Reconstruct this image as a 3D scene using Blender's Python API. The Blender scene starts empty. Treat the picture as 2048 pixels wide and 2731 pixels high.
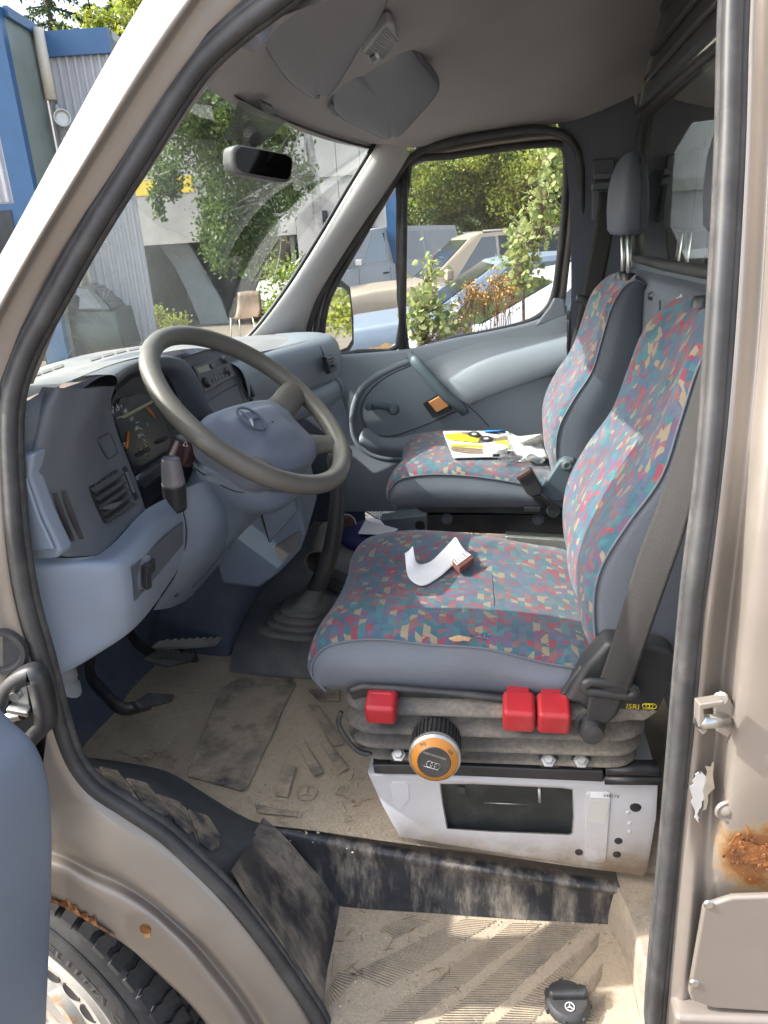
import bpy, bmesh, math, random
import numpy as np
from mathutils import Vector, Matrix, Euler
random.seed(7); rng = np.random.default_rng(7)
C = bpy.context.scene
COL = C.collection
# ------------------------------------------------------------------ camera
# vehicle axes: x towards the van's rear, y from the driver's side inward, z up (metres)
FPX = 1972.0; CX, CY = 1024.0, 1365.5
_vy = np.array([322, -735, FPX]); _vy /= np.linalg.norm(_vy)
_vz = np.array([336, 5485, FPX]); _vz -= _vy * (_vy @ _vz); _vz /= np.linalg.norm(_vz)
_vx = np.cross(_vz, _vy)
if _vx[0] < 0: _vx = -_vx
CAMP = np.array([0, -0.79, 1.60])
cam = bpy.data.cameras.new('camera'); camo = bpy.data.objects.new('camera', cam); COL.objects.link(camo)
_r = Vector((_vx[0], _vy[0], -_vz[0])); _u = -Vector((_vx[1], _vy[1], -_vz[1])); _b = -Vector((_vx[2], _vy[2], -_vz[2]))
camo.matrix_world = Matrix(((_r.x, _u.x, _b.x, CAMP[0]), (_r.y, _u.y, _b.y, CAMP[1]), (_r.z, _u.z, _b.z, CAMP[2]), (0, 0, 0, 1)))
cam.sensor_fit = 'VERTICAL'; cam.sensor_height = 36; cam.sensor_width = 27; cam.lens = FPX / 2731 * 36
cam.clip_start = 0.02; cam.clip_end = 600
C.camera = camo
# ------------------------------------------------------------------ daylight
SUN = Vector((-1.0, -0.17, .86)).normalized()          # towards the sun
w = bpy.data.worlds.new('World'); C.world = w; w.use_nodes = True
wn = w.node_tree; bg = wn.nodes['Background']
sk = wn.nodes.new('ShaderNodeTexSky'); sk.sky_type = 'NISHITA'; sk.sun_disc = False
sk.sun_elevation = math.asin(SUN.z); sk.sun_rotation = math.atan2(SUN.x, SUN.y)
sk.air_density = .8; sk.dust_density = 4.0; sk.ozone_density = .4
hs = wn.nodes.new('ShaderNodeHueSaturation'); hs.inputs['Saturation'].default_value = .58        # thin high cloud pales the sky
wn.links.new(sk.outputs[0], hs.inputs['Color']); wn.links.new(hs.outputs[0], bg.inputs[0]); bg.inputs[1].default_value = 0.15
sl = bpy.data.lights.new('sun', 'SUN'); sl.energy = 2.0; sl.angle = math.radians(0.5); sl.color = (1, .965, .91)
so = bpy.data.objects.new('sun', sl); COL.objects.link(so); so.rotation_euler = SUN.to_track_quat('Z', 'Y').to_euler(); so.location = (-20, -15, 24)
C.view_settings.view_transform = 'Standard'; C.view_settings.look = 'None'
C.view_settings.gamma = 1.0; C.view_settings.exposure = 2.1; C.view_settings.use_curve_mapping = False
C.cycles.max_bounces = 10; C.cycles.transparent_max_bounces = 24; C.cycles.diffuse_bounces = 6

# ------------------------------------------------------------------ measuring: a point of the photograph on a known plane of the van
def Q(u, v, x=None, y=None, z=None):
    d = np.array([u - CX, v - CY, FPX]); r = np.array([d @ _vx, d @ _vy, -(d @ _vz)])
    for i, a in enumerate((x, y, z)):
        if a is not None: return Vector(CAMP + r * ((a - CAMP[i]) / r[i]))
def yside(z):                                          # tumblehome of the driver's side
    return 0.0 if z < 1.25 else 0.15 * ((z - 1.25) / 0.62) ** 1.15
def Qs(u, v, off=0.0):
    y = 0.0
    for _ in range(12): y = yside(Q(u, v, y=y + off).z)
    return Q(u, v, y=y + off)
def Ql(pts, **k): return [Q(a, b, **k) for a, b in pts]
def Qsl(pts, off=0.0): return [Qs(a, b, off) for a, b in pts]

# ------------------------------------------------------------------ materials
def nd(nt, t, **k):
    n = nt.nodes.new(t)
    for a, b in k.items(): setattr(n, a, b)
    return n
MATS = {}
def setin(nt, sock, v):
    if hasattr(v, 'is_linked') or hasattr(v, 'links'): nt.links.new(v, sock)
    else:
        if isinstance(v, (tuple, list)) and len(v) == 3 and sock.type == 'RGBA': v = (*v, 1)
        sock.default_value = v
def math_(nt, op, a, b=None, c=None, clamp=False):
    n = nd(nt, 'ShaderNodeMath', operation=op, use_clamp=clamp)
    setin(nt, n.inputs[0], a)
    if b is not None: setin(nt, n.inputs[1], b)
    if c is not None: setin(nt, n.inputs[2], c)
    return n.outputs[0]
def mix_(nt, f, a, b, blend='MIX'):
    n = nd(nt, 'ShaderNodeMix', data_type='RGBA', blend_type=blend)
    setin(nt, n.inputs[0], f); setin(nt, n.inputs[6], a); setin(nt, n.inputs[7], b)
    return n.outputs[2]
def noise_(nt, scale, detail=4, rough=.55, co=None, dist=0, stretch=None):
    n = nd(nt, 'ShaderNodeTexNoise'); n.inputs['Scale'].default_value = scale; n.inputs['Detail'].default_value = detail
    n.inputs['Roughness'].default_value = rough; n.inputs['Distortion'].default_value = dist
    if co is None: co = nd(nt, 'ShaderNodeTexCoord').outputs['Object']
    if stretch:
        m = nd(nt, 'ShaderNodeMapping'); m.inputs['Scale'].default_value = stretch; nt.links.new(co, m.inputs[0]); co = m.outputs[0]
    nt.links.new(co, n.inputs['Vector'])
    return n.outputs['Fac']
def ramp_(nt, f, lo, hi):
    n = nd(nt, 'ShaderNodeMapRange'); setin(nt, n.inputs[0], f); n.inputs[1].default_value = lo; n.inputs[2].default_value = hi
    n.clamp = True
    return n.outputs[0]
def M(name, col, rough=.5, metal=0., var=.12, vscale=6, bump=0., bscale=300, dust=0., dcol=(.36, .31, .25), dscale=9, dlo=.45, dhi=.7,
      spec=.5, coat=0., up=False, scratch=0., scol=(.5, .5, .5), sheen=0., custom=None):
    m = bpy.data.materials.new(name); m.use_nodes = True; nt = m.node_tree; b = nt.nodes['Principled BSDF']
    c = nd(nt, 'ShaderNodeRGB').outputs[0]; c.default_value = (*col, 1)
    if var:
        f = noise_(nt, vscale, 5, .6)
        c = mix_(nt, ramp_(nt, f, .3, .7), tuple(x * (1 - var) for x in col), tuple(min(1, x * (1 + var)) for x in col))
    r = rough
    if dust:
        f = noise_(nt, dscale, 8, .68); f = ramp_(nt, f, dlo, dhi)
        f2 = ramp_(nt, noise_(nt, 140, 3, .7), .3, .75)
        f = math_(nt, 'MULTIPLY', math_(nt, 'MULTIPLY', f, math_(nt, 'ADD', math_(nt, 'MULTIPLY', f2, .6), .4)), dust, clamp=True)
        if up:                                          # dust lies on what faces upwards
            g = nd(nt, 'ShaderNodeNewGeometry'); sp = nd(nt, 'ShaderNodeSeparateXYZ'); nt.links.new(g.outputs['Normal'], sp.inputs[0])
            f = math_(nt, 'MULTIPLY', f, ramp_(nt, sp.outputs[2], .1, .85))
        c = mix_(nt, f, c, dcol); r = math_(nt, 'ADD', math_(nt, 'MULTIPLY', f, .9 - rough), rough)
    if scratch:
        f = ramp_(nt, noise_(nt, 14, 6, .75, stretch=(1, 9, 2)), .62, .72)
        c = mix_(nt, math_(nt, 'MULTIPLY', f, scratch), c, scol)
    if custom: c, r = custom(nt, c, r)
    setin(nt, b.inputs['Base Color'], c); setin(nt, b.inputs['Roughness'], r); b.inputs['Metallic'].default_value = metal
    b.inputs['Specular IOR Level'].default_value = spec; b.inputs['Coat Weight'].default_value = coat; b.inputs['Coat Roughness'].default_value = .08
    if sheen: b.inputs['Sheen Weight'].default_value = sheen
    if bump:
        bp = nd(nt, 'ShaderNodeBump'); bp.inputs['Strength'].default_value = bump; bp.inputs['Distance'].default_value = .002
        nt.links.new(noise_(nt, bscale, 3, .6), bp.inputs['Height']); nt.links.new(bp.outputs[0], b.inputs['Normal'])
    MATS[name] = m
    return m
DUST = (.34, .285, .22)
JAMB_RUST = None
M('champagne_paint', (.245, .217, .19), .38, .4, var=.07, vscale=4, bump=.05, bscale=40, dust=.4, dcol=(.33, .29, .24), dscale=6, coat=.4)
def rusty(nt, c, r):
    f = ramp_(nt, noise_(nt, 22, 7, .7), .42, .62)
    return mix_(nt, f, (.30, .11, .025), (.07, .028, .012)), .9
RUSTC = Qs(2010, 2275, -.006) if False else None
M('rust', (.2, .08, .02), .9, var=0, bump=.8, bscale=150, custom=rusty)
M('rust_stain', (.50, .31, .12), .6, var=.3, vscale=30)
M('white_primer', (.36, .36, .35), .6, var=.1, vscale=30)
M('black_rubber', (.042, .042, .043), .55, var=.3, vscale=20, dust=.45, dcol=(.20, .19, .17), dscale=14, dlo=.5, dhi=.8)
M('seal_felt', (.045, .045, .045), .9, var=.3, vscale=60, dust=.4, dcol=(.2, .18, .15), dscale=20)
M('headliner', (.34, .322, .318), .95, var=.06, vscale=3, bump=.6, bscale=420)
M('visor_cloth', (.215, .225, .25), .85, var=.08, vscale=5, bump=.25, bscale=60)
M('grey_trim', (.17, .185, .225), .6, var=.06, bump=.15, bscale=700)
M('door_trim_plastic', (.21, .242, .275), .45, var=.05, vscale=4, bump=.12, bscale=700, dust=.12, dcol=(.3, .29, .27), dscale=7)
M('pale_blue_plastic', (.212, .255, .318), .5, var=.06, vscale=5, bump=.12, bscale=600, dust=.3, dcol=(.30, .29, .29), dscale=8)
M('blue_plastic', (.138, .175, .235), .5, var=.1, vscale=5, bump=.12, bscale=600, dust=.3, dcol=(.28, .26, .23), dscale=8)
M('dark_blue_carpet', (.075, .092, .13), .9, var=.25, vscale=7, bump=.4, bscale=350, dust=.55, dcol=(.24, .22, .19), dscale=6, dlo=.52, dhi=.8)
M('dash_grey', (.10, .112, .128), .55, var=.08, bump=.12, bscale=700, dust=.35, dcol=(.25, .24, .22), dscale=6, up=True)
M('dash_black', (.02, .022, .025), .4, var=.2, vscale=10, dust=.2, dcol=(.15, .14, .13), dscale=10)
M('dash_top', (.15, .155, .165), .75, var=.1, dust=.7, dcol=(.36, .34, .30), dscale=5, dlo=.35, dhi=.7, bump=.1, bscale=600)
M('steering_rim', (.125, .117, .10), .42, var=.12, vscale=8, bump=.08, bscale=300)
M('wheel_hub', (.165, .19, .245), .5, var=.12, vscale=9, bump=.2, bscale=250, dust=.25, dcol=(.3, .28, .25), dscale=14)
M('vinyl', (.128, .143, .168), .48, var=.08, vscale=7, bump=.45, bscale=330)
M('vinyl_dark', (.12, .135, .16), .5, var=.08, vscale=7, bump=.45, bscale=330)
M('headrest_foam', (.10, .112, .14), .6, var=.06, bump=.2, bscale=400)
M('black_plastic', (.032, .033, .035), .45, var=.25, vscale=12, dust=.35, dcol=(.2, .18, .15), dscale=12, dlo=.5, dhi=.85)
M('black_metal', (.025, .025, .027), .4, var=.2, vscale=12, dust=.4, dcol=(.22, .19, .15), dscale=10, dlo=.48, dhi=.8)
M('bellows', (.055, .055, .055), .8, var=.2, dust=.95, dcol=(.29, .25, .195), dscale=8, dlo=.3, dhi=.6, bump=.2, bscale=300)
M('red_plastic', (.40, .022, .03), .4, var=.08, vscale=20, dust=.3, dcol=(.4, .25, .2), dscale=30, dlo=.5, dhi=.85)
M('orange_print', (.50, .20, .03), .45, var=.05)
M('chrome', (.75, .75, .74), .18, 1., var=.05)
M('steel', (.55, .55, .53), .35, 1., var=.1, vscale=40)
M('galvanised', (.6, .6, .57), .45, .8, var=.15, vscale=40)
M('mirror_glass', (.9, .92, .92), .02, 1., var=0)
M('dark_mirror', (.05, .05, .055), .05, 1., var=0)
M('belt_webbing', (.030, .029, .028), .85, var=.1, bump=.5, bscale=500)
M('belt_stitch', (.16, .15, .14), .9, var=.2, vscale=200)
M('paper', (.82, .82, .82), .7, var=.04, vscale=20)
M('white_plastic', (.8, .8, .78), .4, var=.03)
M('navy_cloth', (.035, .035, .13), .85, var=.2, vscale=12, bump=.3, bscale=200)
M('yellow_print', (.75, .62, .02), .5, var=0)
M('white_print', (.75, .75, .75), .5, var=0)
M('amber_print', (.75, .2, .02), .5, var=0)
M('orange_metal', (.62, .27, .10), .4, .3, var=.08, vscale=30)
M('packet_brown', (.16, .06, .05), .6, var=.15, vscale=60)
M('dark_brown_plastic', (.05, .018, .028), .35, var=.1)
def boxdirt(nt, c, r):
    g = nd(nt, 'ShaderNodeTexCoord'); sp = nd(nt, 'ShaderNodeSeparateXYZ'); nt.links.new(g.outputs['Object'], sp.inputs[0])
    f = math_(nt, 'MULTIPLY', ramp_(nt, sp.outputs[2], .655, .555), ramp_(nt, noise_(nt, 17, 8, .7), .38, .68), clamp=True)
    c = mix_(nt, math_(nt, 'MULTIPLY', f, .85), c, (.36, .27, .15))
    f2 = math_(nt, 'MULTIPLY', ramp_(nt, sp.outputs[2], .625, .56), ramp_(nt, noise_(nt, 9, 6, .7), .34, .55), clamp=True)
    return mix_(nt, math_(nt, 'MULTIPLY', f2, .8), c, (.20, .12, .05)), r
M('white_box_paint', (.56, .56, .58), .35, var=.03, dust=.4, dcol=(.45, .4, .33), dscale=6, custom=boxdirt)
# dusty floor rubber: dark blue-black rubber under an uneven layer of sandy dust
def dusty(lo, hi, base, sc=4.5, amt=.97):
    def f(nt, c, r):
        a = noise_(nt, sc, 9, .62, dist=.4); b2 = noise_(nt, 260, 3, .6); s = noise_(nt, 60, 4, .7)
        m = ramp_(nt, a, lo, hi)
        m = math_(nt, 'ADD', m, math_(nt, 'MULTIPLY', math_(nt, 'SUBTRACT', s, .5), .9), clamp=True)
        d = mix_(nt, ramp_(nt, b2, .35, .68), (.36, .29, .20), (.53, .435, .315))
        d = mix_(nt, ramp_(nt, noise_(nt, 2.2, 5, .6), .3, .7), d, (.43, .355, .26))
        return mix_(nt, math_(nt, 'MULTIPLY', m, amt), base, d), .92
    return f
M('dusty_mat', (.06, .065, .075), .9, var=0, bump=.8, bscale=200, custom=dusty(.18, .42, (.055, .06, .065)))
M('worn_mat_pad', (.05, .055, .06), .9, var=0, bump=1., bscale=230, custom=dusty(.30, .56, (.06, .06, .06), 7, .9))
M('dusty_step', (.06, .065, .075), .9, var=0, bump=.8, bscale=200, custom=dusty(.12, .36, (.07, .08, .10), 4))
M('step_rib', (.06, .065, .075), .85, var=0, bump=.3, bscale=200, custom=dusty(.22, .48, (.17, .16, .15), 6))
M('dusty_ledge', (.06, .065, .075), .9, var=0, bump=.4, bscale=200, custom=dusty(.15, .5, (.10, .11, .13), 5, .9))
def streaks(nt, c, r):
    a = noise_(nt, 9, 8, .7, stretch=(2.2, 1, .45)); s = noise_(nt, 45, 5, .75, stretch=(1, 1, .35))
    m = math_(nt, 'MULTIPLY', ramp_(nt, a, .46, .66), ramp_(nt, s, .30, .58))
    k = ramp_(nt, noise_(nt, 34, 6, .8, stretch=(1.5, 1.5, .8)), .62, .68)
    m = math_(nt, 'ADD', math_(nt, 'MULTIPLY', m, .8), math_(nt, 'MULTIPLY', k, .35), clamp=True)
    return mix_(nt, m, c, (.40, .35, .28)), math_(nt, 'ADD', math_(nt, 'MULTIPLY', m, .5), .36)
M('step_riser_plastic', (.030, .032, .037), .36, var=.35, vscale=9, custom=streaks)
def rubbed(nt, c, r):
    a = noise_(nt, 5, 7, .65); s = noise_(nt, 40, 6, .75, stretch=(.5, 1.4, .5))
    m = math_(nt, 'MULTIPLY', ramp_(nt, a, .40, .60), ramp_(nt, s, .28, .55))
    return mix_(nt, math_(nt, 'MULTIPLY', m, .85), c, (.40, .35, .28)), math_(nt, 'ADD', math_(nt, 'MULTIPLY', m, .5), .36)
M('step_side_plastic', (.034, .036, .041), .36, var=.35, vscale=9, custom=rubbed)
M('sill_rubber', (.05, .062, .07), .55, var=.25, vscale=8, dust=.4, dcol=(.2, .18, .15), dscale=6)
M('tunnel_rubber', (.10, .11, .125), .6, var=.25, vscale=6, dust=.7, dcol=DUST, dscale=5, dlo=.4, dhi=.7)
M('tyre_rubber', (.03, .03, .031), .8, var=.25, vscale=15, dust=.4, dcol=(.16, .15, .14), dscale=8)
def rimrust(nt, c, r):
    f = ramp_(nt, noise_(nt, 20, 8, .7), .55, .68)
    return mix_(nt, math_(nt, 'MULTIPLY', f, .8), c, (.38, .20, .07)), r
M('wheel_paint', (.38, .37, .34), .45, var=.05, custom=rimrust)
# jagged patchwork seat cloth, laid out in metres along the cloth (UV)
def seat_cloth(name, dim=1.0):
    m = bpy.data.materials.new(name); m.use_nodes = True; nt = m.node_tree; b = nt.nodes['Principled BSDF']
    uv = nd(nt, 'ShaderNodeUVMap').outputs[0]; sp = nd(nt, 'ShaderNodeSeparateXYZ')
    wob = nd(nt, 'ShaderNodeTexNoise'); wob.inputs['Scale'].default_value = 30; nt.links.new(uv, wob.inputs['Vector'])
    sc = nd(nt, 'ShaderNodeVectorMath', operation='SCALE'); nt.links.new(wob.outputs['Color'], sc.inputs[0]); sc.inputs['Scale'].default_value = .0035
    ad = nd(nt, 'ShaderNodeVectorMath', operation='ADD'); nt.links.new(uv, ad.inputs[0]); nt.links.new(sc.outputs[0], ad.inputs[1])
    nt.links.new(ad.outputs[0], sp.inputs[0])
    u, v = sp.outputs[0], sp.outputs[1]
    def cells(cw, ch, seed):
        uu = math_(nt, 'DIVIDE', u, cw); cu = math_(nt, 'FLOOR', uu); fu = math_(nt, 'FRACT', uu)
        def wn(x, y, s):
            c = nd(nt, 'ShaderNodeCombineXYZ'); setin(nt, c.inputs[0], x); setin(nt, c.inputs[1], y); c.inputs[2].default_value = s
            n = nd(nt, 'ShaderNodeTexWhiteNoise', noise_dimensions='3D'); nt.links.new(c.outputs[0], n.inputs['Vector']); return n.outputs['Value']
        off = wn(cu, 0.0, seed)
        vv = math_(nt, 'ADD', math_(nt, 'DIVIDE', v, ch), math_(nt, 'MULTIPLY', off, 7.0))
        cv0 = math_(nt, 'FLOOR', vv)
        sl_ = math_(nt, 'MULTIPLY', math_(nt, 'SUBTRACT', wn(cu, cv0, seed + 3.3), .5), 1.0)
        vs = math_(nt, 'ADD', vv, math_(nt, 'MULTIPLY', sl_, math_(nt, 'SUBTRACT', fu, .5)))
        cv = math_(nt, 'FLOOR', vs); fv = math_(nt, 'FRACT', vs)
        # a slanting cut splits a piece in two
        cut = math_(nt, 'ADD', fv, math_(nt, 'MULTIPLY', math_(nt, 'SUBTRACT', wn(cu, cv, seed + 5.1), .5), math_(nt, 'MULTIPLY', fu, 1.3)))
        h = math_(nt, 'GREATER_THAN', cut, .52)
        return wn(cu, math_(nt, 'ADD', math_(nt, 'MULTIPLY', cv, 2.0), h), seed + 9.7)
    a = cells(.0120, .0225, 1.0)
    r = nd(nt, 'ShaderNodeValToRGB'); r.color_ramp.interpolation = 'CONSTANT'; e = r.color_ramp.elements
    cols = [(.28, .05, .08), (.032, .14, .185), (.31, .26, .17), (.09, .115, .195), (.24, .10, .10), (.045, .18, .21), (.15, .085, .16), (.085, .13, .19), (.045, .12, .175)]
    e[0].color = (*cols[0], 1); e[1].position = .11; e[1].color = (*cols[1], 1)
    for i, cc in enumerate(cols[2:]): k = e.new(.22 + i * .112); k.color = (*cc, 1)
    nt.links.new(a, r.inputs[0])
    weave = nd(nt, 'ShaderNodeTexNoise'); weave.inputs['Scale'].default_value = 900; weave.inputs['Detail'].default_value = 2; nt.links.new(uv, weave.inputs['Vector'])
    big = noise_(nt, 9, 4, .6)
    c = mix_(nt, .08, r.outputs[0], (.17, .14, .155))
    c = mix_(nt, ramp_(nt, weave.outputs[0], .3, .7), c, (.7, .7, .7), 'MULTIPLY')
    c2 = mix_(nt, ramp_(nt, big, .35, .7), c, (.76, .74, .72), 'MULTIPLY')
    c2 = mix_(nt, math_(nt, 'MULTIPLY', ramp_(nt, noise_(nt, 24, 6, .75), .52, .75), .3), c2, (.26, .23, .20))
    nt.links.new(c2, b.inputs['Base Color']); b.inputs['Roughness'].default_value = .9; b.inputs['Sheen Weight'].default_value = .15
    bp = nd(nt, 'ShaderNodeBump'); bp.inputs['Strength'].default_value = .4; bp.inputs['Distance'].default_value = .0015
    nt.links.new(weave.outputs[0], bp.inputs['Height']); nt.links.new(bp.outputs[0], b.inputs['Normal'])
    MATS[name] = m
seat_cloth('seat_cloth')
def glass(name, tint=(.92, .96, .94), dirt=.06, refl=1.0, dscale=5, scratches=None, dcol=(.75, .78, .74)):
    m = bpy.data.materials.new(name); m.use_nodes = True; nt = m.node_tree; nt.nodes.remove(nt.nodes['Principled BSDF'])
    out = nt.nodes['Material Output']; t = nd(nt, 'ShaderNodeBsdfTransparent'); t.inputs[0].default_value = (*tint, 1)
    g = nd(nt, 'ShaderNodeBsdfGlossy'); g.inputs['Roughness'].default_value = .01
    ge = nd(nt, 'ShaderNodeNewGeometry'); dt = nd(nt, 'ShaderNodeVectorMath', operation='DOT_PRODUCT'); nt.links.new(ge.outputs['Normal'], dt.inputs[0]); nt.links.new(ge.outputs['Incoming'], dt.inputs[1])
    k5 = math_(nt, 'POWER', math_(nt, 'SUBTRACT', 1.0, math_(nt, 'ABSOLUTE', dt.outputs['Value'])), 5.0)
    frs = math_(nt, 'ADD', math_(nt, 'MULTIPLY', k5, .92), .06)
    mx = nd(nt, 'ShaderNodeMixShader'); nt.links.new(math_(nt, 'MULTIPLY', frs, refl, clamp=True), mx.inputs[0]); nt.links.new(t.outputs[0], mx.inputs[1]); nt.links.new(g.outputs[0], mx.inputs[2])
    d = nd(nt, 'ShaderNodeBsdfDiffuse'); d.inputs[0].default_value = (*dcol, 1)
    f = math_(nt, 'MULTIPLY', ramp_(nt, noise_(nt, dscale, 8, .75), .3, .8), dirt)
    f = math_(nt, 'ADD', f, math_(nt, 'MULTIPLY', ramp_(nt, noise_(nt, 110, 2, .5), .66, .74), dirt * 2.5))
    if scratches: f = scratches(nt, f)
    m2 = nd(nt, 'ShaderNodeMixShader'); nt.links.new(f, m2.inputs[0]); nt.links.new(mx.outputs[0], m2.inputs[1]); nt.links.new(d.outputs[0], m2.inputs[2])
    nt.links.new(m2.outputs[0], out.inputs[0]); MATS[name] = m
def wiped(nt, f):                                       # fine drags and two wiper arcs rubbed into the windscreen
    g = nd(nt, 'ShaderNodeTexCoord'); sp = nd(nt, 'ShaderNodeSeparateXYZ'); nt.links.new(g.outputs['Object'], sp.inputs[0])
    s = ramp_(nt, noise_(nt, 30, 3, .6, stretch=(.25, 7, .6)), .70, .76)
    f = math_(nt, 'ADD', f, math_(nt, 'MULTIPLY', s, .10))
    for (cy_, cz_, R_) in ((.62, 1.28, .33), (.60, 1.28, .36), (1.28, 1.28, .44)):
        dy = math_(nt, 'SUBTRACT', sp.outputs[1], cy_); dz = math_(nt, 'SUBTRACT', sp.outputs[2], cz_)
        rr = math_(nt, 'SQRT', math_(nt, 'ADD', math_(nt, 'MULTIPLY', dy, dy), math_(nt, 'MULTIPLY', dz, dz)))
        ln = math_(nt, 'LESS_THAN', math_(nt, 'ABSOLUTE', math_(nt, 'SUBTRACT', rr, R_)), .0016)
        f = math_(nt, 'ADD', f, math_(nt, 'MULTIPLY', math_(nt, 'MULTIPLY', ln, ramp_(nt, noise_(nt, 6, 3), .42, .58)), .5), clamp=True)
    return f
glass('windscreen_glass', (.88, .94, .91), .12, .9, scratches=wiped)
glass('side_glass', (.93, .96, .95), .035, .8)
glass('bulkhead_glass', (.62, .66, .63), .05, 2.2)
glass('car_glass', (.30, .36, .34), .02, 3.0)

# ------------------------------------------------------------------ mesh helpers
def link(name, me, mat=None, parent=None, smooth=True, **props):
    o = bpy.data.objects.new(name, me); COL.objects.link(o)
    if mat is not None:
        for mm in (mat if isinstance(mat, (list, tuple)) else [mat]): me.materials.append(MATS[mm] if isinstance(mm, str) else mm)
    if smooth:
        me.polygons.foreach_set('use_smooth', [True] * len(me.polygons))
    if parent is not None:
        o.parent = parent; o.matrix_parent_inverse = Matrix.Translation(-WPOS.get(parent.name, Vector((0, 0, 0))))
    for k, v in props.items(): o[k] = v
    return o
WPOS = {}
def thing(name, label, cat, loc=(0, 0, 0), group=None):
    o = bpy.data.objects.new(name, None); COL.objects.link(o); o.location = loc; o.empty_display_size = .1
    o['label'] = label; o['category'] = cat
    if group: o['group'] = group
    WPOS[o.name] = Vector(loc)
    return o
def tag(o, label, cat, group=None):
    o['label'] = label; o['category'] = cat
    if group: o['group'] = group
    return o
def from_py(vs, fs, uvs=None):
    me = bpy.data.meshes.new('m'); me.from_pydata([tuple(v) for v in vs], [], fs); me.update()
    if uvs is not None:
        l = me.uv_layers.new(name='UVMap')
        for lo in me.loops: l.data[lo.index].uv = uvs[lo.vertex_index]
    return me
def cr(p, n, closed=False):
    """Catmull-Rom through points p -> list of np points"""
    p = [np.array(q, float) for q in p]; out = []
    m = len(p)
    if m == 2 and not closed: return [p[0] + (p[1] - p[0]) * i / n for i in range(n + 1)]
    segs = m if closed else m - 1
    for i in range(segs):
        if closed: a, b, c2, d = p[i - 1], p[i], p[(i + 1) % m], p[(i + 2) % m]
        else:
            b, c2 = p[i], p[i + 1]; a = p[i - 1] if i > 0 else 2 * b - c2; d = p[i + 2] if i + 2 < m else 2 * c2 - b
        # centripetal-like tension to avoid overshoot
        l1 = np.linalg.norm(c2 - b) + 1e-9; l0 = np.linalg.norm(b - a) + 1e-9; l2 = np.linalg.norm(d - c2) + 1e-9
        t1 = (c2 - a) / (l0 + l1) * l1; t2 = (d - b) / (l1 + l2) * l1
        for k in range(n):
            t = k / n; h = t * t * t; s = t * t
            out.append((2 * h - 3 * s + 1) * b + (h - 2 * s + t) * t1 + (-2 * h + 3 * s) * c2 + (h - s) * t2)
    if not closed: out.append(p[-1])
    return out
def grid_mesh(rows, closed_u=False, uv=True):
    R = len(rows); K = len(rows[0]); vs = [q for r in rows for q in r]; fs = []
    for i in range(R - 1):
        for j in range(K - (0 if closed_u else 1)):
            a = i * K + j; b = i * K + (j + 1) % K
            fs.append((a, b, b + K, a + K))
    uvs = None
    if uv:
        P_ = np.array(vs).reshape(R, K, 3)
        du = np.zeros((R, K)); dv = np.zeros((R, K))
        for j in range(1, K): du[:, j] = du[:, j - 1] + np.linalg.norm(P_[:, j] - P_[:, j - 1], axis=1).mean()
        for i in range(1, R): dv[i] = dv[i - 1] + np.linalg.norm(P_[i] - P_[i - 1], axis=1).mean()
        uvs = [(du[i, j], dv[i, j]) for i in range(R) for j in range(K)]
    return from_py(vs, fs, uvs)
def patch(name, rows, mat, parent=None, n=5, m=5, thick=0., off=-1, **props):
    """smooth surface through a grid of points"""
    rr = [cr(r, n) for r in rows]; K = len(rr[0])
    cols = [cr([r[j] for r in rr], m) for j in range(K)]
    g = [[cols[j][i] for j in range(K)] for i in range(len(cols[0]))]
    o = link(name, grid_mesh(g), mat, parent, **props)
    if thick:
        s = o.modifiers.new('s', 'SOLIDIFY'); s.thickness = thick; s.offset = off
    return o
def sweep(name, path, prof, mat, parent=None, n=8, closed=False, up=Vector((0, 1, 0)), caps=True, scale=None, **props):
    """sweep a closed profile [(a,b)...] along a smoothed path; a along side, b along up"""
    p = cr(path, n, closed) if n > 1 else [np.array(q, float) for q in path]; p = [Vector(q) for q in p]; L = len(p); rows = []
    for i, q in enumerate(p):
        t = (p[(i + 1) % L] - p[i - 1]) if closed else (p[min(i + 1, L - 1)] - p[max(i - 1, 0)])
        t.normalize(); s = t.cross(up)
        if s.length < 1e-4: s = t.cross(Vector((1, 0, 0)))
        s.normalize(); b = s.cross(t)
        k = 1 if scale is None else scale(i / max(1, L - 1))
        rows.append([q + s * a * k + b * c2 * k for a, c2 in prof])
    if closed: rows.append(rows[0])
    me = grid_mesh([[np.array(v) for v in r] for r in rows], closed_u=True, uv=False)
    if caps and not closed:
        bm = bmesh.new(); bm.from_mesh(me); bm.verts.ensure_lookup_table(); K = len(prof)
        bm.faces.new([bm.verts[i] for i in range(K)][::-1]); bm.faces.new([bm.verts[(L - 1) * K + i] for i in range(K)])
        bm.normal_update(); bm.to_mesh(me); bm.free()
    return link(name, me, mat, parent, **props)
def circ(r, k=10, rx=None): return [((rx or r) * math.cos(2 * math.pi * i / k), r * math.sin(2 * math.pi * i / k)) for i in range(k)]
def tube(name, path, r, mat, parent=None, n=6, k=10, **kw): return sweep(name, path, circ(r, k), mat, parent, n=n, **kw)
def recalc(me):
    bm = bmesh.new(); bm.from_mesh(me); bmesh.ops.recalc_face_normals(bm, faces=bm.faces); bm.to_mesh(me); bm.free()
def bevel(o, w, seg=2):
    b = o.modifiers.new('b', 'BEVEL'); b.width = w; b.segments = seg; b.limit_method = 'ANGLE'; b.angle_limit = math.radians(35); b.harden_normals = False
    return o
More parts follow.
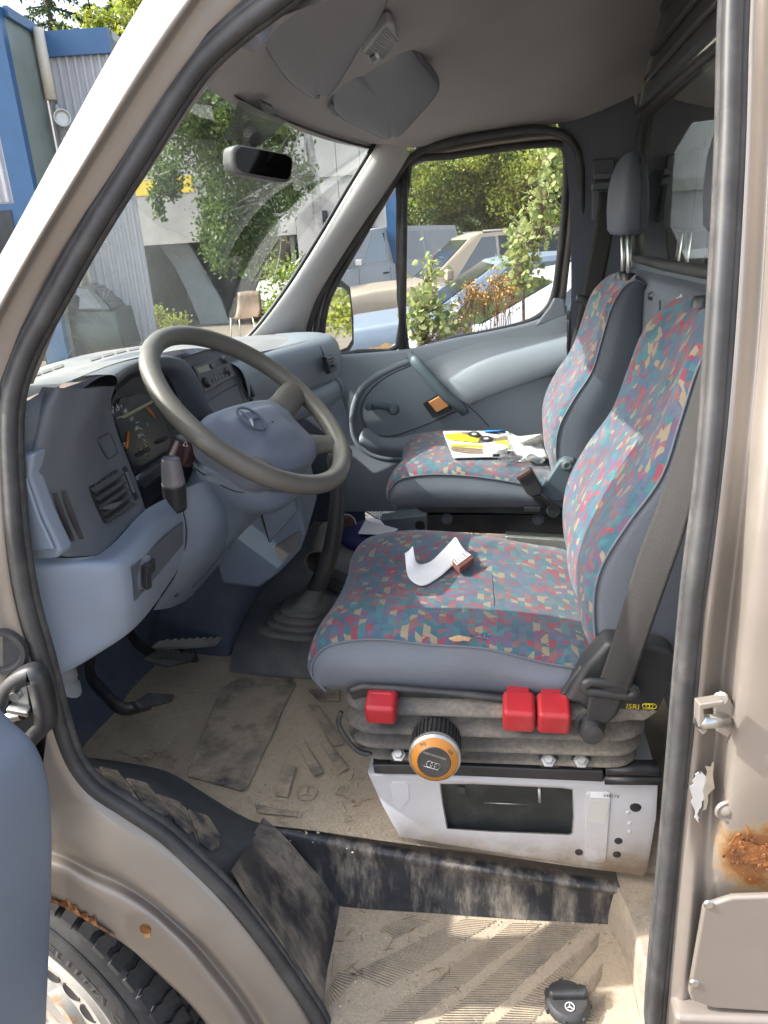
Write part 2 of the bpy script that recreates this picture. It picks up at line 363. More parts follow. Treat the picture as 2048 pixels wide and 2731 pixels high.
def slab(name, poly, d, mat, parent=None, bev=0., seg=2, smooth=False, **props):
    """polygon (3-D points) given thickness along vector d"""
    poly = [Vector(q) for q in poly]; d = Vector(d); k = len(poly)
    vs = poly + [q + d for q in poly]; fs = [tuple(range(k))[::-1], tuple(range(k, 2 * k))] + [(i, (i + 1) % k, (i + 1) % k + k, i + k) for i in range(k)]
    me = from_py(vs, fs); recalc(me)
    o = link(name, me, mat, parent, smooth=bool(bev) or smooth, **props)
    if bev: bevel(o, bev, seg); o.modifiers.new('wn', 'WEIGHTED_NORMAL')
    return o
def box(name, c, size, mat, parent=None, rot=None, bev=0., seg=2, **props):
    """box at centre c, size, optional rotation matrix"""
    R = rot or Matrix.Identity(3); sx, sy, sz = [a / 2 for a in size]; c = Vector(c)
    vs = [c + R @ Vector((x, y, z)) for x in (-sx, sx) for y in (-sy, sy) for z in (-sz, sz)]
    fs = [(0, 1, 3, 2), (4, 6, 7, 5), (0, 4, 5, 1), (2, 3, 7, 6), (0, 2, 6, 4), (1, 5, 7, 3)]
    me = from_py(vs, fs); recalc(me)
    o = link(name, me, mat, parent, smooth=bool(bev), **props)
    if bev: bevel(o, bev, seg); o.modifiers.new('wn', 'WEIGHTED_NORMAL')
    return o
def axes(zv, xv=None):
    """rotation whose z is zv"""
    z = Vector(zv).normalized(); x = Vector(xv) if xv is not None else Vector((1, 0, 0))
    if abs(x.normalized().dot(z)) > .99: x = Vector((0, 1, 0))
    x = (x - z * x.dot(z)).normalized(); y = z.cross(x)
    return Matrix((x, y, z)).transposed()
def lathe(name, c, axis, prof, mat, parent=None, k=28, xv=None, **props):
    """profile [(r,h)...] turned about axis from c"""
    R = axes(axis, xv); c = Vector(c); rows = []
    for r, h in prof: rows.append([np.array(c + R @ Vector((r * math.cos(2 * math.pi * i / k), r * math.sin(2 * math.pi * i / k), h))) for i in range(k)])
    me = grid_mesh(rows, closed_u=True, uv=False); recalc(me)
    o = link(name, me, mat, parent, **props)
    me.set_sharp_from_angle(angle=math.radians(40)) if hasattr(me, 'set_sharp_from_angle') else None
    return o
def multi(name, bms, mat, parent=None, smooth=False, **props):
    """several (verts, faces) joined into one mesh"""
    vs, fs = [], []
    for v, f_ in bms:
        o0 = len(vs); vs += [tuple(q) for q in v]; fs += [tuple(i + o0 for i in ff) for ff in f_]
    return link(name, from_py(vs, fs), mat, parent, smooth=smooth, **props)
def boxvf(c, size, R=None):
    R = R or Matrix.Identity(3); sx, sy, sz = [a / 2 for a in size]; c = Vector(c)
    return [c + R @ Vector((x, y, z)) for x in (-sx, sx) for y in (-sy, sy) for z in (-sz, sz)], [(0, 1, 3, 2), (4, 6, 7, 5), (0, 4, 5, 1), (2, 3, 7, 6), (0, 2, 6, 4), (1, 5, 7, 3)]
def text(name, s, org, right, upv, size, mat, parent=None, ext=.0006, align='LEFT', **props):
    cu = bpy.data.curves.new('t', 'FONT'); cu.body = s; cu.size = 1.0; cu.align_x = align; cu.resolution_u = 2
    to = bpy.data.objects.new('t', cu); COL.objects.link(to)
    me = bpy.data.meshes.new_from_object(to.evaluated_get(bpy.context.evaluated_depsgraph_get())); bpy.data.objects.remove(to); bpy.data.curves.remove(cu)
    r = Vector(right).normalized(); u = Vector(upv); u = (u - r * u.dot(r)).normalized(); nn = r.cross(u); org = Vector(org)
    sh = size
    for v in me.vertices: v.co = org + r * (v.co.x * sh) + u * (v.co.y * sh) + nn * ext
    return link(name, me, mat, parent, smooth=False, **props)
def frame_of(a, b, c2):
    """right, up, normal of the plane through three points (a->b right, a->c up)"""
    r = (Vector(b) - Vector(a)).normalized(); u = Vector(c2) - Vector(a); u = (u - r * u.dot(r)).normalized()
    return r, u, r.cross(u)
def star(name, c, rad, nrm, upv, mat, parent=None, ring=.1, h=.0015, **props):
    """three pointed star in a ring, raised by h"""
    R = axes(nrm, Vector(upv)); c = Vector(c); bl = []        # local x = up
    k = 28; ro, ri = rad, rad * (1 - ring); vs = []
    for i in range(k):
        a = 2 * math.pi * i / k
        for r_, hh in ((ro, 0), (ro, h), (ri, h), (ri, 0)): vs.append(c + R @ Vector((r_ * math.cos(a), r_ * math.sin(a), hh)))
    fs = [(i * 4 + j, ((i + 1) % k) * 4 + j, ((i + 1) % k) * 4 + j + 1, i * 4 + j + 1) for i in range(k) for j in range(3)]
    bl.append((vs, fs))
    for q in range(3):
        a = 2 * math.pi * q / 3; d = Vector((math.cos(a), math.sin(a), 0)); s = Vector((-d.y, d.x, 0)); L = rad * .95; ww = rad * .17
        v = [c + R @ (d * L), c + R @ (s * ww - d * ww * .6), c + R @ (-s * ww - d * ww * .6), c + R @ Vector((0, 0, h * 1.6)), c + R @ (d * L * .5 + Vector((0, 0, h * 1.6)))]
        bl.append((v, [(0, 4, 2), (4, 3, 2), (0, 1, 4), (4, 1, 3)]))
    return multi(name, bl, mat, parent, **props)
# ================================================================== the van's shell
M('pillar_trim', (.42, .41, .41), .65, var=.05, bump=.2, bscale=500, dust=.2, dscale=6)
van = thing('van', 'champagne coloured van seen through its open driver door', 'van', (0, .9, 0))
def S3(p, dx=0, dy=0, dz=0): return Vector(p) + Vector((dx, dy, dz))
# --- A pillar beside the open door
Sx = [(-190, 1000), (0, 680), (160, 388), (333, 80), (470, -130), (640, -330)]
Kx = [(-140, 1010), (39, 702), (210, 417), (392, 113), (545, -95), (720, -290)]
Kx2 = [(-105, 1018), (58, 713), (228, 428), (415, 128), (572, -85), (750, -275)]
Mx = [(-80, 1025), (77, 725), (250, 440), (440, 145), (600, -75), (780, -260)]
Ex = [(0, 1040), (122, 750), (303, 472), (483, 205), (655, 0), (860, -120)]
rows = []
for s, k, k2, m, e in zip(Sx, Kx, Kx2, Mx, Ex):
    S = Qs(*s, .06); rows.append([S3(S, -.04, .10, .0), S3(S, -.012, .035), S, Qs(*k, -.018), Qs(*k2, -.024), Qs(*m, -.010), Qs(*e, .008), S3(Qs(*e, .008), .02, .04, 0)])
patch('front_pillar', rows, 'champagne_paint', van, 6, 5)
# --- hinge pillar below it
Eh = [(0, 1030), (3, 1250), (14, 1433), (38, 1600), (88, 1780), (140, 1910)]
rows = []
for e in Eh:
    E = Qs(*e, .004); rows.append([S3(Qs(e[0] - 190, e[1] + 10, .0), -.01, .08), Qs(e[0] - 180, e[1] + 10, -.0), Qs(e[0] - 150, e[1] + 10, -.014), Qs(e[0] - 90, e[1] + 8, -.012), Qs(e[0] - 40, e[1] + 4, .0), E, S3(E, -.015, .03)])
patch('hinge_pillar', rows, 'champagne_paint', van, 6, 5)
# round opening with a rubber grommet and the door check in its black bezel
g = Qs(4, 1742, -.012)
lathe('grommet', g, (.25, -1, .1), [(.0, -.006), (.022, -.006), (.025, .002), (.031, .002), (.034, -.006)], 'black_rubber', van, 26)
bz = [Qs(a, b, -.020) for a, b in ((15, 1850), (90, 1795), (112, 1845), (122, 1925), (105, 1945), (60, 1990), (10, 2005))]
bzp = sweep('door_check_bezel', bz, [(-.010, -.012), (.010, -.012), (.012, .010), (-.012, .010)], 'black_plastic', van, 6, closed=True)
o_ = [Qs(a, b, -.017) for a, b in ((15, 1850), (90, 1795), (112, 1845), (122, 1925), (105, 1945), (60, 1990), (10, 2005))]
slab('recess_back', o_, (0, .006, 0), 'black_plastic', bzp)
pl = [Qs(a, b, -.024) for a, b in ((28, 1850), (70, 1825), (80, 1900), (34, 1930))]
slab('check_plate', pl, (0, .006, 0), 'galvanised', bzp, bev=.001)
lathe('check_bolt', Qs(44, 1852, -.026), (.2, -1, 0), [(.0, .008), (.007, .008), (.008, 0)], 'steel', bzp, 10)
box('check_arm', Qs(52, 1893, -.03), (.03, .014, .010), 'steel', bzp, axes((.2, -.3, 1)), bev=.002)
lathe('check_roller', Qs(38, 1910, -.03), (1, 0, .2), [(.0, -.012), (.007, -.012), (.007, .012), (0, .012)], 'steel', bzp, 12)
# --- front wing with its two pressed creases and the wheel arch
F = [[(135, 1900), (110, 2090), (110, 2232), (110, 2262), (110, 2295), (105, 2330), (110, 2398)],
     [(178, 2020), (150, 2150), (165, 2258), (168, 2284), (172, 2312), (170, 2345), (170, 2418)],
     [(236, 2108), (215, 2205), (240, 2297), (243, 2322), (246, 2350), (240, 2385), (232, 2455)],
     [(330, 2173), (310, 2250), (318, 2330), (320, 2356), (324, 2388), (312, 2425), (290, 2490)],
     [(425, 2240), (400, 2318), (392, 2375), (394, 2402), (396, 2434), (378, 2475), (350, 2532)],
     [(510, 2315), (480, 2385), (460, 2428), (458, 2455), (456, 2488), (432, 2525), (400, 2577)],
     [(592, 2398), (556, 2448), (522, 2484), (516, 2510), (508, 2540), (484, 2575), (448, 2622)],
     [(672, 2492), (632, 2530), (590, 2560), (580, 2585), (566, 2612), (540, 2640), (500, 2672)],
     [(742, 2588), (700, 2615), (652, 2640), (640, 2662), (624, 2688), (594, 2710), (552, 2735)],
     [(812, 2695), (765, 2715), (714, 2735), (700, 2756), (680, 2780), (650, 2795), (600, 2812)],
     [(862, 2800), (820, 2820), (768, 2835), (752, 2860), (730, 2880), (690, 2900), (630, 2920)]]
of = (.006, -.014, -.022, -.010, -.030, -.036, -.030)
rows = []
for r in F:
    q = [Qs(a, b, c) for (a, b), c in zip(r, of)]; rows.append([S3(q[0], -.010, .03, -.004)] + q + [S3(q[-1], 0, .025, 0.004), S3(q[-1], .02, .10, .02)])
wing = patch('front_wing', rows, 'champagne_paint', van, 5, 5)
# rust eating the arch lip
vs, fs = [], []
lip = [(F[1][6][0] + (F[4][6][0] - F[1][6][0]) * 0, 0)]
pts = cr([np.array(r[6], float) for r in F[0:5]], 14); nrm_ = []
for i, p in enumerate(pts[:46]):
    h = 3 + 17 * abs(math.sin(i * .55) * math.sin(i * .23 + 1)) + random.random() * 5; 
    if i > 30: h *= max(0, (46 - i) / 16)
    a = Qs(p[0], p[1] + 2, -.0335); b = Qs(p[0] + h * .4, p[1] - h, -.0375); vs += [a, b]
for i in range(len(vs) // 2 - 1): fs.append((2 * i, 2 * i + 2, 2 * i + 3, 2 * i + 1))
link('rust_edge', from_py(vs, fs), 'rust', wing)
lathe('rust_spot', Qs(388, 2478, -.0365), (.1, -1, .1), [(0, .001), (.004, .002), (.009, .0005)], 'rust', wing, 9)
link('stain', from_py([Qs(382, 2482, -.0372), Qs(398, 2482, -.0372), Qs(402, 2500, -.0372), Qs(386, 2502, -.0372)], [(0, 1, 2, 3)]), 'rust_stain', wing)
# --- jamb behind the door opening
_rc = Qs(2015, 2290, -.006)
def jambrust(nt, c, r):
    g = nd(nt, 'ShaderNodeTexCoord'); v = nd(nt, 'ShaderNodeVectorMath', operation='SUBTRACT'); nt.links.new(g.outputs['Object'], v.inputs[0]); v.inputs[1].default_value = tuple(_rc)
    m = nd(nt, 'ShaderNodeVectorMath', operation='MULTIPLY'); nt.links.new(v.outputs[0], m.inputs[0]); m.inputs[1].default_value = (1, 1, .75)
    l = nd(nt, 'ShaderNodeVectorMath', operation='LENGTH'); nt.links.new(m.outputs[0], l.inputs[0])
    d = math_(nt, 'ADD', l.outputs['Value'], math_(nt, 'MULTIPLY', math_(nt, 'SUBTRACT', noise_(nt, 28, 6, .7), .5), .07))
    c = mix_(nt, ramp_(nt, d, .052, .030), c, (.42, .27, .10)); c = mix_(nt, ramp_(nt, d, .045, .028), c, (.22, .09, .03))
    return c, r
M('jamb_paint', (.245, .217, .19), .38, .4, var=.07, vscale=4, bump=.05, bscale=40, dust=.4, dcol=(.33, .29, .24), dscale=6, coat=.4, custom=jambrust)
E = [(2012, -260), (1992, 0), (1978, 420), (1953, 869), (1918, 1250), (1876, 1600), (1858, 1760), (1842, 1930), (1826, 2100), (1806, 2330), (1772, 2731), (1750, 2980)]
of = [[.010, .006, .014, .016, -.008, -.020, -.022, -.022]] * 12
of = [list(a) for a in of]
for i in (5, 6, 7, 8): of[i] = [.010, .004, .020, .030, .012, -.010, -.020, -.022]
for i in (9, 10, 11): of[i] = [.010, .0, -.004, .006, .002, .000, -.002, -.002]
rows = []
for (u, v), o_ in zip(E, of):
    du = (0, 22, 46, 74, 100, 132, 260, 430); q = [Qs(u + d, v, c) for d, c in zip(du, o_)]
    rows.append([S3(q[0], -.01, .05)] + q)
jamb = patch('rear_door_pillar', rows, 'jamb_paint', van, 5, 6)
st = slab('striker_plate', [Qs(a, b, .008) for a, b in ((1918, 1838), (1940, 1858), (1955, 1885), (1952, 1935), (1935, 1962), (1905, 1945), (1898, 1880))], (.002, -.005, 0), 'champagne_paint', jamb, bev=.0015)
pin0 = Qs(1933, 1922, -.0); pin = Qs(1868, 1925, -.03)
tube('striker_pin', [pin0, pin], .0085, 'steel', jamb, 2, 12)
slab('striker_bracket', [Qs(a, b, -.018) for a, b in ((1850, 1860), (1915, 1850), (1917, 1862), (1862, 1874), (1872, 1932), (1860, 1942), (1848, 1925))], (.003, -.014, 0), 'champagne_paint', jamb, bev=.0015)
lathe('striker_screw', Qs(1921, 1862, .0), (.1, -1, 0), [(0, .004), (.007, .004), (.009, 0)], 'galvanised', jamb, 12)
def jag(pts, k, amp, seed):
    r_ = random.Random(seed); o = []
    for i in range(len(pts)):
        a, b = Vector((*pts[i], 0)), Vector((*pts[(i + 1) % len(pts)], 0))
        for t in range(k): q = a.lerp(b, t / k); o.append((q.x + r_.uniform(-amp, amp), q.y + r_.uniform(-amp, amp)))
    return o
slab('paint_chip', [Qs(a, b, .0035) for a, b in jag(((1856, 2060), (1872, 2060), (1890, 2090), (1880, 2130), (1862, 2170), (1858, 2190), (1845, 2150), (1842, 2100)), 4, 5, 1)], (0, -.0012, 0), 'white_primer', jamb)
slab('bare_metal', [Qs(a, b, .0012) for a, b in jag(((1880, 2052), (1902, 2030), (1900, 2100), (1885, 2150), (1868, 2180), (1875, 2120)), 4, 6, 2)], (0, -.001, 0), 'steel', jamb)
lathe('dimple', Qs(1942, 2165, -.004), (.1, -1, 0), [(0, .004), (.006, .003), (.010, .0), (.014, .001), (.016, -.002)], 'champagne_paint', jamb, 16)
# sill panel with the rust hole above it
sp_ = slab('sill_panel', [Qs(a, b, -.012) for a, b in ((1871, 2403), (1948, 2378), (2420, 2360), (2420, 2705), (1897, 2672), (1840, 2652), (1832, 2630))], (0, -.010, 0), 'champagne_paint', van, bev=.004, seg=3)
for a, b in ((1890, 2412), (1852, 2622)): lathe('panel_screw', Qs(a, b, -.022), (.1, -1, .1), [(0, .002), (.005, .002), (.007, 0)], 'steel', sp_, 12)
slab('lower_step_edge', [Qs(a, b, -.03) for a, b in ((1800, 2715), (2420, 2735), (2420, 2900), (1790, 2880))], (0, .04, 0), 'champagne_paint', van, bev=.008, seg=3)
hole = jag(((1945, 2250), (1968, 2222), (1982, 2244), (2000, 2240), (2060, 2268), (2150, 2270), (2150, 2312), (2048, 2308), (1985, 2302), (1955, 2285)), 5, 4, 3)
slab('rust_hole', [Qs(a, b, -.006) for a, b in hole], (0, -.0015, 0), 'rust', jamb)
fr_ = random.Random(12)
for i in range(34):
    a = fr_.random() * 6.28; u, v = 2010 + (62 + fr_.gauss(0, 16)) * math.cos(a), 2278 + (38 + fr_.gauss(0, 12)) * math.sin(a)
    if u > 2120: continue
    s_ = fr_.uniform(2, 7); q = [(u + s_ * math.cos(k * 1.257 + a) * fr_.uniform(.5, 1.3), v + s_ * math.sin(k * 1.257 + a) * fr_.uniform(.5, 1.3)) for k in range(5)]
    slab('rust_flake', [Qs(x, y, -.0075) for x, y in q], (fr_.uniform(-.001, .001), -fr_.uniform(.0006, .0018), 0), 'rust', jamb)
slab('rust_crack', [Qs(a, b, -.008) for a, b in jag(((1988, 2195), (1996, 2185), (1994, 2240), (1990, 2240)), 3, 2, 5)], (0, -.001, 0), 'rust', jamb)
# --- seal round the door opening
SE = [(1745, 2990), (1745, 2731), (1790, 2250), (1850, 1600), (1893, 1250), (1921, 869), (1946, 420), (1958, 0), (1975, -250), (1900, -330), (1500, -330), (1100, -260), (880, -110), (731, 0), (620, 84), (513, 190), (363, 422), (232, 633), (122, 830), (60, 948), (27, 1053), (19, 1159), (24, 1285), (36, 1433), (64, 1604), (110, 1767), (152, 1930), (190, 2034), (248, 2105), (340, 2166), (438, 2232), (518, 2306), (600, 2385), (680, 2483), (752, 2581), (818, 2678), (850, 2731), (900, 2850), (1000, 2960), (1300, 3010)]
sp3 = Qsl(SE, .008)
seal = sweep('door_seal', sp3, [(.010, -.002), (.010, .008), (.003, .012), (-.006, .010), (-.010, .003), (-.008, -.005), (.003, -.008), (.008, -.006)], 'black_rubber', van, 6, closed=True)
def inset(pts, d):
    o = []; m = sum((Vector(p) for p in pts), Vector()) / len(pts); k = len(pts)
    for i in range(k):
        t = (Vector(pts[(i + 1) % k]) - Vector(pts[i - 1])).normalized(); nrm = t.cross(Vector((0, 1, 0))).normalized()
        if nrm.dot(m - Vector(pts[i])) < 0: nrm = -nrm
        o.append(Vector(pts[i]) + nrm * d[0] + Vector((0, d[1], 0)))
    return o
sweep('seal_lip', inset(sp3, (.007, .012)), [(.005, -.005), (.005, .006), (-.005, .008), (-.006, -.004)], 'seal_felt', seal, 6, closed=True)
sweep('seal_channel', inset(sp3, (-.011, .002)), [(.004, -.004), (.005, .005), (-.004, .006), (-.005, -.003)], 'black_rubber', seal, 6, closed=True)
# ------------------------------------------------------------------ step well
ZS = .42
edge = [Q(700, 2205, y=.262), Q(763, 2213, y=.258), Q(1000, 2262, y=.255), Q(1300, 2312, y=.255), Q(1560, 2352, y=.252), Q(1650, 2366, y=.248)]
bot = [Q(880, 2400, z=ZS), Q(915, 2415, z=ZS), Q(1130, 2431, z=ZS), Q(1380, 2448, z=ZS), Q(1590, 2460, z=ZS), Q(1622, 2462, z=ZS)]
rows = [[S3(p, 0, .03, -.010) for p in edge], [S3(p, 0, .008, -.002) for p in edge], [S3(p, 0, -.004, -.008) for p in edge], [p.lerp(q, .3) + Vector((0, .004, 0)) for p, q in zip(edge, bot)], [p.lerp(q, .85) for p, q in zip(edge, bot)], [S3(q, 0, -.004, .002) for q in bot]]
patch('step_riser', rows, 'step_riser_plastic', van, 6, 4)
fl = [[Q(u, v, z=ZS) for u, v in ((880, 2395), (1130, 2428), (1380, 2446), (1660, 2464))], [Q(u, v, z=ZS) for u, v in ((868, 2600), (1150, 2620), (1450, 2640), (1690, 2640))], [Q(u, v, z=ZS) for u, v in ((860, 2800), (1150, 2830), (1450, 2850), (1740, 2850))]]
stepf = patch('step_floor', fl, 'dusty_step', van, 6, 6)
# ribbed anti-slip bands, sloping across the step
def vclip(poly, n_, d_):
    o = []
    for i in range(len(poly)):
        a, b = poly[i], poly[(i + 1) % len(poly)]; da, db = a.dot(n_) - d_, b.dot(n_) - d_
        if da <= 0: o.append(a)
        if da * db < 0: o.append(a.lerp(b, da / (da - db)))
    return o
bands = [((1080, 2445), (1010, 2480), (1150, 2455), (1050, 2505)), ((1330, 2455), (1030, 2640), (1240, 2450), (930, 2600)), ((1450, 2462), (1100, 2731), (1370, 2460), (1000, 2731)), ((1560, 2470), (1280, 2731), (1470, 2465), (1160, 2731)), ((1590, 2530), (1420, 2731), (1595, 2490), (1320, 2731)), ((1600, 2610), (1530, 2731), (1605, 2570), (1470, 2731)), ((1610, 2690), (1590, 2731), (1612, 2650), (1560, 2731)), ((960, 2600), (840, 2731), (900, 2590), (860, 2690))]
rib = []
for a, b, c_, d_ in bands:
    a, b, c_, d_ = [Q(p[0], p[1], z=ZS + .001) for p in (a, b, c_, d_)]
    L_ = max((a - b).length, (c_ - d_).length); k = int(L_ / .0062)
    for i in range(k):
        t = (i + .25) / k; t2 = (i + .75) / k
        p, q = a.lerp(b, t), c_.lerp(d_, t); p2, q2 = a.lerp(b, t2), c_.lerp(d_, t2)
        ex = random.uniform(0, .08); p, p2 = p.lerp(q, ex), p2.lerp(q2, ex)
        up_ = Vector((0, 0, .0022)); rib.append(([p, q, q2, p2, p + up_, q + up_, q2 + up_, p2 + up_], [(4, 5, 6, 7), (0, 1, 5, 4), (1, 2, 6, 5), (2, 3, 7, 6), (3, 0, 4, 7)]))
multi('step_ribs', rib, 'step_rib', stepf, kind='stuff')
# left wall of the well
lt = [Qs(616, 2322, .02), Qs(660, 2395, .02), Qs(722, 2478, .02), Qs(795, 2585, .02), Qs(862, 2700, .02), Qs(905, 2800, .02)]
rt = [edge[0] + Vector((-.005, .02, .004)), Q(750, 2222, y=.252), Q(810, 2290, y=.25), Q(905, 2410, z=ZS + .002), Q(888, 2560, z=ZS + .001), Q(872, 2800, z=ZS + .001)]
rows = []
for a, b in zip(lt, rt): rows.append([a, a.lerp(b, .3) + Vector((-.006, 0, -.012)), a.lerp(b, .65) + Vector((-.006, .006, -.014)), b])
patch('step_side_wall', rows, 'step_side_plastic', van, 5, 5)
# right wall and dusty ledge
e1 = [Q(1650, 2364, y=.25), Q(1690, 2460, y=.17), Q(1735, 2600, y=.085), Q(1790, 2800, y=.0)]
e2 = [Q(1618, 2460, z=ZS), Q(1668, 2560, z=ZS), Q(1700, 2680, z=ZS), Q(1735, 2850, z=ZS)]
e0 = [S3(p, .25, .0, .0) for p in e1]
patch('step_end_wall', [[S3(p, .012, 0, .0) for p in e1], [S3(p, -.004, 0, -.006) for p in e1], e2], 'dusty_ledge', van, 5, 5)
patch('sill_ledge', [[S3(e1[0], -.012, .2, .03), S3(e1[0], .2, .2, .03)], [S3(e1[0], -.0, .01, .003), S3(e1[0], .25, .01, .003)], [S3(e1[1], .0, 0, .001), S3(e1[1], .25, 0, .001)], [S3(e1[2], 0, 0, .001), S3(e1[2], .25, 0, .001)], [S3(e1[3], 0, 0, .001), S3(e1[3], .25, 0, .001)]], 'dusty_ledge', van, 4, 4)
# ------------------------------------------------------------------ cab floor
ZF = .585
def fz(x, y):
    z = ZF
    if y < .30: z -= .055 * max(0, min(1, (x + .42) / .6)) * max(0, min(1, (.36 - y) / .11))
    z += .22 * max(0, (-x - .93)) ** 1.0 if x < -.93 else 0
    return z
def floorgrid():
    xs = np.linspace(-1.25, .42, 60); ys = np.linspace(.17, 1.74, 54); vs = []; fs = []
    for i, x in enumerate(xs):
        for j, y in enumerate(ys):
            yy = y
            yl = .262 if x > -.44 else (.262 - (-.44 - x) * .42)
            if j == 0: yy = yl
            elif y < yl: yy = yl + .002 * j
            vs.append((x, yy, fz(x, yy) + .003 * math.sin(x * 19 + y * 13) * math.sin(y * 17)))
    K = len(ys)
    for i in range(len(xs) - 1):
        for j in range(K - 1): fs.append((i * K + j, (i + 1) * K + j, (i + 1) * K + j + 1, i * K + j + 1))
    return from_py(vs, fs)
mat_ = link('floor_mat', floorgrid(), 'dusty_mat', van)
def fpad(name, pts, mt, h=.004, bev=.0015):
    q = []
    for a, b in pts:
        p = Q(a, b, z=ZF)
        for _ in range(4): p = Q(a, b, z=fz(p.x, p.y) + .0025)
        q.append(p)
    return slab(name, q, (0, 0, h), mt, mat_, bev=bev)
fpad('heel_pad', ((590, 1835), (640, 1810), (780, 1810), (788, 1825), (662, 2100), (645, 2112), (500, 2072), (505, 2050)), 'worn_mat_pad')
for p in (((820, 1840), (905, 1840), (905, 1870), (850, 1870)), ((822, 1880), (850, 1885), (920, 1985), (890, 1990)), ((790, 1985), (812, 1982), (862, 2060), (838, 2072)), ((855, 1982), (872, 1975), (930, 2050), (905, 2062)), ((756, 2040), (790, 2046), (768, 2128), (733, 2122)), ((680, 2150), (800, 2168), (795, 2180), (685, 2168))):
    fpad('mat_rib', p, 'worn_mat_pad')
cst = Q(816, 2114, z=fz(-.39, .35) + .004)
star('mat_emblem', cst, .022, (0, 0, 1), (0, 1, 0), 'worn_mat_pad', mat_, ring=.12)
# loose grit lying on floor and step
gv = []
def grit(u0, v0, su, sv, n, z):
    for _ in range(n):
        u, v = random.gauss(u0, su), random.gauss(v0, sv)
        p = Q(u, v, z=z)
        if z == ZS and not (890 < u < 1640 and v > 2440): continue
        r = random.uniform(.0008, .0026) * random.choice((.6, .8, 1, 1.5))
        a = random.random() * 6
        gv.append(([p + Vector((r * math.cos(a + k * 1.57) * random.uniform(.6, 1.2), r * math.sin(a + k * 1.57), .0)) for k in range(4)] + [p + Vector((0, 0, r * 1.1))], [(0, 1, 4), (1, 2, 4), (2, 3, 4), (3, 0, 4)]))
grit(1000, 2500, 90, 60, 420, ZS); grit(1400, 2480, 160, 30, 350, ZS); grit(1100, 2650, 160, 60, 320, ZS); grit(1560, 2500, 50, 40, 120, ZS)
gz = ZF + .004
grit(430, 1830, 90, 30, 260, gz); grit(500, 1950, 120, 70, 240, gz); grit(400, 2030, 60, 20, 160, gz); grit(760, 2150, 90, 40, 150, gz); grit(940, 2120, 30, 60, 120, gz)
M('grit', (.40, .34, .26), .9, var=.5, vscale=90)
multi('grit', gv, 'grit', None, kind='stuff')
# dry pine needles and stalks
nv = []
for (u0, v0, su, sv, n, z) in ((390, 2030, 35, 14, 22, gz), (960, 2530, 50, 40, 9, ZS + .002), (1190, 2590, 20, 20, 5, ZS + .002), (1000, 2440, 60, 12, 6, ZS + .002), (930, 2140, 20, 50, 9, gz)):
    for _ in range(n):
        p = Q(random.gauss(u0, su), random.gauss(v0, sv), z=z); a = random.random() * 6.3; l = random.uniform(.012, .035); d = Vector((math.cos(a), math.sin(a), random.uniform(0, .2))) * l; s = Vector((-d.y, d.x, 0)).normalized() * .0004
        nv.append(([p - s, p + s, p + d + s, p + d - s, p + d * .5 + Vector((0, 0, .002))], [(0, 1, 4), (1, 2, 4), (2, 3, 4), (3, 0, 4)]))
M('dry_needles', (.22, .13, .06), .9, var=.4, vscale=50)
multi('dry_needles', nv, 'dry_needles', None, kind='stuff')
# rubber covering of the entry with its slanting pads
lo = [Qs(a, b, .022) for a, b in ((190, 2010), (244, 2080), (340, 2144), (438, 2208), (522, 2288), (612, 2372))]
hi = [Q(a, b, y=c) for a, b, c in ((230, 2030, .30), (304, 2040, .285), (434, 2068, .27), (542, 2132, .262), (640, 2190, .26), (700, 2206, .26))]
rows = [[a, a.lerp(b, .25) + Vector((0, 0, .002)), a.lerp(b, .62) + Vector((0, 0, .010)), a.lerp(b, .92) + Vector((0, 0, .006)), b + Vector((0, .02, -.008))] for a, b in zip(lo, hi)]
ent = patch('entry_rubber', rows, 'sill_rubber', van, 5, 5)
from mathutils.bvhtree import BVHTree
bv = BVHTree.FromPolygons([v.co for v in ent.data.vertices], [pp.vertices[:] for pp in ent.data.polygons])
M('tread_rubber', (.05, .055, .06), .9, var=0, bump=1., bscale=230, custom=dusty(.42, .72, (.05, .052, .055), 12, .85))
def entpad(name, p, mt, h, off=(10, -10)):
    qq = []
    for a, b in p:
        d = (Q(a + off[0], b + off[1], y=.1) - Vector(CAMP)).normalized(); r_ = bv.ray_cast(Vector(CAMP), d); qq.append(r_[0] if r_[0] else Q(a, b, y=.11))
    nn = (qq[1] - qq[0]).cross(qq[2] - qq[0]).normalized(); nn = nn if nn.z > 0 else -nn
    slab(name, [x + nn * .0005 for x in qq], nn * h, mt, ent, bev=min(.003, h * .4))
for p in (((250, 2062), (300, 2074), (340, 2136), (322, 2140), (272, 2100)), ((322, 2092), (378, 2106), (440, 2186), (424, 2192), (368, 2158)), ((402, 2134), (465, 2155), (504, 2230), (490, 2240), (455, 2208)), ((486, 2174), (540, 2192), (574, 2248), (570, 2276), (550, 2284), (520, 2262))): entpad('tread_pad', p, 'tread_rubber', .006)
for p in (((302, 2076), (320, 2088), (366, 2156), (344, 2142)), ((384, 2110), (400, 2128), (450, 2206), (442, 2190)), ((470, 2158), (484, 2168), (518, 2262), (508, 2236)), ((240, 2060), (250, 2066), (275, 2104), (262, 2098))): entpad('dust_line', p, 'dusty_mat', .002)
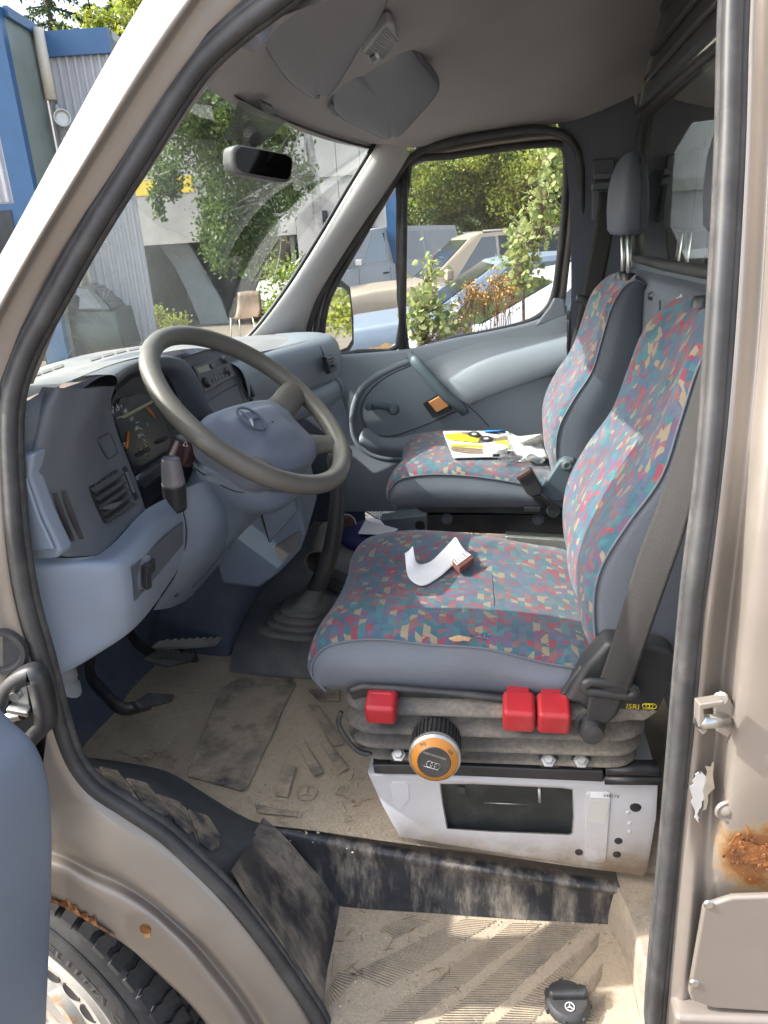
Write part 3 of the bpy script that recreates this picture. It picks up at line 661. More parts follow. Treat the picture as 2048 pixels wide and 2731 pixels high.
# engine cover, tunnel and the dark blue side of the centre console
tun = [[Q(612, 1790, z=.59), Q(700, 1800, z=.59), Q(800, 1808, z=.59), Q(900, 1815, z=.59)],
       [Q(628, 1700, z=.62), Q(720, 1730, z=.64), Q(800, 1745, z=.645), Q(900, 1760, z=.645)],
       [Q(650, 1640, z=.66), Q(730, 1672, z=.69), Q(820, 1690, z=.70), Q(940, 1700, z=.70)],
       [Q(690, 1570, z=.70), Q(770, 1590, z=.715), Q(870, 1610, z=.72), Q(1000, 1620, z=.715)],
       [Q(760, 1480, z=.71), Q(840, 1500, z=.72), Q(930, 1510, z=.72), Q(1050, 1520, z=.715)],
       [Q(830, 1400, z=.66), Q(900, 1420, z=.67), Q(980, 1430, z=.67), Q(1100, 1440, z=.66)],
       [Q(860, 1360, z=.60), Q(930, 1370, z=.60), Q(1000, 1380, z=.60), Q(1120, 1390, z=.60)]]
patch('engine_tunnel', tun, 'tunnel_rubber', van, 6, 6)
cs = [[Q(520, 1440, y=.80), Q(610, 1440, y=.80), Q(760, 1420, y=.88)], [Q(460, 1560, y=.84), Q(600, 1560, y=.82), Q(740, 1500, y=.9)], [Q(400, 1690, y=.88), Q(590, 1660, y=.84), Q(690, 1580, y=.92)], [Q(340, 1780, y=.92), Q(600, 1752, y=.85), Q(640, 1680, y=.93)], [Q(330, 1850, y=.94), Q(598, 1800, y=.855), Q(625, 1760, y=.93)]]
patch('tunnel_carpet', cs, 'dark_blue_carpet', van, 6, 6)
# firewall behind the pedals
patch('firewall', [[(-1.12, .02, 1.3), (-1.12, .9, 1.3), (-1.12, 1.75, 1.3)], [(-1.12, .02, .9), (-1.12, .9, .9), (-1.12, 1.75, .9)], [(-1.02, .02, .66), (-1.02, .9, .66), (-1.02, 1.75, .66)], [(-.9, .02, .57), (-.9, .9, .57), (-.9, 1.75, .57)]], 'dark_blue_carpet', van, 4, 4)
patch('footwell_side', [[(-1.2, 1.70, 1.3), (-.60, 1.70, 1.3)], [(-1.2, 1.70, .9), (-.52, 1.70, .9)], [(-1.2, 1.70, .5), (-.50, 1.70, .5)]], 'dark_blue_carpet', van, 4, 4)
patch('footwell_side', [[(-1.15, .035, 1.25), (-.66, .045, 1.25)], [(-1.15, .035, .9), (-.63, .045, .9)], [(-1.15, .035, .56), (-.5, .06, .56)]], 'black_plastic', van, 4, 4)
lathe('washer_bottle', Q(172, 1830, z=.66), (0, 0, 1), [(0, -.06), (.035, -.06), (.035, .0), (.028, .012), (.028, .02), (.034, .02), (.034, .04), (.03, .05), (0, .05)], 'white_plastic', van, 18)
# passenger footwell: mat, carpeted side and lashing hole
patch('passenger_mat', [[Q(a, b, z=.60) for a, b in ((900, 1315), (960, 1360), (1060, 1420))], [Q(a, b, z=.605) for a, b in ((930, 1300), (1010, 1350), (1110, 1405))]], 'black_rubber', van, 6, 6, thick=.012)
lug = []
for i in range(9):
    for j in range(34):
        u = 905 + j * 5.2 + i * 5; v = 1318 + j * 3.2 - i * 2.6; p = Q(u, v, z=.607); lug.append(boxvf(p, (.012, .012, .006)))
multi('mat_studs', lug, 'black_rubber', van, kind='stuff')
slab('seat_plinth', [Q(1010, 1385, y=1.60), Q(1140, 1372, y=1.60), Q(1140, 1425, y=1.60), Q(1045, 1425, y=1.60)], (0, .1, 0), 'door_trim_plastic', van, bev=.008, seg=3)
lathe('lashing_eye', Q(1120, 1402, y=1.598), (0, -1, .1), [(0, .0), (.014, .0), (.016, .003), (.018, 0)], 'dash_black', van, 18)
# ------------------------------------------------------------------ roof lining
WT = [(563, 159, .25), (645, 241, .55), (731, 289, .85), (886, 352, 1.25), (997, 384, 1.60)]
WTP = [Q(a, b, y=c) for a, b, c in WT]
ys = (.19, .25, .55, .85, 1.25, 1.60, 1.685)
fr = [Vector((WTP[0].x + .02, .19, WTP[0].z - .01))] + WTP + [Q(1060, 396, y=1.66)]
zc = ((1.855, 1.875, 1.90, 1.92, 1.96), (1.885, 1.925, 1.95, 1.97, 2.0), (1.90, 1.955, 2.02, 2.06, 2.12), (1.905, 1.97, 2.05, 2.10, 2.18), (1.905, 1.96, 2.03, 2.08, 2.165), (1.885, 1.905, 1.935, 1.965, 2.04), (1.868, 1.885, 1.893, 1.91, 1.965))
rows = []
for i, y in enumerate(ys):
    f0 = fr[i]; rows.append([S3(f0, -.03, 0, -.012), f0, Vector((f0.x + .09, f0.y, zc[i][0])), Vector((-.14, y, zc[i][1])), Vector((.05, y, zc[i][2])), Vector((.22, y, zc[i][3])), Vector((.39, y, zc[i][4]))])
hl = patch('headliner', rows, 'headliner', van, 6, 6)
patch('roof_panel', [[(-.38, .18, 1.93), (.0, .18, 1.97), (.45, .18, 1.99)], [(-.42, .9, 1.95), (.0, .9, 2.2), (.45, .9, 2.3)], [(-.38, 1.78, 1.92), (.0, 1.85, 1.96), (.45, 1.85, 2.1)]], 'champagne_paint', van, 6, 6)
# windscreen, its black edge band
ws = []
for y, xb, zb, xt, zt in ((.10, -.82, 1.325, -.395, 1.862), (.35, -1.0, 1.318, -.425, 1.875), (.87, -1.10, 1.315, -.455, 1.88), (1.35, -1.02, 1.315, -.43, 1.878), (1.665, -.89, 1.312, -.385, 1.866)):
    b, t = Vector((xb, y, zb)), Vector((xt, y + (.07 if y < .2 else (-.04 if y > 1.6 else 0)), zt)); ws.append([b, b.lerp(t, .33) + Vector((-.02, 0, .02)), b.lerp(t, .67) + Vector((-.02, 0, .02)), t])
wsc = patch('windscreen', ws, 'windscreen_glass', van, 6, 8)
# ------------------------------------------------------------------ far side: pillar trim, door frame, glass
def yp(z): return 1.775 - .13 * (z - 1.27) if z > 1.27 else 1.775
def Qp(u, v, off=0.0):
    y = 1.75
    for _ in range(12): y = yp(Q(u, v, y=y + off).z)
    return Q(u, v, y=y + off)
L_ = [(1003, 384), (930, 505), (850, 640), (770, 765), (700, 860), (640, 925)]
R_ = [(1092, 408), (1040, 492), (965, 600), (890, 715), (835, 812), (800, 925)]
rows = []
for i, (l, r) in enumerate(zip(L_, R_)):
    a = Q(*l, y=1.60 + .0 * i); b = Qp(*r, -.05); m1, m2 = a.lerp(b, .3), a.lerp(b, .72)
    rows.append([S3(a, -.015, .03, 0), a, S3(m1, .012, -.028, .004), S3(m2, .018, -.030, .004), b, S3(b, .01, .05, 0)])
patch('pillar_trim', rows, 'pillar_trim', van, 5, 5)
pd = [(812, 925), (842, 815), (897, 715), (972, 600), (1045, 492), (1100, 415), (1200, 380), (1353, 353), (1430, 345), (1500, 358), (1540, 405), (1550, 511), (1547, 715), (1525, 869), (1515, 1000)]
sweep('passenger_door_seal', [Qp(a, b, -.03) for a, b in pd], circ(.014, 10, .012), 'black_rubber', van, 6)
# passenger door
wb = [(1083, 932), (1200, 905), (1330, 880), (1420, 855), (1458, 825), (1476, 775)]
T = [(855, 952), (900, 948), (1083, 932), (1200, 905), (1330, 880), (1425, 856), (1490, 822), (1512, 815)]
rows = []
bt = [(905, 1235), (905, 1240), (1000, 1260), (1120, 1280), (1260, 1300), (1400, 1300), (1480, 1300), (1520, 1300)]
tr = []
for (u, v) in T: tr.append(Qp(u, v, -.055))
lowp = [Vector((p.x, 1.665, .70)) for p in tr]; lowp[0].x = -.62; lowp[1].x = -.57
rows = [[S3(p, 0, .05, -.012) for p in tr], [S3(p, 0, .02, -.001) for p in tr], [S3(p, 0, .002, -.012) for p in tr]]
for f, dy in ((.3, .0), (.6, .012), (.85, .0), (1., .0)): rows.append([p.lerp(q, f) + Vector((0, dy, 0)) for p, q in zip(tr, lowp)])
pdoor = patch('passenger_door', rows, 'door_trim_plastic', van, 5, 5)
tab = slab('trim_corner', [Qp(a, b, -.06) for a, b in ((1466, 818), (1478, 795), (1505, 798), (1512, 840), (1425, 872))], (0, .03, 0), 'door_trim_plastic', pdoor, bev=.006, seg=3)
# armrest bulge running to the rear
At = [(1118, 955), (1190, 930), (1290, 905), (1400, 885), (1515, 858)]
Am = [(1165, 1045), (1215, 1005), (1300, 965), (1400, 940), (1510, 915)]
Ab = [(1255, 1078), (1290, 1062), (1350, 1038), (1430, 1010), (1515, 985)]
rows = [[Qp(a, b, -.055) for a, b in At], [Q((a[0] + b[0]) / 2, (a[1] + b[1]) / 2, y=1.70) for a, b in zip(At, Am)], [Q(a, b, y=1.665) for a, b in Am], [Q((a[0] + b[0]) / 2, (a[1] + b[1]) / 2, y=1.65) for a, b in zip(Am, Ab)], [Q(a, b, y=1.66) for a, b in Ab], [S3(Q(a, b, y=1.66), 0, .05, -.012) for a, b in Ab]]
patch('armrest', rows, 'door_trim_plastic', pdoor, 5, 5)
gb = [Q(1092, 945, y=1.675), Q(1108, 965, y=1.645), Q(1150, 1012, y=1.635), Q(1190, 1055, y=1.635), Q(1225, 1085, y=1.645), Q(1240, 1102, y=1.67)]
M('grab_plastic', (.085, .115, .135), .5, var=.06, bump=.1, bscale=600)
sweep('grab_handle', gb, circ(.009, 12, .017), 'grab_plastic', pdoor, 7, scale=lambda t: .85 + .3 * math.sin(math.pi * t))
cup = [Q(a, b, y=1.655) for a, b in ((1135, 1078), (1178, 1050), (1208, 1088), (1160, 1108))]
dh = slab('latch_recess', [Q(a, b, y=1.668) for a, b in ((1128, 1078), (1172, 1052), (1205, 1095), (1155, 1115))], (0, .02, 0), 'dash_black', pdoor)
slab('door_latch', [Q(a, b, y=1.664) for a, b in ((1142, 1073), (1172, 1056), (1197, 1083), (1165, 1100))], (0, .004, 0), 'orange_metal', pdoor, bev=.002)
ck = sweep('window_crank', [Q(988, 1086, y=1.625), Q(1005, 1082, y=1.615), Q(1030, 1085, y=1.618), Q(1052, 1092, y=1.63)], circ(.008, 10, .012), 'grab_plastic', pdoor, 6)
lathe('crank_knob', Q(984, 1084, y=1.625), (.1, -1, .1), [(0, .03), (.011, .028), (.013, .02), (.012, 0), (0, 0)], 'grab_plastic', pdoor, 16)
lathe('crank_boss', Q(1050, 1092, y=1.64), (.1, -1, .1), [(0, .028), (.013, .026), (.018, .015), (.02, 0)], 'grab_plastic', pdoor, 16)
# raised rim, panel joint and pocket of the trim
bvd = BVHTree.FromPolygons([v.co for v in pdoor.data.vertices], [pp.vertices[:] for pp in pdoor.data.polygons])
def ond(u, v, h=.001):
    d = (Q(u, v, y=1.6) - Vector(CAMP)).normalized(); r_ = bvd.ray_cast(Vector(CAMP), d)
    return (r_[0] if r_[0] else Q(u, v, y=1.7)) + Vector((0, -h, 0))
c6 = lambda p: (780 + p[0] * .4943, 700 + p[1] * .4943)
rim_ = [ond(*c6(p)) for p in ((640, 530), (560, 560), (460, 612), (370, 690), (328, 800), (330, 930), (390, 1015), (500, 1058), (660, 1060))]
sweep('trim_rim', rim_, [(-.013, -.003), (-.006, .004), (.000, .005), (.007, .003), (.014, -.003)], 'door_trim_plastic', pdoor, 7, up=Vector((0, -1, 0)))
tube('trim_joint', [ond(*c6(p), .0) for p in ((640, 555), (520, 610), (420, 690), (370, 790), (390, 880), (450, 930), (540, 935), (640, 905), (780, 850), (890, 800))], .0018, 'dash_black', pdoor, 7, 6)
tube('rear_joint', [ond(*c6(p), .0) for p in ((950, 775), (1000, 820), (1060, 885))], .0014, 'dash_black', pdoor, 3, 6)
patch('pocket', [[ond(*c6(p), .004) for p in ((362, 935), (395, 890), (470, 935), (560, 945), (690, 915))], [ond(*c6(p), .018) for p in ((365, 965), (400, 965), (480, 985), (580, 1000), (700, 980))], [ond(*c6(p), .003) for p in ((380, 990), (420, 1030), (500, 1050), (590, 1056), (700, 1056))]], 'door_trim_plastic', pdoor, 5, 5)
# window frames
gl = [(1092, 442), (1200, 418), (1330, 398), (1470, 384), (1500, 392), (1510, 425), (1505, 560), (1488, 720), (1476, 790), (1455, 828), (1415, 856), (1330, 880), (1200, 905), (1085, 930)]
glp = [Qp(a, b, .0) for a, b in gl]
def poly_mesh(pts):
    return from_py(pts, [tuple(range(len(pts)))])
link('side_window', poly_mesh(glp), 'side_glass', pdoor, smooth=False)
def ring(name, pts, r, mt, par, off=-.012, rx=None):
    cl = pts
    return sweep(name, [S3(p, 0, off, 0) for p in cl], circ(r, 8, rx), mt, par, 3, closed=True)
ring('window_gasket', glp, .011, 'black_rubber', pdoor)
qg = [Qp(a, b) for a, b in ((1063, 470), (1064, 700), (1062, 922), (960, 938), (868, 948), (862, 880), (880, 790), (960, 645), (1030, 525))]
link('quarter_window', poly_mesh(qg), 'side_glass', pdoor, smooth=False)
ring('quarter_gasket', qg, .011, 'black_rubber', pdoor)
tube('window_divider', [Qp(1078, 432, -.02), Qp(1072, 935, -.02)], .013, 'black_rubber', pdoor, 2, 10)
# painted door frame seen inside the seal
fr1 = [(842, 900), (868, 790), (950, 640), (1025, 525), (1068, 455), (1110, 425), (1200, 402), (1340, 378), (1465, 364), (1510, 375), (1526, 420), (1522, 560), (1505, 720), (1495, 810)]
sweep('door_frame', [Qp(a, b, -.004) for a, b in fr1], [(-.014, -.008), (.014, -.008), (.014, .02), (-.014, .02)], 'champagne_paint', pdoor, 4)
# outside mirror on the far door
mc = Q(897, 840, y=1.95); cdir = (mc - Vector(CAMP)).normalized(); want = Vector((.86, .46, -.05)).normalized(); mn = (want - cdir).normalized()
mr_ = axes(mn, Vector((0, 1, 0)).cross(mn) if False else Vector((0, 0, 1)).cross(mn))
mi = [Q(a, b, y=1.95) for a, b in ((858, 757), (915, 752), (928, 765), (936, 860), (934, 930), (918, 940), (880, 945), (868, 920))]
def onplane(u, v):
    d = (Q(u, v, y=1.9) - Vector(CAMP)).normalized(); t = (mc - Vector(CAMP)).dot(mn) / d.dot(mn); return Vector(CAMP) + d * t
mo = [onplane(a, b) for a, b in ((846, 752), (880, 744), (914, 746), (936, 764), (945, 850), (946, 918), (930, 944), (888, 962), (862, 966), (850, 860))]
mm = slab('outside_mirror', [p - mn * .0 for p in mo], -mn * .07, 'dash_black', pdoor, bev=.008, seg=3)
ct = sum(mo, Vector()) / len(mo)
link('outside_mirror_glass', poly_mesh([ct + (p - ct) * .80 + mn * .003 for p in mo]), 'mirror_glass', pdoor, smooth=False)
tube('mirror_arm', [ct - mn * .03 + Vector((0, 0, -.10)), Qp(850, 930, .02)], .018, 'black_plastic', pdoor, 2, 8)
# B pillar trim on the far side with belt guide
pil = [[(.135, 1.70, 1.95), (.27, 1.715, 1.96), (.385, 1.725, 1.97)], [(.165, 1.665, 1.86), (.27, 1.69, 1.86), (.385, 1.71, 1.86)], [(.19, 1.665, 1.70), (.27, 1.695, 1.70), (.385, 1.715, 1.70)], [(.205, 1.67, 1.4), (.28, 1.70, 1.4), (.385, 1.72, 1.4)], [(.21, 1.675, 1.0), (.28, 1.70, 1.0), (.385, 1.72, 1.0)], [(.21, 1.675, .6), (.28, 1.70, .6), (.385, 1.72, .6)]]
pt_ = patch('rear_pillar_trim', pil, 'grey_trim', van, 6, 6)
slab('trim_clip', [(.272, 1.70, 1.99), (.295, 1.70, 1.99), (.295, 1.69, 1.925), (.272, 1.69, 1.925)], (0, .02, 0), 'grey_trim', pt_, bev=.003)
bg_ = slab('belt_guide', [Q(a, b, y=1.68) for a, b in ((1580, 425), (1640, 422), (1650, 600), (1578, 590))], (0, .03, 0), 'dash_grey', pt_, bev=.006)
box('guide_lip', Q(1618, 470, y=1.668), (.075, .03, .018), 'dash_grey', pt_, bev=.004); box('guide_lip', Q(1616, 495, y=1.664), (.085, .036, .02), 'dash_grey', pt_, bev=.004)
# ------------------------------------------------------------------ bulkhead with its window
XB = .39
bw = [(.42, 1.515), (1.62, 1.515), (1.665, 1.545), (1.675, 1.60), (1.665, 1.84), (1.64, 1.885), (1.60, 1.90), (.42, 1.90), (.36, 1.88), (.33, 1.83), (.33, 1.58), (.36, 1.53)]
bo = [(.10, 1.47), (1.74, 1.47), (1.74, 1.50), (1.74, 1.60), (1.74, 1.84), (1.73, 1.92), (1.70, 1.95), (.42, 1.95), (.10, 1.95), (.10, 1.83), (.10, 1.58), (.10, 1.50)]
k = len(bw); vs = [Vector((XB, a, b)) for a, b in bw] + [Vector((XB, a, b)) for a, b in bo]
bulk = link('bulkhead', from_py(vs, [(i, (i + 1) % k, (i + 1) % k + k, i + k) for i in range(k)]), 'vinyl_dark', van, smooth=False)
link('bulkhead_window', from_py([Vector((XB + .004, a, b)) for a, b in bw], [tuple(range(k))]), 'bulkhead_glass', bulk, smooth=False)
sweep('bulkhead_gasket', [Vector((XB - .004, a, b)) for a, b in bw], circ(.012, 10), 'black_rubber', bulk, 3, closed=True, up=Vector((1, 0, 0)))
patch('bulkhead_ledge', [[(XB - .005, .1, 1.488), (XB - .005, 1.0, 1.488), (XB - .005, 1.73, 1.488)], [(XB - .03, .1, 1.475), (XB - .03, 1.0, 1.475), (XB - .03, 1.72, 1.475)], [(XB - .045, .1, 1.45), (XB - .045, 1., 1.45), (XB - .045, 1.71, 1.45)], [(XB - .045, .1, 1.2), (XB - .045, 1., 1.2), (XB - .045, 1.71, 1.2)], [(XB - .03, .1, .5), (XB - .03, 1., .5), (XB - .03, 1.71, .5)]], 'vinyl_dark', bulk, 4, 6)
M('upper_bulkhead', (.085, .087, .092), .35, var=.12, vscale=5, scratch=.15)
patch('upper_bulkhead', [[(XB - .0, .1, 1.925), (XB - .0, 1.0, 1.925), (XB - .0, 1.735, 1.925)], [(XB + .004, .1, 2.0), (XB + .004, 1.0, 2.0), (XB + .004, 1.70, 2.0)], [(XB + .02, .1, 2.3), (XB + .02, 1., 2.3), (XB + .02, 1.4, 2.3)]], 'upper_bulkhead', bulk, 4, 6)
for z_ in (1.985, 2.035, 2.11): tube('panel_rib', [(XB - .002, .15, z_), (XB - .002, 1.62 - (z_ - 1.98) * 1.2, z_)], .009, 'upper_bulkhead', bulk, 2, 8)
tube('gasket_highlight_rail', [(XB - .014, .2, 1.912), (XB - .014, 1.68, 1.912)], .007, 'chrome', bulk, 2, 8)  # chrome strip added as the bright highlight along the window gasket
sweep('bulkhead_edge_post', [(XB - .012, 1.735, 1.90), (XB - .012, 1.715, 2.0), (XB - .012, 1.60, 2.14)], circ(.012, 8, .008), 'pillar_trim', bulk, 5)
for a, b, c_ in ((1815, 805, .012), (1738, 790, .010)): lathe('bulkhead_bolt', Q(a, b, x=XB - .046), (-1, 0, 0), [(0, .01), (c_ * .7, .008), (c_, .002), (c_ * 1.3, 0)], 'galvanised' if a > 1800 else 'dash_black', bulk, 12)
for a, b in ((1760, 815), (1812, 840)): slab('bulkhead_slot', [Q(a - 2, b - 14, x=XB - .046), Q(a + 2, b - 14, x=XB - .046), Q(a + 2, b + 14, x=XB - .046), Q(a - 2, b + 14, x=XB - .046)], (-.001, 0, 0), 'dash_black', bulk)
# load space behind: side wall with a rounded window, roof, floor, rear doors
M('load_space_board', (.34, .33, .31), .7, var=.15, vscale=3)
cw = [(.508, 1.60), (.505, 1.81), (.55, 1.885), (1.3, 1.92), (1.36, 1.84), (1.36, 1.55), (1.3, 1.50), (.56, 1.50)]
co_ = [(.39, 1.4), (.39, 1.9), (.40, 2.25), (1.3, 2.25), (3.2, 2.25), (3.2, 1.2), (3.2, .6), (.39, .6)]
k = 8; vs = [Vector((a, 1.78, b)) for a, b in cw] + [Vector((a, 1.78, b)) for a, b in co_]
ls = link('load_space_wall', from_py(vs, [(i, (i + 1) % k, (i + 1) % k + k, i + k) for i in range(k)]), 'load_space_board', van, smooth=False)
link('load_window', from_py([Vector((a, 1.785, b)) for a, b in cw], [tuple(range(k))]), 'side_glass', ls, smooth=False)
slab('load_space_roof', [(.40, .12, 2.31), (3.2, .12, 2.31), (3.2, 1.85, 2.31), (.40, 1.85, 2.31)], (0, 0, .03), 'load_space_board', van)
slab('load_space_floor', [(.40, .12, .55), (3.2, .12, .55), (3.2, 1.85, .55), (.40, 1.85, .55)], (0, 0, .03), 'load_space_board', van)
lr = slab('load_space_rear', [(3.2, .12, .5), (3.2, 1.85, .5), (3.2, 1.85, 1.3), (3.2, .12, 1.3)], (.03, 0, 0), 'load_space_board', van)
slab('rear_pane', [(3.21, .2, 1.3), (3.21, 1.8, 1.3), (3.21, 1.8, 2.3), (3.21, .2, 2.3)], (.005, 0, 0), 'side_glass', lr)
slab('body_side', [(.355, -.017, .4), (3.3, -.017, .4), (3.3, -.017, 1.25), (.355, -.017, 1.25)], (0, .06, 0), 'champagne_paint', van)
slab('outer_wing', [(-.70, .0, 1.27), (-1.0, .0, 1.26), (-1.72, .0, 1.0), (-1.76, .0, .62), (-1.27, .0, .5), (-1.2, .0, .72), (-.70, .0, .74)], (0, .03, 0), 'champagne_paint', van, bev=.01)
slab('nose_panel', [(-1.74, .18, 1.0), (-1.74, 1.62, 1.0), (-1.78, 1.62, .45), (-1.78, .18, .45)], (.05, 0, 0), 'champagne_paint', van, bev=.01)
slab('upper_body_side', [(.355, -.017, 1.25), (3.3, -.017, 1.25), (3.3, .24, 2.4), (.355, .24, 2.4)], (0, .06, 0), 'champagne_paint', van)
slab('bonnet', [(-.95, .1, 1.27), (-.95, 1.7, 1.27), (-1.75, 1.6, 1.0), (-1.75, .2, 1.0)], (0, 0, -.05), 'champagne_paint', van, bev=.02)
# ------------------------------------------------------------------ front wheel, steered, with studded winter tyre
tA = math.radians(16); WC = Vector((-.80, .135, .315)); nW = Vector((-math.sin(tA), -math.cos(tA), 0))
RW = axes(nW, Vector((0, 0, 1)))
whl = lathe('wheel', WC, nW, [(0, .078), (.05, .078), (.055, .092), (.072, .092), (.082, .078), (.10, .080), (.148, .088), (.164, .074), (.178, .078), (.186, .092), (.196, .098), (.203, .096), (.203, .07)], 'wheel_paint', van, 56, xv=(0, 0, 1))
for i in range(16):
    a = -math.radians(40 + 22.5 * i); p = WC + RW @ Vector((.124 * math.cos(a), .124 * math.sin(a), .0848))
    lathe('vent_hole', p, nW, [(0, .0), (.017, .0), (.019, .0012), (.0215, .0)], 'dash_black', whl, 16)
lathe('tyre', WC, nW, [(.200, .075), (.203, .090), (.215, .104), (.245, .112), (.285, .110), (.305, .102), (.318, .088), (.322, .07), (.323, 0), (.322, -.07), (.318, -.088), (.285, -.11), (.21, -.09)], 'tyre_rubber', whl, 96, xv=(0, 0, 1))
lathe('sidewall_ring', WC, nW, [(.292, .1085), (.294, .1115), (.297, .1105), (.298, .107)], 'tyre_rubber', whl, 96, xv=(0, 0, 1))
def blockmesh(w0, zig):
    pr = [(-.013, 0), (.010, 0), (.0135, .3), (.0095, .45), (.0125, .75), (.010, 1), (-.013, 1), (-.0105, .75), (-.0135, .45), (-.0095, .3)]
    return pr
blk = None
for row, (h0, h1, ph) in enumerate(((.100, .050, 0), (.045, .004, .5), (-.001, -.045, .1))):
    base = None
    for i in range(58):
        a = 2 * math.pi * (i + ph) / 58
        if not (math.sin(a) * 1 > -.2 or True): continue
        pr = blockmesh(0, 0); vs = []
        if base is None:
            for r_ in (.319, .331):
                for t_, s_ in pr:
                    hh = h0 + (h1 - h0) * s_; rr = r_
                    vs.append(Vector((rr, t_, hh)))
            m_ = len(pr); fs = [tuple(range(m_, 2 * m_)), tuple(range(m_))[::-1]] + [(j, (j + 1) % m_, (j + 1) % m_ + m_, j + m_) for j in range(m_)]
            base = from_py(vs, fs); recalc(base); base.materials.append(MATS['tyre_rubber'])
        o = bpy.data.objects.new('tread_block', base); COL.objects.link(o); o.parent = whl
        Rz = Matrix.Rotation(a, 3, 'Z')
        o.matrix_parent_inverse = Matrix.Identity(4)
        o.matrix_local = Matrix.Translation(WC) @ (RW @ Rz).to_4x4()
# sidewall lettering
def arc_text(s, rad, a0, da, size, hgt, mt, par, name):
    vs, fs = [], []
    for i, ch in enumerate(s):
        if ch == ' ': continue
        cu = bpy.data.curves.new('t', 'FONT'); cu.body = ch; cu.align_x = 'CENTER'; cu.resolution_u = 1
        to = bpy.data.objects.new('t', cu); COL.objects.link(to); me = bpy.data.meshes.new_from_object(to.evaluated_get(bpy.context.evaluated_depsgraph_get())); bpy.data.objects.remove(to)
        a = a0 + da * i; o0 = len(vs); rd = Vector((math.cos(a), math.sin(a), 0)); tg = Vector((math.sin(a), -math.cos(a), 0))
        for v in me.vertices: vs.append(WC + RW @ (rd * (rad + v.co.y * size) + tg * (v.co.x * size * 1.35) + Vector((0, 0, hgt))))
        fs += [tuple(j + o0 for j in p.vertices) for p in me.polygons]
    return link(name, from_py(vs, fs), mt, par, smooth=False)
M('tyre_letter', (.085, .085, .085), .7, var=.1)
LET0 = -.40; LETD = -.074
arc_text('ELIITTA C3', .250, LET0, LETD, .026, .1135, 'tyre_letter', whl, 'sidewall_lettering')
rows = []
for i in range(19):
    a = math.radians(-10 + i * 11); rows.append([WC + Vector((-.385 * math.cos(a), y_ - WC.y, min(.385 * math.sin(a), .33))) for y_ in (.02, .12, .27)])
patch('wheel_arch_liner', rows, 'black_plastic', van, 3, 2)
# ------------------------------------------------------------------ open driver door at the frame's edge
M('door_outer_trim', (.15, .185, .24), .5, var=.08, vscale=5, bump=.12, bscale=600, scratch=.35, scol=(.3, .31, .34))
hd = Vector((-.42, -1.0, 0)).normalized()
he = [Q(a, b, y=c) for a, b, c in ((-30, 1850, -.10), (45, 1930, -.10), (102, 1985, -.10), (136, 2060, -.10), (150, 2160, -.10), (152, 2300, -.10), (146, 2480, -.10), (135, 2731, -.10), (125, 2950, -.10))]
nd_ = Vector((1, -.42, 0)).normalized()
rows = [[S3(p) - nd_ * .05, p - nd_ * .012, p + hd * .02, p + hd * .10 + nd_ * .012, p + hd * .4 + nd_ * .02, p + hd * .8] for p in he]
dd = patch('driver_door', rows, 'door_outer_trim', van, 5, 5)
slab('armrest_recess', [Q(a, b, y=-.125) for a, b in ((-40, 2230), (2, 2215), (22, 2270), (30, 2380), (24, 2480), (2, 2550), (-40, 2560))], nd_ * .004, 'dark_blue_carpet', dd, bev=.001)
slab('driver_door_skin', [he[1] - nd_ * .07, he[1] - nd_ * .07 + hd * .85, Vector((he[-1].x, he[-1].y, .42)) - nd_ * .07 + hd * .85, Vector((he[-1].x, he[-1].y, .42)) - nd_ * .07], -nd_ * .02, 'champagne_paint', dd)
# ================================================================== dashboard
c4 = lambda x, y: (x * .422, 800 + y * .422)
c5 = lambda x, y: (350 + x * .3918, 820 + y * .3918)
def QP(u, v, p0, n):
    d = (Q(u, v, y=1.0) - Vector(CAMP)); t = (Vector(p0) - Vector(CAMP)).dot(n) / d.dot(n); return Vector(CAMP) + d * t
def bvh_of(o): return BVHTree.FromPolygons([v.co for v in o.data.vertices], [pp.vertices[:] for pp in o.data.polygons])
def onto(b, u, v, h=.0, alt=None):
    d = (Q(u, v, y=1.0) - Vector(CAMP)).normalized(); r_ = b.ray_cast(Vector(CAMP), d)
    return (r_[0] - d * h) if r_[0] else (alt or Q(u, v, y=.3))
dash = thing('dashboard', 'grey and blue plastic dashboard stretching across under the windscreen', 'dashboard', (-.8, .87, 1.0))
# top cover with defroster openings
rows = []
for y, a in ((.07, ((-.78, 1.385), (-.74, 1.405), (-.69, 1.422), (-.655, 1.425))), (.20, ((-.87, 1.384), (-.80, 1.40), (-.72, 1.428), (-.655, 1.43))), (.45, ((-.99, 1.384), (-.87, 1.395), (-.74, 1.428), (-.668, 1.432))), (.72, ((-1.025, 1.386), (-.88, 1.390), (-.76, 1.412), (-.67, 1.415))), (.95, ((-1.03, 1.384), (-.89, 1.384), (-.78, 1.388), (-.705, 1.384))), (1.15, ((-1.01, 1.374), (-.87, 1.372), (-.76, 1.362), (-.67, 1.345))), (1.45, ((-.94, 1.356), (-.84, 1.354), (-.70, 1.348), (-.58, 1.340))), (1.64, ((-.89, 1.328), (-.80, 1.338), (-.68, 1.34), (-.58, 1.333)))):
    rows.append([Vector((p[0], y, p[1])) for p in a])
top = patch('top_cover', rows, 'dash_top', dash, 6, 6)
tb = bvh_of(top); M('slot_grey', (.13, .125, .12), .8, var=.1)
def ontop(u, v):
    p = Q(u, v, z=1.388); r_ = tb.ray_cast(Vector((p.x, p.y, 2)), Vector((0, 0, -1))); return Vector((p.x, p.y, (r_[0].z if r_[0] else 1.388) + .0012))
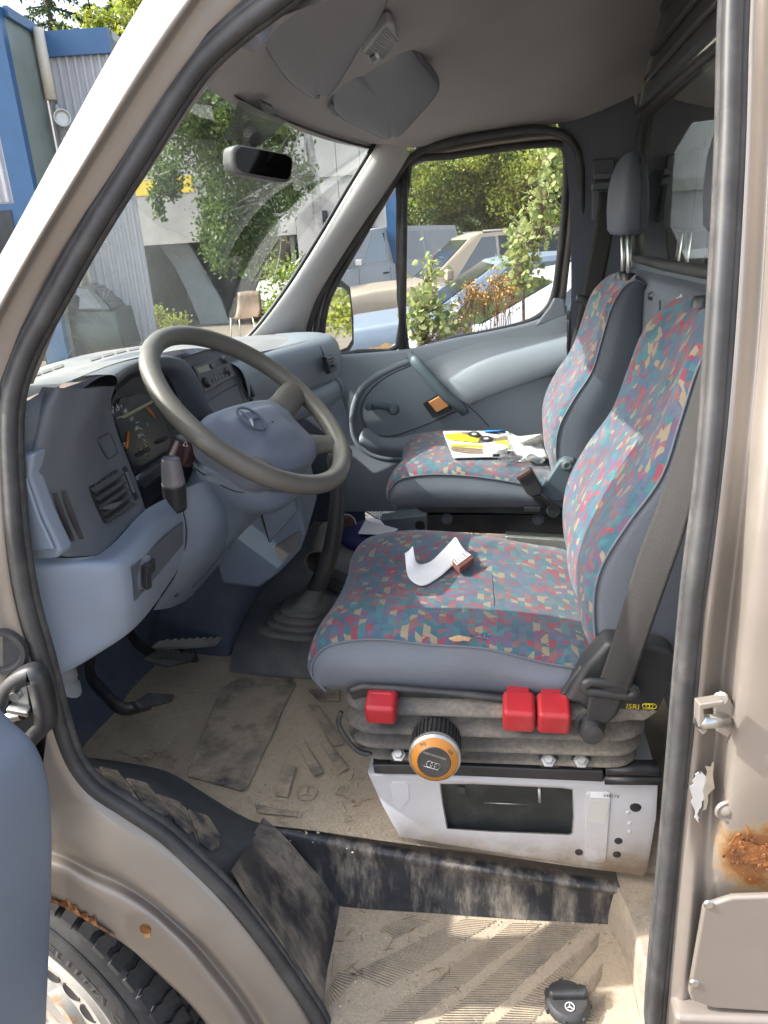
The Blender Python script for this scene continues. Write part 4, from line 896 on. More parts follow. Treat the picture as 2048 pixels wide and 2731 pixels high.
for a, b in (((84, 1000), (106, 992)), ((112, 990), (136, 981)), ((142, 979), (166, 970)), ((240, 955), (266, 946)), ((274, 943), (300, 935)), ((308, 933), (333, 925)), ((341, 924), (366, 916))):
    slab('defroster_slot', [ontop(*a), ontop(*b), ontop(b[0] + 2, b[1] + 8), ontop(a[0] + 2, a[1] + 8)], (0, 0, .0006), 'slot_grey', top)
# instrument hood and left end
W = [[(156, 1034, .10), (236, 1034, .20), (306, 1030, .33)], [(127, 1095, .085), (240, 1100, .17), (294, 1074, .33)], [(97, 1205, .07), (222, 1170, .155), (312, 1150, .33)], [(78, 1268, .06), (212, 1250, .15), (340, 1222, .33)], [(118, 1370, .07), (222, 1345, .15), (364, 1285, .33)], [(173, 1484, .08), (268, 1474, .15), (388, 1360, .33)]]
rows = []
for r in W:
    a, b, c_ = [Q(u, v, y=y) for u, v, y in r]; rows.append([S3(a, -.03, .01), a, a.lerp(b, .55) + Vector((.004, -.006, 0)), b.lerp(a, .1) + Vector((.004, -.004, 0)), b.lerp(c_, .2) + Vector((.003, 0, 0)), b.lerp(c_, .6), c_, S3(c_, -.05, .012, 0)])
ip = patch('instrument_panel', rows, 'dash_grey', dash, 5, 6)
ib = bvh_of(ip)
# hood lip over the gauges and down to the centre
lip_t = [Q(306, 1030, y=.33), Q(345, 1000, y=.42), Q(400, 983, y=.52), Q(450, 980, y=.595), Q(492, 998, y=.65), Q(526, 1050, y=.68), Q(550, 1112, y=.70)]
hood = [[S3(top_, -.05, 0, 0) for top_ in [Vector((-.668, .30, 1.428)), Vector((-.672, .42, 1.43)), Vector((-.672, .54, 1.43)), Vector((-.672, .62, 1.425)), Vector((-.70, .69, 1.40)), Vector((-.71, .71, 1.36)), Vector((-.71, .72, 1.32))]],
        [Q(u, v, y=y) for u, v, y in ((300, 1000, .30), (350, 972, .42), (405, 958, .52), (455, 952, .60), (500, 968, .665), (538, 1030, .695), (566, 1110, .71))], lip_t, [S3(p, -.06, 0, -.004) for p in lip_t]]
patch('instrument_hood', hood, 'dash_grey', dash, 6, 5)
XC = -.685
bowl = [(290, 1085), (310, 1045), (350, 1010), (410, 992), (470, 995), (520, 1030), (555, 1110), (548, 1150), (480, 1220), (388, 1300), (362, 1285), (330, 1200)]
cl_ = slab('gauge_cluster', [Q(a, b, x=XC) for a, b in bowl], (-.01, 0, 0), 'dash_black', dash)
fa = [Q(a, b, x=XC + .002) for a, b in ((297, 1100), (320, 1062), (375, 1048), (405, 1060), (440, 1130), (458, 1195), (362, 1268), (335, 1200))]
M('gauge_face', (.028, .035, .04), .25, var=.2, vscale=15)
slab('gauge_face', fa, (.002, 0, 0), 'gauge_face', cl_)
up_ = Vector((0, 0, 1)); rt_ = Vector((0, 1, 0))
for s, u, v, h in (('100', 292, 1107, .0085), ('120', 308, 1098, .0085), ('140', 328, 1105, .0085), ('160', 345, 1125, .0085), ('180', 359, 1150, .0085), ('200', 367, 1170, .0085), ('20', 328, 1193, .0085), ('0', 392, 1136, .007), ('km/h', 312, 1118, .005)):
    text('gauge_number', s, Q(u, v, x=XC + .0045), rt_, up_, h * 1.25, 'white_print', cl_)
for a, b in (((300, 1083), (303, 1090)), ((310, 1077), (313, 1085)), ((322, 1079), (324, 1087)), ((335, 1088), (333, 1096)), ((362, 1128), (370, 1125)), ((372, 1142), (379, 1144)), ((379, 1158), (385, 1163)), ((383, 1172), (388, 1177))):
    tube('gauge_tick', [Q(*a, x=XC + .0046), Q(*b, x=XC + .0046)], .0007, 'white_print', cl_, 1, 5)
for i in range(26):
    a = 1.25 - i * .085; p = Vector((XC + .0046, .735, 1.335)); r_ = .075
    d = Vector((0, -math.cos(a) * -1, math.sin(a))); tube('gauge_tick', [p + d * r_ - Vector((0, .13, 0)), p + d * (r_ + .006) - Vector((0, .13, 0))], .0006, 'white_print', cl_, 1, 4)
for a, b in (((341, 1150), (338, 1196)), ((344, 1150), (340, 1196)), ((390, 1088), (412, 1114)), ((394, 1086), (415, 1112))): tube('needle', [Q(*a, x=XC + .006), Q(*b, x=XC + .006)], .0011, 'amber_print', cl_, 1, 5)
for a, b in (((366, 1214), (397, 1198)), ((418, 1180), (446, 1167))): tube('counter_window', [Q(*a, x=XC + .005), Q(*b, x=XC + .005)], .004, 'black_plastic', cl_, 1, 6)
M('reflection_tint', (.33, .34, .16), .4, var=.1)
slab('reflection_strip', [Q(a, b, x=XC + .005) for a, b in ((318, 1112), (404, 1068), (408, 1073), (330, 1116))], (.001, 0, 0), 'reflection_tint', cl_)  # flat yellow-green strip painted as a reflection across the gauge face
slab('lower_rail', [Q(a, b, x=XC + .012) for a, b in ((360, 1272), (462, 1203), (464, 1209), (364, 1280))], (.006, 0, 0), 'dash_grey', cl_)
patch('hood_lining', [[S3(p, -.002, 0, 0) for p in lip_t], [Q(a, b, x=XC + .004) for a, b in ((310, 1045), (350, 1010), (410, 992), (470, 995), (520, 1030), (540, 1070), (555, 1110))]], 'dash_black', dash, 5, 3)
# air vent with its vanes, slots in the end
vt = [c4(560, 1180), c4(740, 1068), c4(832, 1300), c4(660, 1415)]
vq = [onto(ib, u, v, .001) for u, v in vt]
vn = (vq[1] - vq[0]).cross(vq[3] - vq[0]).normalized(); vn = vn if vn.x > 0 else -vn
ven = slab('air_vent', vq, -vn * .004, 'dash_black', dash)
for i in range(5):
    t = .06 + i * .20; a, b = vq[0].lerp(vq[3], t), vq[1].lerp(vq[2], t); d = (vq[3] - vq[0]).normalized()
    slab('vent_vane', [a + vn * .001, b + vn * .001, b + d * .006 + vn * .007, a + d * .006 + vn * .007], d * .003, 'black_plastic', ven)
for i in range(1, 5):
    t = i / 5; a, b = vq[0].lerp(vq[1], t), vq[3].lerp(vq[2], t); tube('vent_fin', [a - vn * .0, b - vn * .0], .0016, 'black_plastic', ven, 1, 5)
tb_ = [onto(ib, *c4(x, y), .003) for x, y in ((620, 1300), (740, 1275), (745, 1300), (690, 1330), (625, 1325))]
slab('vent_tab', tb_, vn * .008, 'dash_grey', ven, bev=.002)
slab('vent_wheel_slot', [onto(ib, *c4(x, y), .001) for x, y in ((770, 1060), (795, 1050), (872, 1250), (850, 1268))], vn * .001, 'dash_black', ven)
slab('vent_wheel', [onto(ib, *c4(x, y), .002) for x, y in ((785, 1090), (795, 1085), (845, 1215), (835, 1222))], vn * .004, 'dash_grey', ven, bev=.001)
for a, b in (((335, 1222), (452, 1525)), ((392, 1208), (508, 1512))):
    p, q = onto(ib, *c4(*a), .0005), onto(ib, *c4(*b), .0005); d = (q - p).normalized(); s_ = Vector((1, .4, 0)).cross(d).normalized(); s_ = Vector((.9, .43, .05)).normalized() * .0052
    slab('end_slot', [p - s_, p + s_, q + s_, q - s_], Vector((.2, -1, 0)) * .0012, 'dash_black', ip, bev=.0005)
bl_ = [onto(ib, *c4(x, y), .0003) for x, y in ((618, 878), (685, 842), (698, 850), (740, 960), (735, 975), (690, 1002), (675, 995), (616, 890))]
tube('blank_switch', bl_ + [bl_[0]], .0011, 'dash_black', ip, 2, 5)
M('speaker_mesh', (.10, .115, .14), .6, var=.1, bump=1., bscale=420)
patch('speaker_grille', [[Q(44, 1094, y=.055), Q(100, 1052, y=.09), Q(160, 1028, y=.13)], [Q(36, 1150, y=.055), Q(86, 1120, y=.075), Q(132, 1092, y=.095)], [Q(32, 1212, y=.055), Q(66, 1208, y=.065), Q(98, 1204, y=.075)]], 'speaker_mesh', dash, 6, 6)
slab('end_cover', [Q(a, b, y=.052) for a, b in ((32, 1216), (92, 1209), (80, 1270), (116, 1372), (164, 1474), (150, 1492), (76, 1496), (52, 1480), (48, 1290))], (0, .03, 0), 'pale_blue_plastic', dash, bev=.006, seg=3)
slab('end_cover_raised', [Q(a, b, y=.05) for a, b in ((58, 1282), (74, 1270), (112, 1380), (150, 1462), (74, 1466))], (0, -.006, 0), 'pale_blue_plastic', dash, bev=.004, seg=3)
# lower cover with the lamp switch
Lr = [[(60, 1482, .06), (175, 1488, .09), (268, 1476, .14), (388, 1360, .31), (462, 1320, .40)], [(70, 1525, .05), (200, 1508, .078), (322, 1496, .118), (430, 1392, .30), (490, 1384, .405)], [(85, 1600, .05), (210, 1588, .078), (342, 1556, .12), (440, 1470, .30), (493, 1442, .405)], [(110, 1700, .05), (220, 1678, .08), (346, 1640, .125), (430, 1550, .29), (478, 1505, .39)], [(146, 1812, .055), (240, 1757, .085), (338, 1692, .135), (410, 1612, .28), (448, 1552, .38)]]
rows = [[Q(u, v, y=y) for u, v, y in r] for r in Lr]; rows.append([S3(p, -.08, .01, .0) for p in rows[-1]])
lc = patch('lower_cover', rows, 'pale_blue_plastic', dash, 6, 6)
lb = bvh_of(lc)
swp = slab('switch_panel', [onto(lb, u, v, .007) for u, v in ((352, 1512), (420, 1448), (486, 1392), (488, 1450), (430, 1520), (360, 1602))], (.0012, -.0008, 0), 'dash_grey', lc)
sw_ = slab('lamp_switch', [onto(lb, u, v, .008) for u, v in ((378, 1508), (392, 1496), (395, 1560), (380, 1568))], (.012, -.01, .0), 'black_plastic', lc, bev=.002)
slab('switch_rocker', [onto(lb, u, v, .008) for u, v in ((398, 1498), (410, 1488), (410, 1520), (398, 1530))], (.005, -.004, .0), 'black_plastic', lc, bev=.001)
for u, v in ((396, 1512), (394, 1527), (391, 1566)): lathe('switch_mark', onto(lb, u, v, .0225), (.8, -.6, .1), [(0, .0006), (.0016, .0006), (.0018, 0)], 'white_print', lc, 8)
# centre panel with radio and heater knobs
CP0 = Vector((-.695, .9, 1.335)); CPN = Vector((.94, -.03, .34)).normalized()
def CPq(u, v, h=0): return QP(u, v, CP0 + CPN * h, CPN)
cpn = slab('centre_panel', [CPq(*c5(x, y)) for x, y in ((330, 350), (500, 288), (740, 245), (905, 370), (1010, 580), (1015, 680), (560, 760), (440, 730), (400, 560))], -CPN * .02, 'dash_grey', dash, bev=.003)
rad = slab('radio', [CPq(*c5(x, y), .002) for x, y in ((405, 405), (622, 328), (700, 468), (490, 588))], CPN * .006, 'dash_black', dash, bev=.0015)
M('lcd', (.16, .18, .11), .25, var=.1)
def rp(pts, name, h0, h1, mt, bev=0.0006): return slab(name, [CPq(*c5(x, y), h0) for x, y in pts], CPN * h1, mt, rad, bev=bev)
rp(((440, 415), (520, 388), (540, 425), (462, 452)), 'display', .0075, .001, 'lcd')
rp(((528, 384), (610, 355), (626, 385), (545, 418)), 'cassette_slot', .0075, .001, 'black_plastic')
rp(((535, 388), (560, 380), (572, 405), (548, 415)), 'cassette_button', .0085, .003, 'dash_grey')
rp(((450, 455), (650, 385), (655, 393), (455, 463)), 'trim_strip', .0075, .0012, 'dash_grey')
for i in range(6):
    a, b = 545 + i * 22, 490 - i * 8; rp(((a, b), (a + 15, b - 5), (a + 22, b + 12), (a + 7, b + 17)), 'radio_button', .0075, .003, 'dash_grey', .0004)
for i in range(5):
    a, b = 560 + i * 20, 455 - i * 7; rp(((a, b), (a + 14, b - 5), (a + 19, b + 7), (a + 5, b + 12)), 'radio_button', .0075, .002, 'dash_grey', .0004)
for x, y, r_ in ((510, 508, .0135), (628, 358, .010), (652, 435, .010)): lathe('radio_knob', CPq(*c5(x, y), .008), CPN, [(0, .009), (r_ * .8, .009), (r_ * .85, .006), (r_, .004), (r_, 0)], 'black_plastic', rad, 16)
text('radio_marking', '12', CPq(*c5(552, 402), .013), Vector((0, 1, 0)), Vector((-.34, 0, .94)), .006, 'white_print', rad)
tube('storage_lid_joint', [CPq(*c5(x, y), .0) for x, y in ((560, 730), (515, 650), (525, 632), (700, 530), (722, 530), (765, 640))], .0016, 'dash_black', cpn, 3, 5)
KV = Vector((-.34, 0, .94))
for x, y in ((782, 555), (842, 518), (903, 490)):
    p = CPq(*c5(x, y), .001); R_ = axes(CPN, KV)
    hk = []
    for rr, hh in ((1.0, 0), (1.0, .003), (.85, .005), (.8, .002), (0.01, .002)):
        hk.append([np.array(p + R_ @ Vector((.034 * rr * math.cos(t * .314), .022 * rr * math.sin(t * .314), hh))) for t in range(20)])
    hn = link('heater_dial', grid_mesh(hk, closed_u=True, uv=False), 'dash_black', dash)
    slab('dial_grip', [p + R_ @ Vector(q) for q in ((.026, -.006, .003), (.026, .006, .003), (-.026, .006, .003), (-.026, -.006, .003))], CPN * .013, 'black_plastic', hn, bev=.003)
    slab('dial_mark', [p + R_ @ Vector(q) for q in ((.024, -.001, .0165), (.024, .001, .0165), (.012, .001, .0165), (.012, -.001, .0165))], CPN * .0006, 'white_print', hn)
slab('ashtray', [CPq(*c5(x, y), .001) for x, y in ((890, 640), (970, 580), (985, 605), (905, 668))], CPN * .002, 'dash_black', dash)
# crumpled foil on the passenger side of the top
# passenger pad, its vent and the padded roll below
xe = ((1.03, -.66), (1.15, -.635), (1.33, -.572), (1.48, -.528), (1.575, -.528), (1.605, -.55))
rows = []
for y, x in xe: rows.append([Vector((x - .20, y, 1.343)), Vector((x - .10, y, 1.345)), Vector((x - .035, y, 1.338)), Vector((x - .006, y, 1.318)), Vector((x + .006, y, 1.27)), Vector((x, y, 1.225)), Vector((x - .012, y, 1.205)), Vector((x - .06, y, 1.20))])
rows.append([S3(p, -.02 if i > 2 else 0, .012, 0) + (Vector((-.6, 1.62, 1.27)) - p) * .25 for i, p in enumerate(rows[-1])])
pad = patch('passenger_pad', rows, 'door_trim_plastic', dash, 6, 5)
pb = bvh_of(pad)
tube('pad_joint', [onto(pb, *c5(x, y), .0) for x, y in ((1245, 215), (1290, 275), (1325, 380), (1352, 500))], .0018, 'dash_black', pad, 4, 6)
pv = [Q(*c5(x, y), x=-.517) for x, y in ((1322, 335), (1372, 318), (1396, 425), (1352, 450))]; pvn = Vector((1, 0, .05)).normalized()
pvs = slab('air_vent', pv, -pvn * .012, 'dash_black', dash)
for i in range(5):
    t = .05 + i * .19; a, b = pv[0].lerp(pv[3], t), pv[1].lerp(pv[2], t); d = (pv[3] - pv[0]).normalized(); slab('vent_vane', [a + pvn * .001, b + pvn * .001, b + d * .004 + pvn * .005, a + d * .004 + pvn * .005], d * .003, 'dash_grey', pvs)
slab('vent_tab', [Q(*c5(x, y), x=-.512) for x, y in ((1362, 385), (1384, 378), (1388, 395), (1368, 402))], pvn * .006, 'dash_grey', pvs, bev=.001)
sweep('padded_roll', [Vector((x - .035, y, 1.165)) for y, x in xe], circ(.042, 14, .045), 'door_trim_plastic', dash, 5)
patch('under_dash', [[(-.74, .75, 1.24), (-.74, 1.2, 1.2), (-.66, 1.64, 1.18)], [(-.78, .75, 1.1), (-.80, 1.2, 1.05), (-.74, 1.64, 1.05)], [(-.98, .75, .95), (-1.0, 1.2, .9), (-.98, 1.66, .9)]], 'dash_black', dash, 4, 4)
# cover below the steering column, centre console
CCr = [[(468, 1312, .405), (530, 1285, .44), (600, 1296, .53), (680, 1308, .62)], [(491, 1385, .405), (560, 1368, .45), (612, 1372, .53), (660, 1374, .62)], [(493, 1448, .405), (550, 1444, .45), (590, 1448, .535), (624, 1440, .62)], [(462, 1535, .39), (512, 1518, .45), (546, 1514, .535), (577, 1508, .62)], [(408, 1628, .37), (440, 1620, .45), (482, 1600, .535), (517, 1574, .62)]]
rows = [[Q(u, v, y=y) for u, v, y in r] for r in CCr]
for r in rows: r[1] += Vector((.012, 0, 0)); r[2] += Vector((.012, 0, 0)); r.append(S3(r[3], -.12, .05, -.03))
ccv = patch('column_cover', rows, 'blue_plastic', dash, 6, 6); ccb = bvh_of(ccv)
tube('panel_joint', [onto(ccb, u, v, .0) for u, v in ((476, 1330), (494, 1388), (496, 1448), (470, 1526), (430, 1590))], .0016, 'dash_black', ccv, 5, 6)
tube('panel_joint', [onto(ccb, u, v, .0) for u, v in ((668, 1318), (650, 1376), (614, 1442), (566, 1508), (512, 1566))], .0016, 'dash_black', ccv, 5, 6)
for u, v in ((640, 1345), (470, 1585)): lathe('cover_screw', onto(ccb, u, v, .0005), (.8, -.5, .2), [(0, .001), (.003, .001), (.0045, .0015), (.006, 0)], 'dash_black', ccv, 12)
con = slab('centre_console', [Q(u, v, y=.74) for u, v in ((655, 1312), (775, 1285), (790, 1300), (812, 1400), (815, 1430), (800, 1470), (745, 1530), (690, 1570), (590, 1560), (575, 1500))], (-.04, .28, 0), 'blue_plastic', dash, bev=.012, seg=3)
slab('console_lid', [Q(u, v, y=.732) for u, v in ((700, 1352), (778, 1296), (797, 1358), (722, 1442))], (-.0, -.012, 0), 'blue_plastic', con, bev=.003)
slab('lid_gap', [Q(u, v, y=.7325) for u, v in ((692, 1362), (700, 1354), (724, 1444), (718, 1446))], (-.0, -.003, 0), 'dash_black', con)
slab('console_tray', [Q(u, v, y=.735) for u, v in ((728, 1458), (750, 1446), (800, 1416), (806, 1430), (794, 1458), (752, 1500))], (0, -.003, 0), 'slot_grey', con, bev=.001)
# ================================================================== steering wheel
WN = Vector((.65, -.09, .753)).normalized(); WCc = Vector((-.474, .541, 1.324)); WR = .205
Wup = Vector((-1, 0, 0)); Wup = (Wup - WN * Wup.dot(WN)).normalized(); Wrt = Wup.cross(WN)      # towards the dash, towards the passenger
if Wrt.y < 0: Wrt = -Wrt
def WP(a, b, h=0): return WCc + Wup * a + Wrt * b + WN * h
M('hub_emblem', (.10, .12, .16), .45, var=.1)
sw = thing('steering_wheel', 'worn grey steering wheel with blue hub pad and star emblem', 'steering wheel', WCc)
sweep('rim', [WP(WR * math.cos(t * math.pi / 18), WR * math.sin(t * math.pi / 18)) for t in range(36)], circ(.0185, 14, .0180), 'steering_rim', sw, 3, closed=True, up=WN)
def wpl(x, y, h):
    p = QP(*c5(x, y), WCc + WN * h, WN) - WCc; return p.dot(Wup), p.dot(Wrt)
cR, sR = math.cos(math.radians(17)), math.sin(math.radians(17)); WuA, WrA = Wup, Wrt
Wup, Wrt = WuA * cR + WrA * sR, WrA * cR - WuA * sR          # the wheel stands a little turned
half = [(.026, 0), (.025, .05), (.018, .098), (.004, .122), (-.02, .128), (-.045, .118), (-.078, .116), (-.112, .112), (-.135, .085), (-.148, .035), (-.150, 0)]
oc = half + [(a, -b * (1.18 if a > -.06 else 1.05)) for a, b in half[-2:0:-1]]
oc = [tuple(p[:2]) for p in cr([np.array((a, b, 0)) for a, b in oc], 4, True)]
rings = []; AC = -.062
for s_, h in ((.86, -.085), (.98, -.060), (1.02, -.036), (1.0, -.020), (.95, -.012), (.84, -.006), (.66, -.004), (.52, .002), (.40, .006), (.2, .007), (.02, .007)): rings.append([np.array(WP(AC + (a - AC) * s_ + (.012 if h > 0 else 0), b * s_, h)) for a, b in oc])
link('hub_pad', grid_mesh(rings, closed_u=True, uv=False), 'wheel_hub', sw)
hb = bvh_of([o for o in sw.children if o.name.startswith('hub_pad')][0])
for sgn in (1, -1):
    dn = -.02 if sgn < 0 else 0
    sweep('spoke', [WP(-.014, sgn * .095, -.022 + dn), WP(-.008, sgn * .128, -.016 + dn), WP(.004, sgn * .162, -.008 + dn), WP(.012, sgn * .200, .0)], circ(.013, 12, .028), 'steering_rim', sw, 5, up=WN, scale=lambda t: 1.25 - .5 * t + .35 * t * t)
    sweep('spoke', [WP(-.105, sgn * .085, -.024), WP(-.118, sgn * .112, -.016), WP(-.132, sgn * .132, -.008), WP(-.148, sgn * .145, .0)], circ(.012, 12, .022), 'steering_rim', sw, 5, up=WN, scale=lambda t: 1.25 - .5 * t + .35 * t * t)
ec = onto(hb, *c5(812, 762), .0)
star('emblem', ec + WN * .0008, .031, WN, WuA, 'hub_emblem', sw, ring=.13, h=.003)
Wup, Wrt = WuA, WrA
# column below the wheel with its stalks
colm = thing('steering_column', 'blue plastic steering column shroud under the wheel with stalks', 'steering column', WCc - WN * .2)
lathe('shroud', WCc - WN * .085 + WuA * -.055, -WN, [(0, -.012), (.085, -.012), (.108, -.006), (.116, .008), (.114, .03), (.104, .055), (.085, .075), (.075, .14), (.07, .2), (0, .2)], 'blue_plastic', colm, 36)
shb = bvh_of([o for o in colm.children if o.name.startswith('shroud')][0])
tube('shroud_joint', [onto(shb, *c5(x, y), .0) for x, y in ((420, 1090), (500, 1140), (620, 1215), (740, 1258), (830, 1240))], .0015, 'dash_black', colm, 5, 6)
sA = [Q(470, 1355, y=.40), Q(466, 1320, y=.395), Q(462, 1285, y=.39), Q(460, 1240, y=.385)]
sweep('stalk_base', sA[:3], circ(.022, 14, .02), 'black_plastic', colm, 5, scale=lambda t: .95 + .1 * t)
M('worn_knob', (.20, .19, .20), .3, var=.15, vscale=30)
sweep('stalk_knob', [Q(463, 1290, y=.388), Q(459, 1260, y=.385), Q(456, 1235, y=.383), Q(455, 1222, y=.383), Q(455, 1219, y=.383)], circ(.0185, 16), 'worn_knob', colm, 4, scale=lambda t: 1.1 - .35 * t if t < .8 else (1.1 - .28 - (t - .8) * 3.2))
hz = sweep('hazard_knob', [Q(478, 1225, y=.46), Q(492, 1190, y=.46), Q(498, 1172, y=.46), Q(499, 1168, y=.46)], circ(.021, 12, .024), 'dark_brown_plastic', colm, 4, scale=lambda t: 1.1 - .15 * t if t < .85 else .97 - (t - .85) * 3)
tp = [Q(488, 1188, y=.43), Q(496, 1176, y=.43), Q(500, 1190, y=.43)]; tube('hazard_triangle', tp + [tp[0]], .0007, 'white_print', colm, 1, 5)
# ================================================================== gear lever and pedals
gl_ = thing('gear_lever', 'black gear lever rising from a ribbed rubber boot', 'gear lever', Q(800, 1645, z=.72))
gp = [Q(806, 1640, y=.80), Q(832, 1590, y=.80), Q(866, 1520, y=.80), Q(885, 1455, y=.80), Q(895, 1390, y=.80), Q(902, 1310, y=.80), Q(905, 1250, y=.80)]
sweep('lever', gp, circ(.019, 12), 'black_plastic', gl_, 6, scale=lambda t: 1.25 - .35 * t)
lathe('knob', gp[-1], (gp[-1] - gp[-2]), [(.012, -.02), (.026, .0), (.03, .02), (.027, .045), (.015, .06), (0, .063)], 'black_plastic', gl_, 20)
M('boot_rubber', (.075, .075, .075), .6, var=.2, dust=.6, dcol=(.25, .22, .18), dscale=9)
gb_ = Q(790, 1655, z=.715)
prof = [(.118, .0), (.117, .008), (.098, .010), (.094, .013), (.100, .017), (.099, .026), (.086, .029), (.083, .032), (.090, .037), (.088, .046), (.074, .049), (.072, .053), (.078, .058), (.075, .067), (.058, .071), (.046, .085), (.036, .11), (.028, .13)]
sq = lambda a: math.copysign(abs(a) ** .62, a)
R_ = axes((.12, .05, 1)); rows = []
nk = gp[1] + (gp[2] - gp[1]) * .35
for i, (r, h) in enumerate(prof): rows.append([np.array(gb_.lerp(nk, h / .13) + R_ @ Vector((r * .74 * sq(math.cos(t * .1963)), r * .9 * sq(math.sin(t * .1963)), 0))) for t in range(32)])
link('boot', grid_mesh(rows, closed_u=True, uv=False), 'boot_rubber', gl_)
def pedal(label, name, pad_px, X, arm_px, rib, mt='black_rubber'):
    q = [Q(u, v, x=X) for u, v in pad_px]; c_ = sum(q, Vector()) / len(q); t = thing(name, label, 'pedal', c_)
    n_ = Vector((.75, -.1, .65)).normalized(); q = [c_ + (p - c_) - n_ * (p - c_).dot(n_) for p in q]
    slab('pad', q, n_ * .016, mt, t, bev=.004)
    if rib:
        e0, e1 = q[0], q[1]; k = 9
        for i in range(1, k): slab('grip_rib', [q[0].lerp(q[3], i / k - .03) + n_ * .016, q[1].lerp(q[2], i / k - .03) + n_ * .016, q[1].lerp(q[2], i / k + .03) + n_ * .016, q[0].lerp(q[3], i / k + .03) + n_ * .016], n_ * .003, mt, t)
    sweep('arm', [c_ - n_ * .005] + [Q(u, v, x=xx) for u, v, xx in arm_px], circ(.011, 8, .016), 'black_metal', t, 5)
    return t
M('pedal_rubber', (.24, .235, .22), .7, var=.2, dust=.5, dcol=(.25, .23, .2), dscale=20)
pedal('ribbed grey accelerator pedal nearest the engine tunnel', 'accelerator_pedal', ((426, 1700), (452, 1684), (550, 1738), (536, 1757)), -.80, ((520, 1770, -.83), (505, 1800, -.88)), True, 'pedal_rubber')
pedal('black brake pedal with diamond grip, between the other two pedals', 'brake_pedal', ((404, 1735), (432, 1720), (488, 1775), (478, 1792), (440, 1785)), -.78, ((400, 1740, -.84), (360, 1710, -.92), (330, 1650, -1.0)), True)
pedal('black clutch pedal with bare pad, leftmost of the three pedals', 'clutch_pedal', ((370, 1862), (398, 1845), (438, 1876), (430, 1894), (376, 1890)), -.74, ((330, 1890, -.78), (280, 1850, -.84), (240, 1800, -.9), (250, 1700, -1.0)), False)
# ================================================================== seats
def mirror_y(p, yc): return Vector((p.x, 2 * yc - p.y, p.z))
YC = .488
SEAM_C = [(-.300, .893), (-.323, .925), (-.312, .962), (-.282, .985), (-.21, .996), (-.12, .993), (-.03, .981), (.06, .964), (.115, .955), (.18, .93)]
CEN_C = [(-.302, .890), (-.326, .925), (-.318, .972), (-.285, 1.004), (-.21, 1.014), (-.12, 1.010), (-.03, 1.000), (.06, .984), (.115, .968), (.18, .945)]
SEAM_B = [(.150, .955), (.138, 1.005), (.134, 1.08), (.144, 1.13), (.175, 1.192), (.220, 1.265), (.243, 1.345), (.266, 1.42), (.296, 1.466), (.325, 1.478), (.345, 1.468)]
CEN_B = [(.168, .93), (.133, .975), (.118, 1.03), (.121, 1.093), (.150, 1.168), (.188, 1.235), (.232, 1.305), (.272, 1.38), (.306, 1.448), (.335, 1.485), (.352, 1.468)]
REAR_B = [(.26, .93), (.285, .985), (.30, 1.06), (.31, 1.12), (.322, 1.18), (.334, 1.26), (.342, 1.33), (.347, 1.40), (.350, 1.44), (.350, 1.46), (.350, 1.468)]
def narrow(z): return 0 if z < 1.2 else .045 * min(1, (z - 1.2) / .26) ** 1.5
